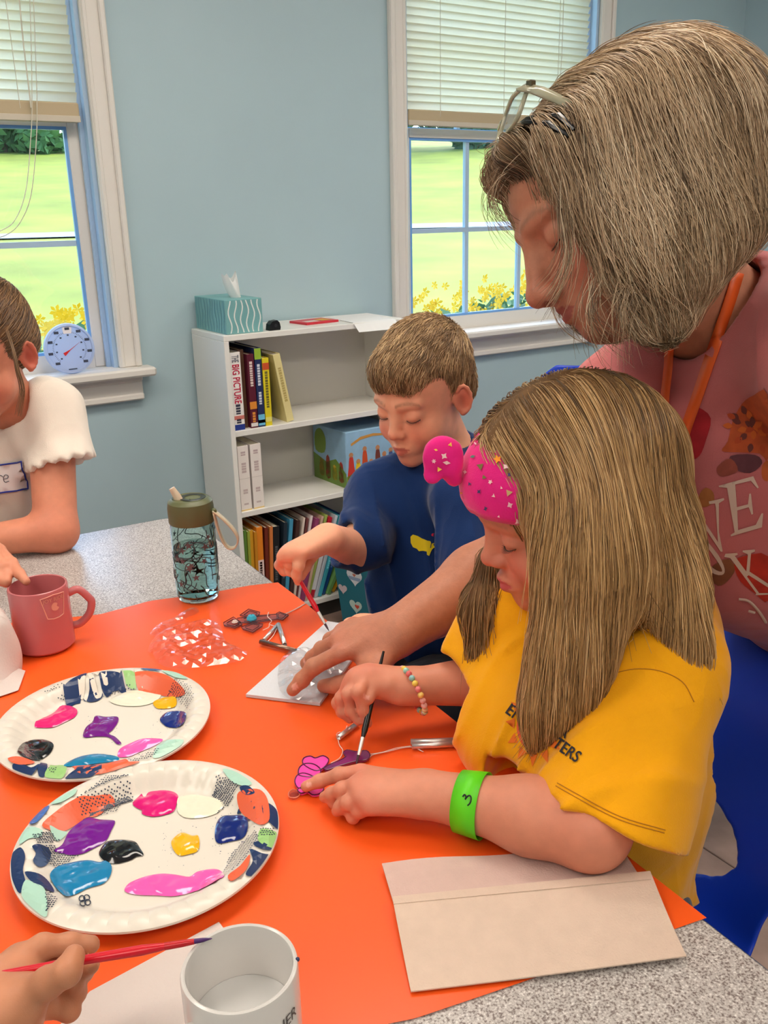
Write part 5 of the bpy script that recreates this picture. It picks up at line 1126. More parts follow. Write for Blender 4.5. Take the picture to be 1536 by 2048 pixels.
def cloth(name, col, fold=0.2, **k):
    m = mat(name, col, 0.85, spec=0.2, sheen=0.25, bump=(700, 0.25), var=(14, 0.05), **k); n = m.node_tree.nodes; l = m.node_tree.links
    b1 = [q for q in n if q.type == 'BUMP'][0]; tc = [q for q in n if q.type == 'TEX_COORD'][0]     # soft creases under the weave
    mp = n.new('ShaderNodeMapping'); mp.inputs['Scale'].default_value = (1.0, 1.0, 0.55); l.new(tc.outputs['Object'], mp.inputs[0])
    tx = n.new('ShaderNodeTexNoise'); tx.inputs['Scale'].default_value = 9; tx.inputs['Detail'].default_value = 2; tx.inputs['Distortion'].default_value = 0.8; l.new(mp.outputs[0], tx.inputs[0])
    rg = n.new('ShaderNodeMath'); rg.operation = 'PINGPONG'; rg.inputs[1].default_value = 0.16; l.new(tx.outputs[0], rg.inputs[0])
    b2 = n.new('ShaderNodeBump'); b2.inputs['Strength'].default_value = fold; b2.inputs['Distance'].default_value = 0.05; l.new(rg.outputs[0], b2.inputs['Height']); l.new(b2.outputs[0], b1.inputs['Normal']); return m
def band_strip(Fh, hc, HR, s, zl, zu, a0, a1, off, n=60, m_=8):
    """strip round a head between two heights, lying on the implicit head"""
    rows = []
    for i in range(n + 1):
        a = a0 + (a1 - a0) * i / n
        for j in range(m_ + 1):
            v = j / m_; z = zl(a) * (1 - v) + zu(a) * v; t = np.linspace(0.16, 0.03, 90); d = A_(math.sin(a), math.cos(a), 0)
            P = hc + (HR @ ((t[:, None] * d + A_(0, 0, z)) * s).T).T; f = Fh(P) - off - 0.0025 * math.sin(PI * v)
            k = np.argmax(f < 0) if (f < 0).any() else len(t) - 1; rows.append(P[max(k, 0)])
    V = np.array(rows); Q_ = np.array([[i * (m_ + 1) + j, (i + 1) * (m_ + 1) + j, (i + 1) * (m_ + 1) + j + 1, i * (m_ + 1) + j + 1] for i in range(n) for j in range(m_)])
    return V, Q_
# ---------------------------------------------------------------- girl in the yellow shirt
G_hc = A_(.637, .631, 1.012); G_R = np.array([[-0.4514, -0.8376, -0.3076], [-0.8895, 0.4497, 0.0808], [-0.0706, -0.3101, 0.9481]]); G_s = .98
girl = person('girl in a yellow shirt with long hair and pink headband, painting', (0.76, 0.62, 0.43))
loc = lambda hc, R, s, p: hc + R @ (np.array(p) * s)
nb = loc(G_hc, G_R, G_s, (0, -.05, -.155)); LS = PD(1318, 1345, .905); RS = PD(1040, 1225, 1.03)
LE = PZ(1178, 1655, .762); LW = PZ(858, 1588, .757); RE = PD(985, 1360, 1.05); RWp = PZ(838, 1372, .778)
F_ = Field(); head_ops(F_, G_hc, G_R, G_s, True, ear=(1, 0), jaw=.95, bulge=True)
F_.add(.03, cone(loc(G_hc, G_R, G_s, (0, -.02, -.06)), nb, .040, .043))
F_.add(.03, cone(nb, LS, .036, .034), cone(nb, RS, .036, .034), cone(nb + A_(0, 0, -.03), A_(.72, .63, .58), .05, .07))
F_.add(.02, cone(LS, LE, .036, .034), cone(LE, LE + (LW - LE) * .35, .035, .0325), cone(LE + (LW - LE) * .35, LW, .0325, .0225), cone(RS, RE, .04, .032), cone(RE, RWp, .031, .0215))
zz = lambda x, y, z: PZ(x, y, z)
mcpL = [zz(722, 1543, .757), zz(716, 1568, .759), zz(724, 1592, .757), zz(744, 1614, .752)]
hand(F_, LW, mcpL, [[zz(678, 1550, .751), zz(640, 1562, .740), zz(612, 1573, .7335)], [zz(684, 1579, .752), zz(664, 1588, .742), zz(649, 1594, .734)], [zz(697, 1605, .750), zz(682, 1614, .739), zz(674, 1622, .7325)], [zz(718, 1620, .744), zz(706, 1630, .734), zz(706, 1637, .7325)]],
     [zz(790, 1585, .745), zz(735, 1590, .738), zz(695, 1598, .735), zz(668, 1606, .732)], .0072, .0235, A_(0, 0, 1))
mcpR = [zz(742, 1342, .800), zz(722, 1350, .797), zz(705, 1362, .790), zz(696, 1378, .782)]
hand(F_, RWp, mcpR, [[zz(716, 1384, .790), zz(726, 1420, .768), zz(735, 1447, .752)], [zz(696, 1388, .784), zz(702, 1422, .763), zz(717, 1442, .752)], [zz(682, 1396, .772), zz(686, 1424, .756), zz(700, 1438, .748)], [zz(676, 1406, .760), zz(684, 1424, .748), zz(696, 1430, .744)]],
     [zz(800, 1388, .775), zz(776, 1370, .789), zz(750, 1370, .790), zz(738, 1398, .780)], .0068, .0215, CV(-.3, .8, .3))
LASHC = LASH
sk = skin_fn(G_hc, G_R, G_s, (212, 138, 110), (196, 82, 92), (206, 88, 74), (150, 112, 80), .35, [(p, .012, .35) for p in mcpL + mcpR] + [(LE, .04, .25)], True, [(zz(614, 1569, .741), .0046), (zz(655, 1588, .741), .0042), (zz(680, 1612, .740), .004), (zz(735, 1394, .787), .005), (zz(734, 1440, .759), .0042)])
lo, hi = bbox([G_hc + .14, G_hc - .14, LE, mcpL[0], zz(611, 1573, .73), RE, LS, A_(.72, .6, .75)], .05); lo[2] = .715
gbody = sdf_obj('body', F_, lo, hi, .0021, SKIN, girl, sk)
lashes(G_hc, G_R, G_s, 1, LASHC, girl)
Fg_head = F_
YEL = cloth('shirt_yellow', (242, 166, 14))
S = Field(); hip = A_(.735, .64, .50)
chest = (nb + LS + RS) / 3 + A_(.015, 0, -.06)
S.add(.05, fcone(nb + A_(.005, 0, -.035), chest, .075, .105, A_(1, .25, 0), .72), fcone(chest, A_(.715, .63, .66), .105, .108, A_(1, .25, 0), .74), fcone(A_(.715, .63, .66), hip, .108, .112, A_(1, .2, 0), .8))
S.add(.04, cone(nb + A_(0, 0, -.02), LS, .05, .056), cone(nb + A_(0, 0, -.02), RS, .05, .05))
hemL = PD(1222, 1640, .838); dL0 = (hemL - LS) / np.linalg.norm(hemL - LS); slL = LS + (hemL - LS) * 1.02
S.add(.035, fcone(LS + CAMN * .004, hemL + dL0 * .03, .062, .078, CAMN, .86)); hemR = PD(952, 1338, 1.045)
S.add(.03, cone(RS, hemR, .052, .047))
S.add(.045, cone(PD(962, 1440, 1.005), PD(1048, 1548, .945), .020, .024), cone(PD(1048, 1548, .945), chest + A_(-.01, -.02, -.06), .026, .07), cone(PD(962, 1440, 1.005), chest, .022, .075), cone(PD(1010, 1420, .995), PD(1110, 1450, .95), .050, .070), cone(PD(1010, 1500, .97), PD(1120, 1520, .93), .030, .055))
dL = hemL - LS; dL /= np.linalg.norm(dL); dR = hemR - RS; dR /= np.linalg.norm(dR)
Sl = Field(); Sl.add(.02, S); 
hcutL = CV(-.42, -.86, .1); 
S2 = Field().add(.001, S); S2.sub(.004, (lambda a, b: (lambda P: np.maximum(a(P), b(P))))(half(hemL, -hcutL), cone(LS, hemL + hcutL * .3, .12, .14)))
S2.sub(.004, (lambda a, b: (lambda P: np.maximum(a(P), b(P))))(half(hemR, -dR), cone(hemR, hemR + dR * .2, .08, .08)))
S2.sub(.003, fcone(hemL - dL * .05, hemL + dL * .12, .046, .066, CAMN, .78)); S2.sub(.003, cone(hemR - dR * .03, hemR + dR * .1, .034, .040)); S2.sub(.008, cone(nb + A_(0, 0, -.005), loc(G_hc, G_R, G_s, (0, -.02, -.08)), .044, .052)); S2.cut(.004, half(A_(0, 0, .50), (0, 0, -1)))
lo, hi = bbox([LS, RS, hemL, hemR, hip, PZ(930, 1445, .74)], .14); lo[2] = .48
def gfold(P):
    q = P - LS; u = q @ dL; v = q @ np.cross(dL, CAMN)
    f1 = .0026 * np.sin(v * 95 + 2.5 * noise3(P, 14, 3)) * np.exp(-((u - .12) / .07) ** 2); w = P @ A_(.2, .9, .3); far_ = np.clip(((P - LS) ** 2).sum(1) / .02, 0, 1)
    r_ = 1 - np.abs(np.sin(w * 55 + 3.2 * noise3(P, 7, 5)))
    return f1 - .0055 * r_ ** 3 * far_ + .0020 * noise3(P, 24, 9)
S2.disp = gfold
gshirt = sdf_obj('shirt', S2, lo, hi, .0042, YEL, girl, margin=.008)
gt = bvh_of(gshirt)
# shirt print: sun with two lines of lettering
sunm = mat('print_coral', (226, 92, 56), 0.8); sund = mat('print_black', (40, 38, 44), 0.8)
cx_, cy_ = 1072, 1452
decal('sun_print', [(cx_ + 38 * math.cos(a), cy_ + 52 * math.sin(a)) for a in np.linspace(0, 2 * PI, 28, endpoint=False)], gt, sunm, girl, .0008, 8)
for k in range(12):
    a = k * PI / 6 + .1; e = A_(math.cos(a) * .74, math.sin(a)); t = A_(-math.sin(a) * .74, math.cos(a)); c = A_(cx_, cy_)
    decal('sun_ray', [c + e * 57 - t * 11, c + e * 57 + t * 11, c + e * 82], gt, mat('print_orange', (232, 112, 30), 0.8), girl, .0009, 8)
def stroke(name, pts, w, tree, m, parent, off=.0012):
    """hand drawn line in photo pixels laid on a surface"""
    c = []
    for x, y in catmull(pts, 5):
        r = Vector(ray(x, y)).normalized(); p, n, i, d = tree.ray_cast(Vector(EYE), r)
        if p is None: continue
        n = n if n.dot(r) < 0 else -n; c.append(np.array(p + n * off) - np.array(parent.location))
    if len(c) > 1: obj(name, MB().tube(c, w, 5), m, parent)
def text_decal(body, px, py, size, ang, tree, m, parent, sx=1.0, nm='shirt_lettering', off=.0014, bold=0.0, skew=0.0):
    me = text_mesh(body, size, 0, sx, 0, bold); vs = []; ca, sa = math.cos(ang), math.sin(ang); ok = []
    for v in me.vertices:
        x, y = v.co.x + skew * v.co.y, -v.co.y; r = Vector(ray(px + x * ca - y * sa, py + x * sa + y * ca)).normalized(); p, n, i, d = tree.ray_cast(Vector(EYE), r)
        if p is None: vs.append((0, 0, 0)); ok.append(0); continue
        if n.dot(r) > 0: n = -n
        vs.append(tuple(p + n * off)); ok.append(1)
    fs = [tuple(p.vertices) for p in me.polygons if all(ok[i] for i in p.vertices)]; o = np.array(parent.location)
    if fs: obj(nm, MB().add([np.array(v) - o for v in vs], fs), m, parent, recalc=False)
text_decal('SUMMER', 1096, 1440, 34, .62, gt, sund, girl, .8, bold=.6); text_decal('ENCOUNTERS', 1088, 1468, 33, .62, gt, sund, girl, .82, bold=.6)
SEAM = mat('seam_thread', (186, 118, 10), .8)
for p in ([(1222, 1348), (1270, 1338), (1320, 1342), (1365, 1364), (1388, 1404)], [(1112, 1572), (1165, 1602), (1240, 1640), (1328, 1666)], [(1115, 1566), (1168, 1596), (1242, 1634), (1330, 1660)]): stroke('stitch_line', p, .0005, gt, SEAM, girl, .0004)
# hair
Hh = Field(); cr = loc(G_hc, G_R, G_s, (0, -.02, .04)); Hh.add(.02, frame(ell((0, -.012, .04), (.083, .108, .093)), G_hc, G_R, G_s))
HB = lambda x, y, d: PD(x, y, d)
for ch, n_ in (([(1165, 930, .852, .052), (1180, 1060, .835, .048), (1175, 1180, .838, .042), (1140, 1320, .848, .034), (1105, 1420, .860, .024), (1075, 1488, .870, .008)], CAMN),
               ([(1255, 930, .90, .058), (1290, 1080, .885, .050), (1345, 1190, .868, .027), (1380, 1300, .858, .012), (1401, 1395, .862, .005)], CAMN),
               ([(1215, 1000, .87, .05), (1225, 1110, .865, .040), (1205, 1190, .862, .014)], CAMN)):
    for a, b in zip(ch[:-1], ch[1:]): Hh.add(.03, fcone(HB(*a[:3]), HB(*b[:3]), a[3], b[3], n_, .42))
fd = lambda p: frame(ell(*p), G_hc, G_R, G_s)
Hh.sub(.010, frame(ell((-.01, .086, -.045), (.064, .060, .074)), G_hc, G_R, G_s)); Hh.sub(.008, frame(ell((0, .103, .015), (.06, .045, .06)), G_hc, G_R, G_s))
ch = [(1045, 1070, 1.02, .022), (1000, 1130, 1.01, .024), (970, 1220, 1.0, .026), (976, 1310, 1.0, .020), (998, 1398, 1.0, .005)]
for a, b in zip(ch[:-1], ch[1:]): Hh.add(.015, fcone(HB(*a[:3]), HB(*b[:3]), a[3], b[3], CAMN, .5))
lo, hi = bbox([cr + .1, cr - .1, HB(1401, 1400, .86), HB(1393, 1385, .93), HB(1078, 1490, .87), HB(990, 1390, 1.0), HB(980, 1200, 1.0)], .045)
Hh.disp = lambda P: .0016 * noise3(P * np.array([1, 1, .12]), 150, 3) + .002 * noise3(P * np.array([1, 1, .15]), 60, 4)
GC = [(154, 114, 68), (122, 90, 54), (176, 134, 82), (98, 72, 46), (142, 106, 62), (196, 154, 102)]
ghm = sdf_obj('hair', Hh, lo, hi, .0030, HAIRB, girl, lambda V: np.array(lin((104, 76, 48)))[None] * (1 + .35 * noise3(V * np.array([1, 1, .1]), 160, 5))[:, None], margin=.004)
ghm['label'] = 'long straight golden brown hair'
Hh.disp = None
upv = G_R[:, 2]; lfv = G_R[:, 0]; fwv = G_R[:, 1]
def gflow(P, w):
    x = ((P - G_hc) @ lfv); z = ((P - G_hc) @ upv); side = np.tanh(x / .012)[:, None]; topw = np.clip((z - .045) / .06, 0, 1)[:, None]
    return DOWN[None] * 1.0 + side * lfv[None] * topw * 1.6 - fwv[None] * .45 * topw
N = 9000; rt = surf_points(ghm, N, lambda c: 1 + 2.2 * (((c - G_hc) @ upv) > .0) * ((c - G_hc) @ CAMN > -.02))
ln = RNG.uniform(.006, .017, N); pa_ = flow_strands(Hh, rt, gflow, 16, ln, RNG.uniform(-.002, .0030, N), RNG.uniform(-.001, .004, N), .05)
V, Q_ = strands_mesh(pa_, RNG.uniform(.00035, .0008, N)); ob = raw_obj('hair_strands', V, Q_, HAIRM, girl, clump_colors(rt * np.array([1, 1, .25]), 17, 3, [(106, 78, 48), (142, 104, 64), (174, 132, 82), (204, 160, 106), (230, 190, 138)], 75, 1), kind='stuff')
# headband
PKB = mat('headband_pink', (232, 36, 132), 0.8, spec=0.2, sheen=0.3, bump=(600, 0.2), var=(25, .06))
zl = lambda a: .034 - .032 * (1 - math.cos(a)) ; zu = lambda a: .098 - .040 * (1 - math.cos(a))
FH = Field(); head_ops(FH, G_hc, G_R, G_s, True, ear=(0, 0), bulge=True)
V, Q_ = band_strip(FH, G_hc, G_R, G_s, zl, zu, -1.75, 1.75, .0060)
hbn = thing('headband', 'pink printed fabric headband with a knotted bow on the girl', 'headband', tuple(loc(G_hc, G_R, G_s, (0, .09, .05))))
hb_ = raw_obj('band', V, Q_, PKB, hbn); o_cache[hb_.name] = (V, Q_); sm_ = hb_.modifiers.new('thick', 'SOLIDIFY'); sm_.thickness = .003; sm_.offset = 0
kc = loc(G_hc, G_R, G_s, (.004, .108, .080)); lobe = PD(886, 914, WPX(kc)[2] - .005); B_ = Field()
tipb = PD(866, 948, WPX(lobe)[2]); B_.add(.006, fcone(kc, lobe, .010, .020, CAMN, .48)); B_.add(.006, fcone(lobe, tipb, .020, .010, CAMN, .48)); B_.sub(.004, fcone(PD(900, 905, WPX(lobe)[2] - .028), PD(875, 925, WPX(lobe)[2] - .03), .006, .006, CAMN, 1.0))
B_.add(.004, fcone(kc + upv * .010, kc - upv * .010 + lfv * .002, .009, .008, CAMN, .8))
far = kc - lfv * .014 + fwv * .004; B_.add(.008, fcone(kc, far, .010, .012, CAMN, .7))
lo, hi = bbox([kc, lobe, far], .04); B_.disp = lambda P: .0008 * noise3(P, 70, 1)
bw = sdf_obj('bow', B_, lo, hi, .0016, PKB, hbn, margin=.003)
bt1 = BVHTree.FromPolygons([tuple(v) for v in V], [tuple(int(i) for i in q) for q in Q_]); bt2 = bvh_of(bw)
rr = random.Random(5)
pc = [(250, 200, 90), (70, 60, 110), (250, 150, 40), (240, 190, 200), (120, 110, 60), (90, 130, 120), (250, 210, 210), (196, 160, 110)]
def blob(x, y, r, k=5, inner=.45, a0=0.0): return [(x + r * (1 if j % 2 == 0 else inner) * math.cos(a0 + j * PI / k), y + r * (1 if j % 2 == 0 else inner) * math.sin(a0 + j * PI / k)) for j in range(2 * k)]
spots = [(998, 920, 9, 2, 5), (1014, 934, 6, 6, 4), (962, 982, 5, 1, 4), (975, 1015, 5, 1, 4), (1020, 950, 5, 1, 4), (984, 964, 5, 6, 5), (944, 968, 4, 1, 3), (965, 934, 8, 4, 3), (950, 915, 6, 5, 2), (1020, 985, 8, 7, 3), (1022, 1008, 6, 3, 4), (1036, 1040, 6, 3, 3), (940, 895, 4, 1, 2), (955, 890, 4, 3, 2), (930, 905, 7, 0, 3), (935, 945, 4, 3, 4), (925, 985, 6, 2, 3), (990, 990, 4, 6, 3), (1000, 1030, 3, 6, 3), (918, 960, 4, 0, 3), (972, 955, 5, 4, 3), (986, 905, 3, 6, 3), (1005, 975, 3, 6, 3)]
for x, y, r, c, k in spots: decal('printed_motif', blob(x, y, r, k, .5, rr.random() * 3), bt1, mat('bandink_%d' % c, pc[c], .8), hbn, .0030, 6)
for x, y, r, c, k in [(868, 922, 5, 3, 6), (888, 912, 7, 6, 4), (893, 925, 8, 6, 2), (878, 938, 6, 0, 3), (900, 890, 5, 0, 3), (872, 900, 4, 0, 2)]: decal('printed_motif', blob(x, y, r, k, .5, rr.random()), bt2, mat('bandink_%d' % c, pc[c], .8), hbn, .0010, 6)
# bracelet, wrist band, brush of the girl
def ring_pts(c, ax, r, n, flat=1.0, ref=A_(0, 0, 1)):
    ax = ax / np.linalg.norm(ax); u = ref - ax * (ref @ ax); u /= np.linalg.norm(u); v = np.cross(ax, u); return [c + r * (math.cos(2 * PI * i / n) * u * flat + math.sin(2 * PI * i / n) * v) for i in range(n)]
ax = RE - RWp; bc = PZ(826, 1381, .776); br = thing('bead_bracelet', 'pastel bead bracelet on the painting girl\'s wrist', 'bracelet', tuple(bc))
ax = CV(.85, .38, -.25)
bcol = [(240, 196, 80), (160, 214, 196), (232, 110, 110), (150, 200, 200), (244, 210, 90), (236, 130, 130), (246, 206, 110), (240, 170, 160), (244, 190, 180), (230, 200, 150), (200, 220, 180), (226, 170, 170)]
pts = ring_pts(A_(0, 0, 0), ax, .0275, 24, 1.0, CV(0, 1, 0))
for i, p in enumerate(pts): obj('bead', MB().sphere(p, .0036, 10, 8), mat('bead_%d' % (i % 12), bcol[i % 12], 0.3), br, 2)
obj('elastic', MB().tube(pts, .0007, 5, closed=True), STRG, br)
wc = PZ(944, 1607, .757); wax = LE - LW; wax /= np.linalg.norm(wax)
wbd = thing('wristband', 'bright green paper wristband with a handwritten 3', 'wristband', tuple(wc)); rw = .0300
R1 = ring_pts(A_(0, 0, 0) - wax * .0125, wax, rw * .97, 40); R2 = ring_pts(A_(0, 0, 0) + wax * .0125, wax, rw * 1.05, 40)
m = MB().add([tuple(p) for p in R1 + R2], [(i, (i + 1) % 40, 40 + (i + 1) % 40, 40 + i) for i in range(40)]); wo = obj('band', m, mat('band_green', (96, 214, 24), 0.45), wbd, 2); sd = wo.modifiers.new('thick', 'SOLIDIFY'); sd.thickness = .0006; sd.offset = 0
wt = BVHTree.FromPolygons([tuple(np.array(p) + wc) for p in R1 + R2], [(i, (i + 1) % 40, 40 + (i + 1) % 40, 40 + i) for i in range(40)])
PEN = mat('pen_black', (24, 22, 26), 0.5)
stroke('written_digit', [(926, 1594), (930, 1590), (933, 1594), (931, 1599), (936, 1593), (941, 1592), (943, 1598), (941, 1606), (936, 1611)], .0007, wt, PEN, wbd)
def brush(label, tip, top, lab_col, rmax, ferr, bristle, name='paintbrush', fl=.13):
    """tip and top in world space"""
    t = thing(name, label, 'paintbrush', tuple(tip)); d = np.array(top) - np.array(tip); L = np.linalg.norm(d); d = d / L; P = lambda u: d * u
    obj('handle', MB().tube([P(.030), P(.036), P(L * .30), P(L * .5), P(L * .85), P(L)], [.0020, .0028, rmax, rmax * .9, rmax * .62, rmax * .40], 12), lab_col, t, True)
    obj('ferrule', MB().tube([P(.012), P(.020), P(.032)], [.0019, .0024, .0026], 12), ferr, t, True); obj('bristles', MB().tube([P(0.0), P(.006), P(.0125)], [.0003, .0015, .0018], 10), bristle, t, True); return t
btip = PZ(712, 1532, TP + .004); gpt = PD(742.6, 1405, WPX(PZ(742, 1405, .775))[2] + .004); brush('black handled paintbrush held by the girl over her suncatcher', btip, btip + (gpt - btip) * 1.86, mat('brush_black', (22, 22, 24), .3), .0036, CHM, mat('bristle_dark', (70, 50, 60), .7))
# trousers and legs so that she sits
SHO = cloth('shorts_grey', (80, 84, 98)); S = Field()
for dy in (.075, -.075): S.add(.03, cone(A_(.72, .62 + dy * .6, .49), A_(.48, .62 + dy, .50), .068, .055))
lo, hi = bbox([A_(.74, .70, .49), A_(.43, .52, .5)], .10); sdf_obj('shorts', S, lo, hi, .009, SHO, girl)
S = Field()
for dy in (.075, -.075): S.add(.02, cone(A_(.52, .62 + dy, .495), A_(.43, .62 + dy, .48), .048, .045), cone(A_(.43, .62 + dy, .48), A_(.46, .62 + dy, .09), .045, .03), cone(A_(.46, .62 + dy, .06), A_(.34, .62 + dy, .035), .032, .025))
lo, hi = bbox([A_(.55, .72, .55), A_(.3, .5, .0)], .06); sdf_obj('legs', S, lo, hi, .009, SKIN, girl, lambda V: np.repeat(np.array([lin((212, 138, 110))]), len(V), 0))
# ---------------------------------------------------------------- boy
B_hc = A_(.854, 1.191, 1.013); B_R = np.array([[0.3026, -0.9114, -0.2791], [-0.953, -0.2949, -0.0703], [0.0182, -0.2872, 0.9577]]); B_s = .93
boy = person('boy in a navy t-shirt holding a red paintbrush at the table', (.90, 1.18, .43))
nb = loc(B_hc, B_R, B_s, (0, -.045, -.15)); RS = PD(757, 985, 1.56); LS = PD(928, 1000, 1.43)
RE = PD(716, 1100, 1.47); RWp = PZ(655, 1076, .832); LE = PD(938, 1238, 1.36); LW = PZ(775, 1262, .748)
F_ = Field(); head_ops(F_, B_hc, B_R, B_s, True, ear=(1, 1))
F_.add(.03, cone(loc(B_hc, B_R, B_s, (0, -.02, -.06)), nb, .040, .042)); F_.add(.03, cone(nb + A_(0, 0, -.01), LS, .034, .034), cone(nb + A_(0, 0, -.01), RS, .034, .034), cone(nb + A_(0, 0, -.03), A_(.90, 1.19, .6), .05, .08))
F_.add(.02, cone(RS, RE, .034, .031), cone(RE, RWp, .031, .023), cone(LS, LE, .04, .033), cone(LE, LW, .032, .023))
mcp = [zz(606, 1106, .836), zz(590, 1100, .838), zz(576, 1105, .834), zz(566, 1114, .826)]
hand(F_, RWp, mcp, [[zz(597, 1132, .818), zz(593, 1150, .800), zz(596, 1163, .786)], [zz(578, 1126, .816), zz(580, 1142, .800), zz(592, 1150, .795)], [zz(566, 1126, .808), zz(572, 1141, .795), zz(584, 1142, .792)], [zz(560, 1130, .800), zz(568, 1142, .790), zz(580, 1140, .788)]],
     [zz(634, 1095, .822), zz(621, 1114, .808), zz(610, 1134, .800), zz(602, 1153, .788)], .0078, .023, CV(-.2, .9, .3))
mcl = [zz(722, 1262, .748), zz(716, 1252, .748), zz(716, 1244, .746), zz(722, 1238, .742)]
hand(F_, LW, mcl, [[p + A_(-.018, .004, -.004), p + A_(-.03, .006, -.014), p + A_(-.032, .006, -.018)] for p in mcl], [zz(752, 1272, .74), zz(730, 1278, .736), zz(712, 1276, .735), zz(700, 1270, .735)], .0075, .022, A_(0, 0, 1))
sk = skin_fn(B_hc, B_R, B_s, (242, 174, 140), (208, 104, 90), (232, 116, 90), (128, 84, 56), .6, [(p, .012, .3) for p in mcp])
lo, hi = bbox([B_hc + .14, B_hc - .14, RE, zz(560, 1130, .79), zz(690, 1270, .735), LE, LS, A_(.9, 1.2, .8)], .045); lo[2] = .715
bbody = sdf_obj('body', F_, lo, hi, .0026, SKIN, boy, sk); lashes(B_hc, B_R, B_s, 1, LASH, boy, 14); lashes(B_hc, B_R, B_s, -1, LASH, boy, 14)
NVY = cloth('shirt_navy', (22, 50, 100)); S = Field(); mid = (nb + LS + RS) / 3 + A_(.02, .01, -.07); hipb = A_(.90, 1.17, .50)
S.add(.05, fcone(nb + A_(0, 0, -.03), mid, .065, .10, CAMN, .75), fcone(mid, A_(.88, 1.18, .66), .105, .115, CAMN, .75), fcone(A_(.88, 1.18, .66), hipb, .118, .125, CAMN, .8)); S.add(.04, cone(nb + A_(0, 0, -.02), LS, .05, .052), cone(nb + A_(0, 0, -.02), RS, .05, .052))
hemR = PD(684, 1084, 1.462); hemL = PD(946, 1195, 1.375); S.add(.022, cone(RS, RE + A_(.012, 0, .01), .047, .042), cone(RE + A_(.012, 0, .01), hemR + (hemR - RE) * .3, .042, .044), cone(LS, hemL, .048, .050))
S2 = Field().add(.001, S); dR = PD(655, 1074, 1.45) - PD(708, 1092, 1.47); dR /= np.linalg.norm(dR); dL = hemL - LS; dL /= np.linalg.norm(dL)
AND = lambda a, b: (lambda P: np.maximum(a(P), b(P)))
S2.sub(.004, AND(half(hemR, -dR), cone(hemR, hemR + dR * .2, .08, .08)), AND(half(hemL, -dL), cone(hemL, hemL + dL * .2, .085, .085))); S2.sub(.003, cone(hemR - dR * .02, hemR + dR * .08, .036, .041), cone(hemL - dL * .03, hemL + dL * .1, .040, .046)); S2.sub(.005, cone(nb + A_(0, 0, .0), loc(B_hc, B_R, B_s, (0, -.005, -.09)), .043, .050)); S2.cut(.004, half(A_(0, 0, .56), (0, 0, -1)))
def bfold(P):
    q = (P - mid) @ CV(1, .25, 0); h = P[:, 2]
    r_ = 1 - np.abs(np.sin(q * 62 + 2.6 * noise3(P * np.array([1, 1, .5]), 8, 3)))
    return -.0075 * r_ ** 3 * np.clip((.92 - h) / .1, 0, 1) + .0020 * noise3(P * np.array([1, 1, .5]), 30, 7) + .0018 * np.sin((P - hemR) @ dR * 110 + 3 * noise3(P, 20, 5)) * np.exp(-((P - hemR) ** 2).sum(1) / .006)
S2.disp = bfold; lo, hi = bbox([LS, RS, hemR, hemL, hipb, nb], .13); lo[2] = .54
bshirt = sdf_obj('shirt', S2, lo, hi, .0045, NVY, boy, margin=.008); bt = bvh_of(bshirt)
U = lambda p: (540 + p[0] / 2.4976, 580 + p[1] / 2.4976)
decal('chest_emblem', [U(p) for p in [(703, 1232), (715, 1221), (740, 1228), (760, 1240), (785, 1252), (800, 1254), (806, 1266), (820, 1264), (838, 1258), (836, 1270), (822, 1284), (808, 1296), (800, 1312), (794, 1328), (784, 1322), (782, 1306), (766, 1302), (745, 1304), (735, 1292), (715, 1284), (704, 1262)]], bt, mat('emblem_yellow', (236, 206, 24), .7), boy, .0012, 5)
decal('emblem_flag', [U(p) for p in [(805, 1222), (812, 1214), (822, 1216), (826, 1224), (818, 1230), (808, 1228)]], bt, mat('emblem_red', (196, 30, 70), .7), boy, .0012, 3); stroke('emblem_pole', [U((800, 1288)), U((803, 1272)), U((806, 1262))], .0006, bt, NVY, boy, .0018)
# collar rib
Hh = Field(); Hh.add(.02, frame(ell((0, -.020, .043), (.079, .098, .089)), B_hc, B_R, B_s)); Hh.add(.02, frame(ell((0, .045, .062), (.058, .048, .042)), B_hc, B_R, B_s), frame(ell((.0, -.06, -.01), (.066, .05, .05)), B_hc, B_R, B_s))
Hh.sub(.008, frame(ell((0, .100, -.012), (.075, .045, .056)), B_hc, B_R, B_s)); Hh.sub(.008, frame(ell((.085, .050, -.004), (.05, .046, .058)), B_hc, B_R, B_s), frame(ell((-.085, .046, -.016), (.05, .052, .055)), B_hc, B_R, B_s), frame(ell((.09, -.008, -.03), (.03, .024, .040)), B_hc, B_R, B_s), frame(ell((-.09, -.008, -.03), (.03, .024, .040)), B_hc, B_R, B_s)); Hh.cut(.01, frame(half((0, 0, -.045), (0, 0, -1)), B_hc, B_R, B_s))
cr = loc(B_hc, B_R, B_s, (0, -.01, .04)); Hh.disp = lambda P: .0014 * noise3(P, 220, 3)
BC = [(140, 112, 78), (112, 86, 60), (166, 136, 96), (92, 70, 50), (182, 150, 108)]
bh = sdf_obj('hair', Hh, cr - .13, cr + .13, .0028, HAIRB, boy, lambda V: np.array(lin((112, 88, 62)))[None] * (1 + .4 * noise3(V, 240, 5))[:, None], margin=.003); bh['label'] = 'short sandy brown hair'
Hh.disp = None; upv = B_R[:, 2]; lfv = B_R[:, 0]; fwv = B_R[:, 1]
N = 7000; rt = surf_points(bh, N, lambda c: ((c - B_hc) @ CAMN > -.06) * 1.0 + .15)
def bflow(P, w): x = (P - B_hc) @ lfv; y = (P - B_hc) @ fwv; z = (P - B_hc) @ upv; return fwv[None] * (.7 + .5 * (z > .06))[:, None] + lfv[None] * (x / .08)[:, None] * .35 - upv[None] * np.clip((.10 - z) / .05, 0, 1.3)[:, None] + Hh.grad(P) * .0
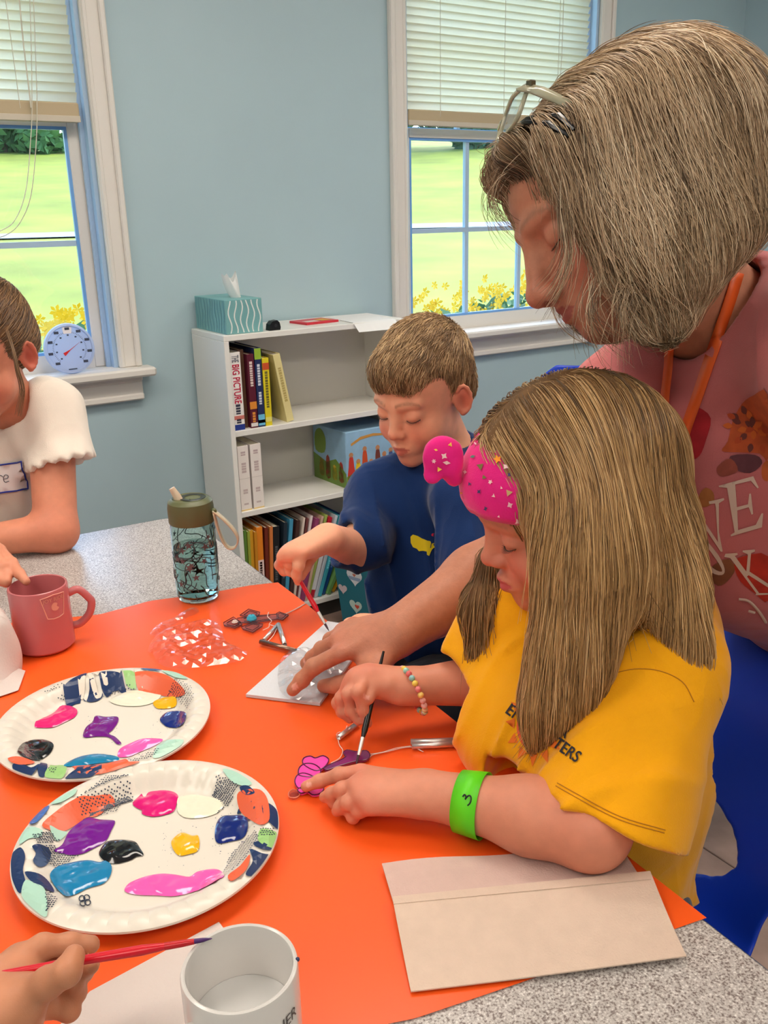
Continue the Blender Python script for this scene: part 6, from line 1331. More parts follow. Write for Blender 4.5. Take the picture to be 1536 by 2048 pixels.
pa_ = flow_strands(Hh, rt, bflow, 6, RNG.uniform(.0022, .0048, N), RNG.uniform(-.002, .0005, N), RNG.uniform(.0005, .0045, N), .22)
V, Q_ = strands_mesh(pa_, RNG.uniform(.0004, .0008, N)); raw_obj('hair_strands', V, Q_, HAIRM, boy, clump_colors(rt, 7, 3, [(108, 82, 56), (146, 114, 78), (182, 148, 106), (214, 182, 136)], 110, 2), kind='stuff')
brush('red paintbrush held by the boy, tip down on the napkin', PZ(658, 1262, TP + .006), PZ(594, 1150, .795) + (PZ(594, 1150, .795) - PZ(658, 1262, TP + .006)) * .35, mat('brush_red', (206, 22, 40), .28), .0038, CHM, mat('bristle_dark', (70, 50, 60), .7))
S = Field(); BLK = cloth('shorts_black', (26, 26, 32))
for dy in (.07, -.07): S.add(.03, cone(A_(.90, 1.17 + dy, .50), A_(.68, 1.12 + dy, .53), .085, .068))
lo, hi = bbox([A_(.92, 1.3, .55), A_(.6, 1.0, .42)], .09); sdf_obj('shorts', S, lo, hi, .009, BLK, boy)
S = Field()
for dy in (.07, -.07): S.add(.02, cone(A_(.68, 1.12 + dy, .52), A_(.62, 1.12 + dy, .50), .05, .046), cone(A_(.62, 1.12 + dy, .50), A_(.66, 1.12 + dy, .09), .045, .03), cone(A_(.66, 1.12 + dy, .06), A_(.54, 1.12 + dy, .035), .032, .025))
lo, hi = bbox([A_(.72, 1.2, .55), A_(.5, 1.0, .0)], .06); sdf_obj('legs', S, lo, hi, .009, SKIN, boy, lambda V: np.repeat(np.array([lin((242, 174, 140))]), len(V), 0))
# ---------------------------------------------------------------- woman
W_hc = A_(.714, .671, 1.300); W_R = np.array([[-0.4696, -0.8302, -0.3005], [-0.8253, 0.2918, 0.4836], [0.3138, -0.4751, 0.8221]]); W_s = 1.08
wom = person('woman in a pink printed t-shirt leaning over and pointing at the table', (1.36, .46, 0))
nb = PD(1450, 655, 1.0); RS = PD(1252, 815, 1.12); LS = PD(1690, 700, .84)
RE = PD(1055, 1098, 1.20); RWp = PZ(800, 1262, .803)
F_ = Field(); head_ops(F_, W_hc, W_R, W_s, False, ear=(1, 0)); F_.add(.03, cone(loc(W_hc, W_R, W_s, (0, -.015, -.06)), nb, .052, .058)); F_.add(.03, cone(loc(W_hc, W_R, W_s, (0, .02, -.085)), nb, .036, .05))
F_.add(.04, cone(nb + A_(0, 0, -.01), RS, .045, .04), cone(nb + A_(0, 0, -.01), LS, .045, .04)); F_.add(.025, cone(RS, RE, .05, .046), cone(RE, RE + (RWp - RE) * .4, .045, .043), cone(RE + (RWp - RE) * .4, RWp, .043, .030))
mcp = [zz(682, 1306, .790), zz(678, 1282, .794), zz(690, 1262, .790), zz(708, 1250, .782)]
LEw = LS + A_(.09, -.05, -.27); LWw = A_(1.20, .36, .86); F_.add(.025, cone(LS, LEw, .045, .042), cone(LEw, LWw, .040, .029))
ml = [A_(1.275, .345 + .02 * k, .835 - .004 * k) for k in range(4)]; hand(F_, LWw, ml, [[p + A_(.035, 0, -.012), p + A_(.058, .002, -.03), p + A_(.07, .004, -.045)] for p in ml], [A_(1.22, .395, .845), A_(1.25, .43, .83), A_(1.275, .45, .82), A_(1.30, .465, .81)], .0098, .030, A_(0, -.5, 1))
hand(F_, RWp, mcp, [[zz(628, 1333, .770), zz(604, 1360, .752), zz(586, 1380, .7395)], [zz(644, 1299, .772), zz(624, 1316, .754), zz(612, 1327, .742)], [zz(662, 1280, .770), zz(648, 1300, .748), zz(652, 1318, .740)], [zz(684, 1268, .762), zz(672, 1290, .745), zz(678, 1306, .738)]],
     [zz(752, 1335, .778), zz(712, 1362, .758), zz(676, 1370, .746), zz(648, 1372, .738)], .0098, .030, A_(-.1, 0, 1), .014)
sk = skin_fn(W_hc, W_R, W_s, (190, 126, 98), (160, 82, 76), (186, 98, 80), (120, 92, 74), .5, [(p, .014, .5) for p in mcp] + [(mcp[0] * .5 + RWp * .5, .03, .25)], False, [(zz(588, 1374, .7485), .005), (zz(614, 1322, .751), .005)])
lo, hi = bbox([W_hc + .16, W_hc - .16, zz(586, 1380, .74), RE, RS, LS, LEw, A_(1.36, .34, .78), nb, zz(690, 1262, .8)], .05); lo[2] = .722
F_.disp = lambda P: .0007 * np.sin((P - RWp) @ (RE - RWp) / np.linalg.norm(RE - RWp) * 900) * np.exp(-((P - RWp - A_(.01, 0, 0)) ** 2).sum(1) / .0006) + .0005 * noise3(P, 90, 3) * (((P - RWp) ** 2).sum(1) < .03)
wbody = sdf_obj('body', F_, lo, hi, .0024, SKINOLD, wom, sk, margin=.002); lashes(W_hc, W_R, W_s, 1, LASH, wom, 12, .0662, .0035)
PNK = cloth('shirt_pink', (206, 116, 116)); S = Field(); c1 = PD(1480, 860, 1.07); c2 = PD(1530, 1010, 1.10); c3 = PD(1660, 1120, 1.22)
S.add(.06, fcone(nb + A_(.03, .0, -.045), c1, .10, .155, CAMN, .8), fcone(c1, c2, .155, .145, CAMN, .85), fcone(c2, c3, .145, .15, CAMN, .85)); S.add(.06, cone(nb + A_(.01, 0, -.012), RS, .068, .068), cone(nb + A_(.01, 0, -.008), LS, .072, .072))
hemR = RS + (RE - RS) * .55; dR = (RE - RS) / np.linalg.norm(RE - RS); hemL = LS + (LEw - LS) * .72; dL = hemL - LS; dL /= np.linalg.norm(dL)
S.add(.04, cone(RS, hemR, .068, .066), cone(LS, hemL, .07, .068))
S2 = Field().add(.001, S); S2.sub(.004, AND(half(hemR, -dR), cone(hemR, hemR + dR * .2, .085, .085)), AND(half(hemL, -dL), cone(hemL, hemL + dL * .2, .085, .085))); S2.sub(.004, cone(hemR - dR * .06, hemR + dR * .1, .054, .058), cone(hemL - dL * .06, hemL + dL * .1, .054, .058)); S2.sub(.006, cone(nb + A_(0, 0, .012), loc(W_hc, W_R, W_s, (0, -.01, -.09)), .058, .066))
def wfold(P):
    a = P @ CV(.93, -.36, 0); b = P @ CV(.36, .93, 0); w = np.exp(-((WPXv(P) - np.array([1330, 800])) ** 2 @ A_(1 / 150. ** 2, 1 / 170. ** 2)))
    return .0045 * np.sin(a * 95 + 2.2 * noise3(P, 9, 3)) * w + .002 * noise3(P, 18, 7)
def WPXv(P): c = (P - EYE) @ RW; return np.stack([CX + F * c[:, 0] / c[:, 2], CY + F * c[:, 1] / c[:, 2]], 1)
S2.disp = wfold; lo, hi = bbox([RS, LS, nb, c1, c2, c3, hemR, hemL], .17)
wsh = sdf_obj('shirt', S2, lo, hi, .006, PNK, wom, margin=.012); wt_ = bvh_of(wsh)
S = Field(); hp = A_(1.34, .50, .86); JN = cloth('jeans_blue', (52, 64, 92))
S.add(.06, cone(c3 + A_(.02, .02, 0), hp, .13, .15)); 
for dy in (.09, -.09): S.add(.05, cone(hp + A_(0, dy, -.04), A_(1.36, .46 + dy, .46), .10, .075), cone(A_(1.36, .46 + dy, .46), A_(1.38, .46 + dy, .09), .072, .055))
lo, hi = bbox([hp + .18, A_(1.2, .35, .05), c3], .12); lo[2] = .05; sdf_obj('trousers', S, lo, hi, .012, JN, wom)
for dy in (.09, -.09):
    S = Field().add(.02, fcone(A_(1.41, .46 + dy, .045), A_(1.24, .46 + dy, .035), .045, .038, A_(0, 0, 1), .85)); S.cut(.004, half((0, 0, .001), (0, 0, -1))); lo, hi = bbox([A_(1.46, .46 + dy, .1), A_(1.19, .46 + dy, 0)], .05); sdf_obj('shoe', S, lo, hi, .008, mat('shoe_dark', (40, 40, 44), .6), wom)
# print on the pink shirt
def Y6(p): return (1290 + p[0] / 4.0976, 760 + p[1] / 4.096)
LET = mat('print_cream', (226, 196, 178), .8)
fl = [([(370, 230), (440, 220), (540, 310), (500, 500), (450, 620), (380, 640), (345, 480), (360, 330)], (176, 34, 44)), ([(300, 830), (360, 790), (390, 900), (400, 1000), (350, 1030), (305, 960)], (150, 26, 34)), ([(730, 1500), (800, 1440), (1010, 1440), (1010, 1800), (900, 1740), (780, 1640)], (196, 52, 36)), ([(800, 190), (900, 120), (1010, 110), (1010, 640), (940, 600), (760, 590), (630, 580), (680, 500), (720, 340)], (198, 88, 46)), ([(700, 620), (900, 610), (960, 680), (860, 760), (720, 720)], (104, 58, 66)), ([(600, 700), (700, 640), (760, 740), (640, 790), (590, 760)], (160, 80, 66)), ([(450, 930), (500, 880), (560, 920), (560, 1000), (480, 1040), (440, 1000)], (178, 110, 60)), ([(560, 1520), (680, 1460), (740, 1540), (680, 1640), (600, 1680), (520, 1600)], (140, 84, 56)), ([(280, 1300), (340, 1300), (430, 1440), (480, 1590), (400, 1520), (300, 1400)], (90, 66, 60)), ([(960, 700), (1010, 660), (1010, 820), (960, 800)], (196, 96, 48))]
for k, (p, c) in enumerate(fl): decal('printed_flower', [Y6(q) for q in p], wt_, mat('shirtink_%d_%d_%d' % c, c, .85, var=(60, .2)), wom, .0011 + .0002 * (k % 3), 7, smooth_n=3)
rr = random.Random(9)
for k in range(26):   # petals of the orange bloom
    a = rr.uniform(0, 6.28); r = rr.uniform(20, 230); x, y = 900 + r * math.cos(a), 380 + r * .9 * math.sin(a)
    if x > 1008 or x < 680: continue
    e = A_(math.cos(a), math.sin(a)); t = A_(-e[1], e[0]); decal('printed_petal', [Y6(A_(x, y) + e * 45), Y6(A_(x, y) + t * 26), Y6(A_(x, y) - e * 35), Y6(A_(x, y) - t * 26)], wt_, mat('petal_ink_%d' % (k % 3), [(214, 104, 44), (112, 56, 50), (188, 76, 40)][k % 3], .85), wom, .0016 + .0001 * (k % 4), 6, smooth_n=2)
E_ = [(603, 862), (890, 785), (930, 875), (910, 880), (855, 830), (745, 850), (770, 1020), (845, 1000), (850, 925), (868, 920), (885, 1090), (870, 1095), (845, 1030), (775, 1045), (745, 1230), (905, 1190), (950, 1085), (965, 1085), (955, 1200), (705, 1272), (702, 1258), (735, 1235), (660, 870), (606, 868)]
E_ = [(603, 862), (885, 785), (930, 878), (918, 884), (865, 822), (738, 852), (752, 1035), (842, 1012), (852, 928), (866, 926), (884, 1092), (870, 1096), (848, 1036), (755, 1062), (762, 1222), (905, 1180), (952, 1085), (966, 1086), (955, 1200), (705, 1273), (703, 1260), (735, 1240), (672, 880), (606, 872)]
V_ = [(424, 1070), (520, 1000), (525, 985), (648, 960), (650, 975), (606, 1000), (612, 1280), (640, 1395), (618, 1400), (480, 1170), (440, 1090)]
V_ = [(424, 1065), (446, 1085), (600, 1320), (582, 1040), (575, 1005), (528, 1008), (524, 988), (646, 962), (650, 976), (606, 1004), (608, 1240), (638, 1396), (622, 1398), (450, 1140)]
K_ = [(650, 1440), (660, 1415), (755, 1408), (760, 1422), (735, 1432), (830, 1560), (842, 1420), (800, 1400), (800, 1388), (898, 1380), (900, 1396), (868, 1408), (856, 1560), (1008, 1660), (1008, 1690), (850, 1590), (835, 1600), (935, 1735), (1005, 1735), (1005, 1748), (905, 1752), (910, 1735), (700, 1450)]
for nm, p in (('letter_e', E_), ('letter_v', V_), ('letter_k', K_)): decal('shirt_lettering', [Y6(q) for q in p], wt_, LET, wom, .0022, 6)
def ring(o, i, nm='shirt_lettering'): decal(nm, [Y6(q) for q in smooth_poly(o, 3)], wt_, LET, wom, .0022, 6, holes=[[Y6(q) for q in smooth_poly(i, 3)]])
ring([(300, 760), (375, 690), (395, 800), (415, 1000), (350, 1068), (290, 1010), (272, 880)], [(325, 780), (370, 720), (382, 820), (398, 985), (350, 1040), (310, 990), (298, 880)])
ring([(380, 1270), (410, 1228), (480, 1280), (600, 1420), (655, 1540), (630, 1588), (540, 1560), (430, 1430), (372, 1320)], [(420, 1290), (440, 1270), (520, 1370), (610, 1500), (632, 1560), (560, 1530), (470, 1420), (410, 1320)])
for p in ([(285, 1290), (330, 1290), (380, 1360), (425, 1440), (400, 1450)], [(410, 1450), (450, 1510), (495, 1590)], [(770, 1785), (850, 1800), (930, 1880), (990, 1975)], [(850, 1880), (900, 1895)]): stroke('shirt_lettering', [Y6(q) for q in p], .0016, wt_, LET, wom, .002)
# lanyard
def ribbon(name, pts, w, tree, m, parent, off=.004):
    """flat ribbon lying along photo points on a surface (w in pixels)"""
    P = catmull(pts, 5); L_ = []; Rr = []
    for i, p in enumerate(P):
        t = np.array(P[min(i + 1, len(P) - 1)]) - np.array(P[max(i - 1, 0)]); t = t / np.linalg.norm(t); nrm = A_(-t[1], t[0])
        for lst, q in ((L_, p + nrm * w / 2), (Rr, p - nrm * w / 2)):
            r = Vector(ray(*q)).normalized(); h = tree.ray_cast(Vector(EYE), r); lst.append(None if h[0] is None else np.array(h[0]) - np.array(r) * off)
    k = [i for i in range(len(P)) if L_[i] is not None and Rr[i] is not None]; o = np.array(parent.location)
    if len(k) < 2: return
    m_ = MB().add([L_[i] - o for i in k] + [Rr[i] - o for i in k], [(i, i + 1, len(k) + i + 1, len(k) + i) for i in range(len(k) - 1)]); ob = obj(name, m_, m, parent, 2); sd = ob.modifiers.new('thick', 'SOLIDIFY'); sd.thickness = .0012
LNY = mat('lanyard_orange', (240, 100, 40), .45)
lany = thing('lanyard', 'orange ribbon lanyard hanging from the woman\'s neck', 'lanyard', tuple(PD(1400, 750, .95)))
both = BVHTree.FromPolygons([tuple(v) for v in o_cache[wsh.name][0]] + [tuple(v) for v in o_cache[wbody.name][0]], [tuple(int(i) for i in q) for q in o_cache[wsh.name][1]] + [tuple(int(i) + len(o_cache[wsh.name][0]) for i in q) for q in o_cache[wbody.name][1]])
ribbon('near_ribbon', [(1478, 545), (1458, 610), (1425, 700), (1395, 790), (1368, 870), (1348, 955)], 22, both, LNY, lany); ribbon('far_ribbon', [(1342, 640), (1338, 720), (1330, 800), (1328, 870)], 17, both, LNY, lany)
# hair of the woman
Hh = Field(); WL = lambda c, r: frame(ell(c, r), W_hc, W_R, W_s); WK = lambda a, b, ra, rb, n=(1, 0, 0), s=.6: frame(fcone(a, b, ra, rb, n, s), W_hc, W_R, W_s)
Hh.add(.03, WL((0, -.030, .030), (.090, .105, .085))); Hh.add(.03, WL((0, -.080, .008), (.095, .088, .100)))
for q in (1, -1):
    Hh.add(.03, WK((q * .075, -.03, .02), (q * .080, .0, -.055), .062, .05, (1, 0, 0), .5), WK((q * .080, .0, -.055), (q * .062, .040, -.105 if q > 0 else -.075), .044, .026, (1, 0, 0), .55), WK((q * .075, -.06, -.0), (q * .070, -.055, -.058), .06, .042, (1, 0, 0), .6))
    Hh.add(.02, WK((q * .060, .030, .055), (q * .074, .036, -.01), .030, .022, (1, 0, 0), .6), WK((q * .074, .036, -.01), (q * .066, .044, -.06), .022, .022, (1, 0, 0), .55))
Hh.add(.012, WK((.030, .056, .074), (-.03, .056, .074), .018, .018, (0, 0, 1), .95)); Hh.add(.010, WK((.034, .066, .082), (-.03, .066, .082), .013, .013, (0, 0, 1), .95))
Hh.sub(.008, WL((0, .098, -.025), (.052, .055, .080))); Hh.sub(.01, WL((0, .06, -.09), (.05, .06, .05)))
cr = loc(W_hc, W_R, W_s, (0, -.02, .0)); Hh.disp = lambda P: .0022 * noise3(P @ W_R * np.array([1, 1, .15]), 110, 3) + .0025 * noise3(P @ W_R * np.array([1, 1, .25]), 45, 4)
WC = [(172, 142, 110), (128, 102, 76), (206, 178, 144), (98, 76, 56), (152, 124, 94), (222, 198, 166)]
wh = sdf_obj('hair', Hh, cr - .21, cr + .21, .0036, HAIRB, wom, lambda V: np.array(lin((120, 94, 70)))[None] * (1 + .4 * noise3(V @ W_R * np.array([1, 1, .12]), 130, 5))[:, None], margin=.006); wh['label'] = 'grey blonde chin length bob'
Hh.disp = None; upv = W_R[:, 2]; lfv = W_R[:, 0]; fwv = W_R[:, 1]
def wflow(P, w):
    x = (P - W_hc) @ lfv; y = (P - W_hc) @ fwv; z = (P - W_hc) @ upv; top = np.clip((z - .06) / .06, 0, 1)[:, None]; fr = np.clip((y - .03) / .04, 0, 1)[:, None]
    return -upv[None] * 1.0 + DOWN[None] * .35 + lfv[None] * np.tanh(x / .02)[:, None] * top * 1.5 - fwv[None] * top * .5 + fwv[None] * (1 - top) * .12 * (1 - fr)
N = 12500; rt = surf_points(wh, N, lambda c: ((c - W_hc) @ CAMN > -.05) * 1.0 + .12)
ln = RNG.uniform(.004, .013, N); lift_ = np.clip(noise3(rt, 55, 31) * .5 + .4, 0, 1); pa_ = flow_strands(Hh, rt, wflow, 15, ln, RNG.uniform(-.002, .003, N) + .004 * lift_, RNG.uniform(-.001, .006, N) + .010 * lift_, .13)
ph = noise3(rt, 42, 33) * 5; wv = np.linspace(0, 1, 16); sd_ = np.cross(np.repeat(-upv[None], N, 0), Hh.grad(rt)); pa_ = pa_ + (sd_[:, None, :] * (np.sin(wv[None] * 5.5 + ph[:, None]) * wv[None])[:, :, None]) * .0065
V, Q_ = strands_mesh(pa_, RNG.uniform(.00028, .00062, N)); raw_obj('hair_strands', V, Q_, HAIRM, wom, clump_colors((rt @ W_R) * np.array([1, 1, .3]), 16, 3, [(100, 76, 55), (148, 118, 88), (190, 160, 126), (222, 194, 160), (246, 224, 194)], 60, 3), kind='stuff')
# wisps over the brow and the chin
def wisps(specs, root, cols, seed, rad=.0003):
    r = np.random.default_rng(seed); P = []
    for pts, n, spread, dj in specs:
        for _ in range(n):
            o0 = r.normal(size=2) * spread; o1 = r.normal(size=2) * spread * 2.2; d0 = r.normal() * dj; c = catmull([PD(x + o0[0] * (1 - i / (len(pts) - 1)) + o1[0] * i / (len(pts) - 1), y + o0[1] * (1 - i / (len(pts) - 1)) + o1[1] * i / (len(pts) - 1), d + d0) for i, (x, y, d) in enumerate(pts)], 4)
            P.append(np.array(c)); 
    k = min(len(p) for p in P); P = np.stack([p[np.linspace(0, len(p) - 1, k).astype(int)] for p in P]); V, Q_ = strands_mesh(P, np.full(len(P), rad)); raw_obj('hair_wisps', V, Q_, HAIRM, root, strand_colors(len(P), k, 3, cols, seed), kind='stuff')
dW = WPX(W_hc)[2]
wisps([([(1050, 310, dW - .02), (1000, 350, dW - .01), (982, 400, dW), (998, 440, dW), (1028, 465, dW)], 50, 9, .02), ([(1060, 290, dW - .02), (1000, 296, dW - .01), (978, 325, dW), (1010, 352, dW + .01)], 60, 7, .02), ([(1130, 330, dW - .07), (1125, 420, dW - .075), (1135, 500, dW - .075), (1120, 560, dW - .07), (1095, 600, dW - .06)], 60, 10, .008), ([(1190, 560, dW - .08), (1180, 620, dW - .085), (1195, 665, dW - .08), (1225, 690, dW - .07)], 46, 13, .012), ([(1260, 560, dW - .09), (1245, 630, dW - .095), (1250, 690, dW - .09)], 50, 16, .01), ([(1200, 200, dW - .05), (1150, 250, dW - .06), (1130, 330, dW - .07), (1140, 420, dW - .08)], 50, 12, .01)], wom, WC, 5)
dG = .85
wisps([([(1150, 1330, .845), (1112, 1425, .858), (1074, 1494, .868)], 160, 10, .006), ([(1180, 1250, .84), (1150, 1350, .85), (1105, 1470, .862)], 110, 16, .008), ([(1350, 1190, .862), (1380, 1300, .856), (1402, 1398, .86)], 150, 7, .004), ([(985, 1180, .99), (972, 1290, .99), (996, 1402, .995)], 120, 8, .006), ([(1085, 900, .84), (1075, 1000, .835), (1088, 1120, .832), (1085, 1250, .838)], 60, 9, .006), ([(1240, 1050, .845), (1262, 1150, .845), (1300, 1230, .85)], 60, 18, .006)], girl, [(106, 78, 48), (142, 104, 64), (174, 132, 82), (204, 160, 106)], 21, .00045)
# glasses pushed up on the hair, black clip
def push_out(F0, p, off):
    p = np.array([p], float)
    for _ in range(8):
        e = F0(p) - off
        if e[0] >= 0: break
        p = p - F0.grad(p) * e[:, None]
    return p[0]
gl = thing('eyeglasses', 'clear framed eyeglasses pushed up on the woman\'s hair', 'eyeglasses', tuple(loc(W_hc, W_R, W_s, (0, .04, .1))))
CLP = mat('glasses_clear', (176, 172, 146), .12, spec=.7, coat=.3, alpha=.8); go = np.array(gl.location)
GLp = lambda x, y, z: loc(W_hc, W_R, W_s, (x, y, z)) - go
for q in (1, -1):
    L = [GLp(q * .010, .044, .116), GLp(q * .034, .040, .119), GLp(q * .058, .034, .114), GLp(q * .062, .044, .105), GLp(q * .058, .058, .094), GLp(q * .034, .064, .094), GLp(q * .012, .064, .098), GLp(q * .008, .054, .107)]
    o = obj('rim', MB().tube(catmull(L + [L[0]], 4)[:-1], .0021, 8, closed=True), CLP, gl, 2); obj('lens', MB().add([tuple(p) for p in L], [tuple(range(8))]), mat_clear('lens_clear', (236, 240, 236), .08, .03), o, recalc=False)
    tp = [(.062, .040, .113, .0065), (.069, .034, .103, .0062), (.077, .026, .084, .0052), (.083, .016, .060, .0040), (.085, .002, .032, .0028)]; vs = []
    for x_, y_, z_, h_ in tp: vs += [GLp(q * x_, y_ - h_, z_ - h_ * .25), GLp(q * x_, y_ + h_, z_ + h_ * .25)]
    to_ = obj('temple', MB().add(vs, [(2 * i, 2 * i + 1, 2 * i + 3, 2 * i + 2) for i in range(4)]), CLP, gl, 2); sd = to_.modifiers.new('thick', 'SOLIDIFY'); sd.thickness = .0026; sd.offset = 0
    obj('hinge', MB().box(tuple(GLp(q * .062, .033, .112) - .0036), tuple(GLp(q * .062, .033, .112) + .0036), ch=.001), mat('hinge_metal', (120, 112, 90), .3, .8), gl)
obj('bridge', MB().tube([GLp(.009, .050, .112), GLp(0, .048, .114), GLp(-.009, .050, .112)], .002, 8), CLP, gl, True)
hcl = thing('hair_clip', 'black hair clip under the eyeglasses on the woman\'s head', 'hair clip', tuple(loc(W_hc, W_R, W_s, (.05, .05, .07)))); ho = np.array(hcl.location)
for dy_ in (0, .007): obj('clip_arm', MB().tube([push_out(Hh, loc(W_hc, W_R, W_s, p), .006) - ho for p in ((.026, .052 - dy_, .088), (.046, .048 - dy_, .078), (.064, .040 - dy_, .064), (.074, .034 - dy_, .048))], [.0026, .0034, .0034, .0026], 8), mat('clip_black', (20, 20, 24), .2), hcl, True)
# ---------------------------------------------------------------- girl in white at the left
L_hc = PD(-33, 708, 1.56); L_R = np.array([[0.7671, -0.641, -0.0256], [-0.6415, -0.7668, -0.0211], [0.0061, -0.0326, 0.9995]]); L_s = .97
lg = person('girl in a white t-shirt with a name tag, at the far left of the table', (.30, 1.86, .43))
pt = math.radians(16); Rp = np.array([[1, 0, 0], [0, math.cos(pt), math.sin(pt)], [0, -math.sin(pt), math.cos(pt)]]); L_R = L_R @ Rp
nb = loc(L_hc, L_R, L_s, (0, -.05, -.155)); LS = PD(100, 822, 1.68); RS = PD(-165, 835, 1.70)
LE = PZ(112, 1062, .757); LW = PZ(-60, 1085, .755); RE = PD(-190, 1080, 1.55); RWp = PZ(-55, 1085, .850)
F_ = Field(); head_ops(F_, L_hc, L_R, L_s, True); F_.add(.03, cone(loc(L_hc, L_R, L_s, (0, -.02, -.06)), nb, .04, .044)); F_.add(.03, cone(nb, LS, .034, .034), cone(nb, RS, .034, .034), cone(nb, A_(.27, 1.84, .7), .04, .06))
F_.add(.02, cone(LS, LE, .042, .038), cone(LE, LW, .036, .026), cone(RS, RE, .04, .036), cone(RE, RWp, .032, .024))
mcp = [zz(-2, 1100, .848), zz(-10, 1112, .846), zz(-20, 1122, .842), zz(-30, 1130, .836)]
hand(F_, RWp, mcp, [[zz(24, 1126, .838), zz(40, 1148, .829), zz(52, 1163, .822)], [zz(8, 1132, .838), zz(14, 1150, .828), zz(14, 1162, .824)], [zz(-4, 1140, .834), zz(-2, 1158, .826), zz(-8, 1165, .82)], [zz(-14, 1148, .828), zz(-14, 1160, .82), zz(-20, 1166, .818)]], [zz(-30, 1118, .83), zz(-8, 1138, .825), zz(4, 1152, .822), zz(12, 1166, .82)], .0076, .022, A_(0, 0, 1))
mcl = [zz(-130, 1092, .75), zz(-132, 1098, .75), zz(-134, 1104, .75), zz(-136, 1110, .748)]
hand(F_, LW, mcl, [[p + A_(-.02, .0, -.004), p + A_(-.035, .0, -.01), p + A_(-.045, .0, -.016)] for p in mcl], [zz(-95, 1110, .745), zz(-115, 1120, .74), zz(-130, 1125, .738), zz(-140, 1125, .737)], .0075, .022, A_(0, 0, 1))
sk = skin_fn(L_hc, L_R, L_s, (216, 142, 112), (192, 90, 86), (206, 86, 72), (150, 106, 74), .5, [(LE, .05, .3)])
lo, hi = bbox([L_hc + .14, L_hc - .14, LE, LW, LS, zz(52, 1163, .82), RWp, mcl[0]], .06); lo[2] = .718
sdf_obj('body', F_, lo, hi, .0030, SKIN, lg, sk); lashes(L_hc, L_R, L_s, 1, LASH, lg, 12)
WHS = cloth('shirt_white', (238, 226, 212)); S = Field(); mid = (nb + LS + RS) / 3 + A_(0, .02, -.07)
S.add(.05, fcone(nb + A_(0, 0, -.03), mid, .07, .11, CAMN, .75), fcone(mid, A_(.27, 1.85, .64), .11, .11, CAMN, .75)); S.add(.04, cone(nb + A_(0, 0, -.025), LS, .05, .055), cone(nb + A_(0, 0, -.025), RS, .05, .055))
hemL = PD(122, 930, 1.665); hemR = RS + (RE - RS) * .5; S.add(.03, cone(LS, hemL + CV(.28, -.95, 0) * .02, .058, .066), cone(RS, hemR, .055, .055)); dL = CV(.28, -.95, 0); dR = (RE - RS) / np.linalg.norm(RE - RS)
S2 = Field().add(.001, S)
frill = lambda P: (P - hemL) @ -dL * -1.0
ruf = lambda P: .004 * np.sin(np.arctan2((P - hemL) @ CV(1, .2, 0), (P - hemL) @ CV(0, 0, 1)) * 14)
S2.sub(.004, AND(lambda P: -((P - hemL) @ dL) + ruf(P), cone(hemL, hemL + dL * .25, .09, .1)), AND(half(hemR, -dR), cone(hemR, hemR + dR * .2, .08, .08))); S2.sub(.003, cone(hemL + dL * .012, hemL + dL * .1, .046, .056), cone(hemR + dR * .01, hemR + dR * .1, .042, .046)); S2.sub(.006, cone(nb + A_(0, 0, .012), loc(L_hc, L_R, L_s, (0, 0, -.09)), .044, .05)); S2.cut(.004, half(A_(0, 0, .66), (0, 0, -1)))
S2.disp = lambda P: .0018 * np.sin(P @ CV(1, .3, 0) * 100 + 3 * noise3(P, 12, 3)) + .0016 * noise3(P, 30, 4)
lo, hi = bbox([LS, RS, hemL, hemR, nb, mid], .11); lo[2] = .64; lsh = sdf_obj('shirt', S2, lo, hi, .005, WHS, lg, margin=.008); lt = bvh_of(lsh)
decal('name_tag', [(-62, 940), (48, 922), (54, 978), (-58, 992)], lt, mat('tag_white', (240, 236, 236), .6), lg, .0030, 10); TAGB = mat('tag_blue', (28, 50, 150), .5)
for p in ([(-62, 940), (0, 929), (46, 922)], [(46, 922), (50, 950), (53, 978)], [(53, 978), (0, 984), (-58, 992)]): stroke('tag_border', p, .0016, lt, TAGB, lg, .0036)
for p in ([(-4, 962), (-3, 952), (2, 950), (6, 953)], [(8, 957), (15, 955), (16, 950), (10, 949), (7, 956), (10, 963), (18, 961)], [(-20, 962), (-20, 950), (-14, 954), (-12, 962)]): stroke('tag_writing', p, .0007, lt, mat('tag_pencil', (90, 90, 100), .6), lg, .0036)
Hh = Field(); Hh.add(.02, frame(ell((0, -.022, .042), (.082, .1, .092)), L_hc, L_R, L_s)); Hh.add(.02, frame(ell((0, -.06, .0), (.074, .06, .06)), L_hc, L_R, L_s)); Hh.sub(.012, frame(ell((0, .105, -.02), (.075, .055, .088)), L_hc, L_R, L_s)); Hh.sub(.008, frame(ell((.088, .02, -.05), (.04, .05, .045)), L_hc, L_R, L_s), frame(ell((-.088, .02, -.05), (.04, .05, .045)), L_hc, L_R, L_s))
cr = loc(L_hc, L_R, L_s, (0, -.02, .04)); Hh.disp = lambda P: .0018 * noise3((P @ L_R) * np.array([1, .2, 1]), 120, 3); LC = [(140, 104, 70), (112, 82, 56), (164, 126, 86), (90, 66, 46)]
lh = sdf_obj('hair', Hh, cr - .15, cr + .15, .0034, HAIRB, lg, lambda V: np.array(lin((106, 78, 54)))[None] * (1 + .4 * noise3((V @ L_R) * np.array([1, .2, 1]), 140, 5))[:, None], margin=.004); Hh.disp = None
lfv = L_R[:, 0]; fwv = L_R[:, 1]; upv = L_R[:, 2]; N = 2600; rt = surf_points(lh, N, lambda c: ((c - L_hc) @ CAMN > -.04) * 1.0 + .1)
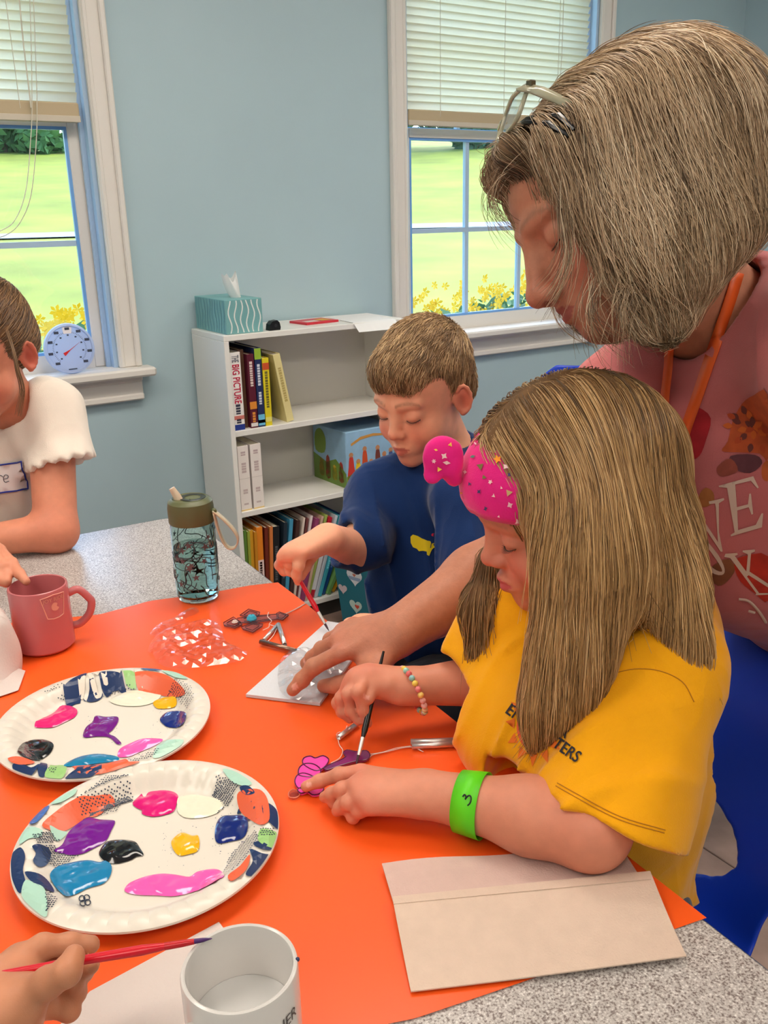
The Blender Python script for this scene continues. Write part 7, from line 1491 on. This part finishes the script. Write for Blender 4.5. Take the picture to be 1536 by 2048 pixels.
pa_ = flow_strands(Hh, rt, lambda P, w: -fwv[None] + upv[None] * .35 + lfv[None] * .1, 8, RNG.uniform(.005, .01, N), RNG.uniform(-.001, .002, N), RNG.uniform(-.001, .003, N), .12); V, Q_ = strands_mesh(pa_, RNG.uniform(.0004, .0008, N)); raw_obj('hair_strands', V, Q_, HAIRM, lg, strand_colors(N, 9, 3, LC, 4), kind='stuff')
dl = WPX(L_hc)[2]; wisps([([(14, 660, dl - .08), (26, 700, dl - .1), (35, 740, dl - .1), (45, 780, dl - .09), (38, 830, dl - .08)], 26, 2.0, .004)], lg, LC, 12, .0005)
# ---------------------------------------------------------------- hand of a fifth child at the lower left
h5 = person('tan hand of a child at the lower left edge, holding a red brush', (-.02, .60, TP))
W5 = zz(-10, 2035, .79); mcp = [zz(40, 1915, .806), zz(28, 1950, .800), zz(30, 1985, .790), zz(44, 2015, .780)]
F_ = Field(); hand(F_, W5, mcp, [[zz(85, 1893, .808), zz(140, 1888, .803), zz(182, 1889, .799)], [zz(110, 1925, .785), zz(165, 1942, .780), zz(181, 1930, .797)], [zz(105, 1968, .778), zz(150, 1985, .772), zz(150, 1965, .785)], [zz(100, 2010, .768), zz(138, 2020, .762), zz(135, 2000, .770)]], [zz(55, 1995, .806), zz(95, 1966, .820), zz(134, 1944, .832), zz(148, 1912, .834)], .0080, .024, CV(0, .5, .8))
El = zz(-260, 2330, .745); F_.add(.02, cone(W5, El, .026, .036)); lo, hi = bbox([W5, El, zz(185, 1890, .8), zz(140, 2020, .76)], .04); lo[2] = TP
sdf_obj('body', F_, lo, hi, .0020, mat('skin_tan', (190, 130, 95), .48, spec=.4, sss=.1, attr='Col', bump=(900, .08), var=(70, .05)), h5, lambda V: np.array(lin((196, 132, 98)))[None] * (1 + .12 * noise3(V, 60, 3))[:, None])
bt_ = PZ(424, 1877, .822); tp_ = PZ(-60, 1958, .816); brush('red paintbrush with a purple tip held over the white mug', bt_, tp_, mat('brush_red', (206, 22, 40), .28), .0036, mat('ferrule_red', (190, 26, 36), .3), mat('bristle_purple', (70, 30, 96), .35))
# ---------------------------------------------------------------- blue chairs
BLU = mat('chair_blue', (20, 62, 196), .32, spec=.5, bump=(300, .05))
def chair(label, x, y, rz, sh=.42, w=.40, d=.38, bh=.36, hole=True, back_t=.16):
    """one piece plastic shell on chrome legs; faces -Y in its own frame (back at +Y)"""
    t = thing('school_chair', label, 'chair', (x, y, 0), rz, 'blue plastic school chairs'); hw = w / 2
    nu, nv = 44, 72; prof_ = catmull([(-d * .55, -.012), (-d * .45, 0.004), (-d * .1, -.006), (d * .25, -.004), (d * .42, .02), (d * .50, .07), (d * .50 + back_t * .25, .16), (d * .50 + back_t * .6, .28), (d * .50 + back_t, bh)], 5); pr_ = np.array(prof_); seg = np.r_[0, np.cumsum(np.linalg.norm(np.diff(pr_, axis=0), axis=1))]; seg /= seg[-1]
    P = np.zeros((nv + 1, nu + 1, 3))
    for j in range(nv + 1):
        v = j / nv; yy = np.interp(v, seg, pr_[:, 0]); z_ = np.interp(v, seg, pr_[:, 1]); wd = hw * (1 - .30 * max(0, (v - .86) / .14) ** 2.4 - .16 * max(0, (.12 - v) / .12) ** 2 - .10 * math.exp(-((v - .55) / .10) ** 2))
        for i in range(nu + 1):
            u = i / nu * 2 - 1; cv_ = .030 * abs(u) ** 2.5; bk = max(0, min(1, (v - .45) / .2)); P[j, i] = (u * wd, yy - cv_ * bk * 1.2, sh + z_ + cv_ * (1 - bk) * .7)
    hz = lambda u, v: ((u / .62) ** 2 + ((v - .615) / .075) ** 2) < 1 if hole else False
    idx = lambda i, j: j * (nu + 1) + i; fs = []
    for j in range(nv):
        for i in range(nu):
            if not hz((i + .5) / nu * 2 - 1, (j + .5) / nv): fs.append((idx(i, j), idx(i + 1, j), idx(i + 1, j + 1), idx(i, j + 1)))
    # round the hole's rim by moving its border points onto the ellipse
    if hole:
        use = {}
        for f in fs:
            for k in range(4):
                e = tuple(sorted((f[k], f[(k + 1) % 4]))); use[e] = use.get(e, 0) + 1
        bord = {k for e, n in use.items() if n == 1 for k in e}
        for k in bord:
            j, i = divmod(k, nu + 1)
            if 0 < i < nu and 0 < j < nv:
                u, v = i / nu * 2 - 1, j / nv; rr_ = math.sqrt((u / .62) ** 2 + ((v - .615) / .075) ** 2)
                if rr_ < 1e-3: continue
                u2, v2 = u / rr_, .615 + (v - .615) / rr_; fi, fj = (u2 + 1) / 2 * nu, v2 * nv; i0, j0 = min(int(fi), nu - 1), min(int(fj), nv - 1); a, b_ = fi - i0, fj - j0
                P[j, i] = (P0[j0, i0] if False else P[j0, i0]) * (1 - a) * (1 - b_) + P[j0, i0 + 1] * a * (1 - b_) + P[j0 + 1, i0] * (1 - a) * b_ + P[j0 + 1, i0 + 1] * a * b_
    s = obj('shell', MB().add(P.reshape(-1, 3), fs), BLU, t, 2, recalc=True); sd = s.modifiers.new('thick', 'SOLIDIFY'); sd.thickness = .006; sd.offset = 0; bv = s.modifiers.new('sub', 'SUBSURF'); bv.levels = 1; bv.render_levels = 1
    for sx in (-1, 1):
        for sy, dy in ((-1, -.05), (1, .06)):
            lgp = [(sx * hw * .55, sy * d * .26, sh - .016), (sx * hw * .78, sy * d * .30, sh - .03), (sx * hw * .98, sy * d * .42 + dy, .012)]; l = obj('leg', MB().tube(catmull(lgp, 4), .0105, 10), CHR, t, True); obj('foot_glide', MB().sphere((lgp[-1][0], lgp[-1][1], .011), .0145, 10, 8, (1, 1, .75)), mat('glide_grey', (60, 60, 64), .5), l, 2)
    obj('seat_brace', MB().tube([(-hw * .56, -d * .26, sh - .017), (hw * .56, -d * .26, sh - .017)], .009, 10), CHR, t, True); obj('seat_brace', MB().tube([(-hw * .56, d * .26, sh - .017), (hw * .56, d * .26, sh - .017)], .009, 10), CHR, t, True)
    return t
ch1 = chair('blue plastic chair with an oval back opening, under the girl in yellow', .695, .70, math.radians(-96), sh=.40, w=.43, d=.40, bh=.35)
chair('blue chair seat showing beneath the boy', .90, 1.18, math.radians(-100), sh=.40, w=.38, d=.36, bh=.30)
chair('blue chair whose back edge shows beside the girl in white', .30, 1.90, math.radians(10), sh=.40, w=.40, d=.36, bh=.36)
chair('blue chair with chrome legs seen below the woman\'s shirt hem', 1.72, 1.16, math.radians(60), sh=.43, w=.44, d=.40, bh=.36)
chair('blue chair by the far wall, its rounded top left of the woman\'s shoulder', 2.02, 1.98, math.radians(150), sh=.45, w=.46, d=.42, bh=.45)
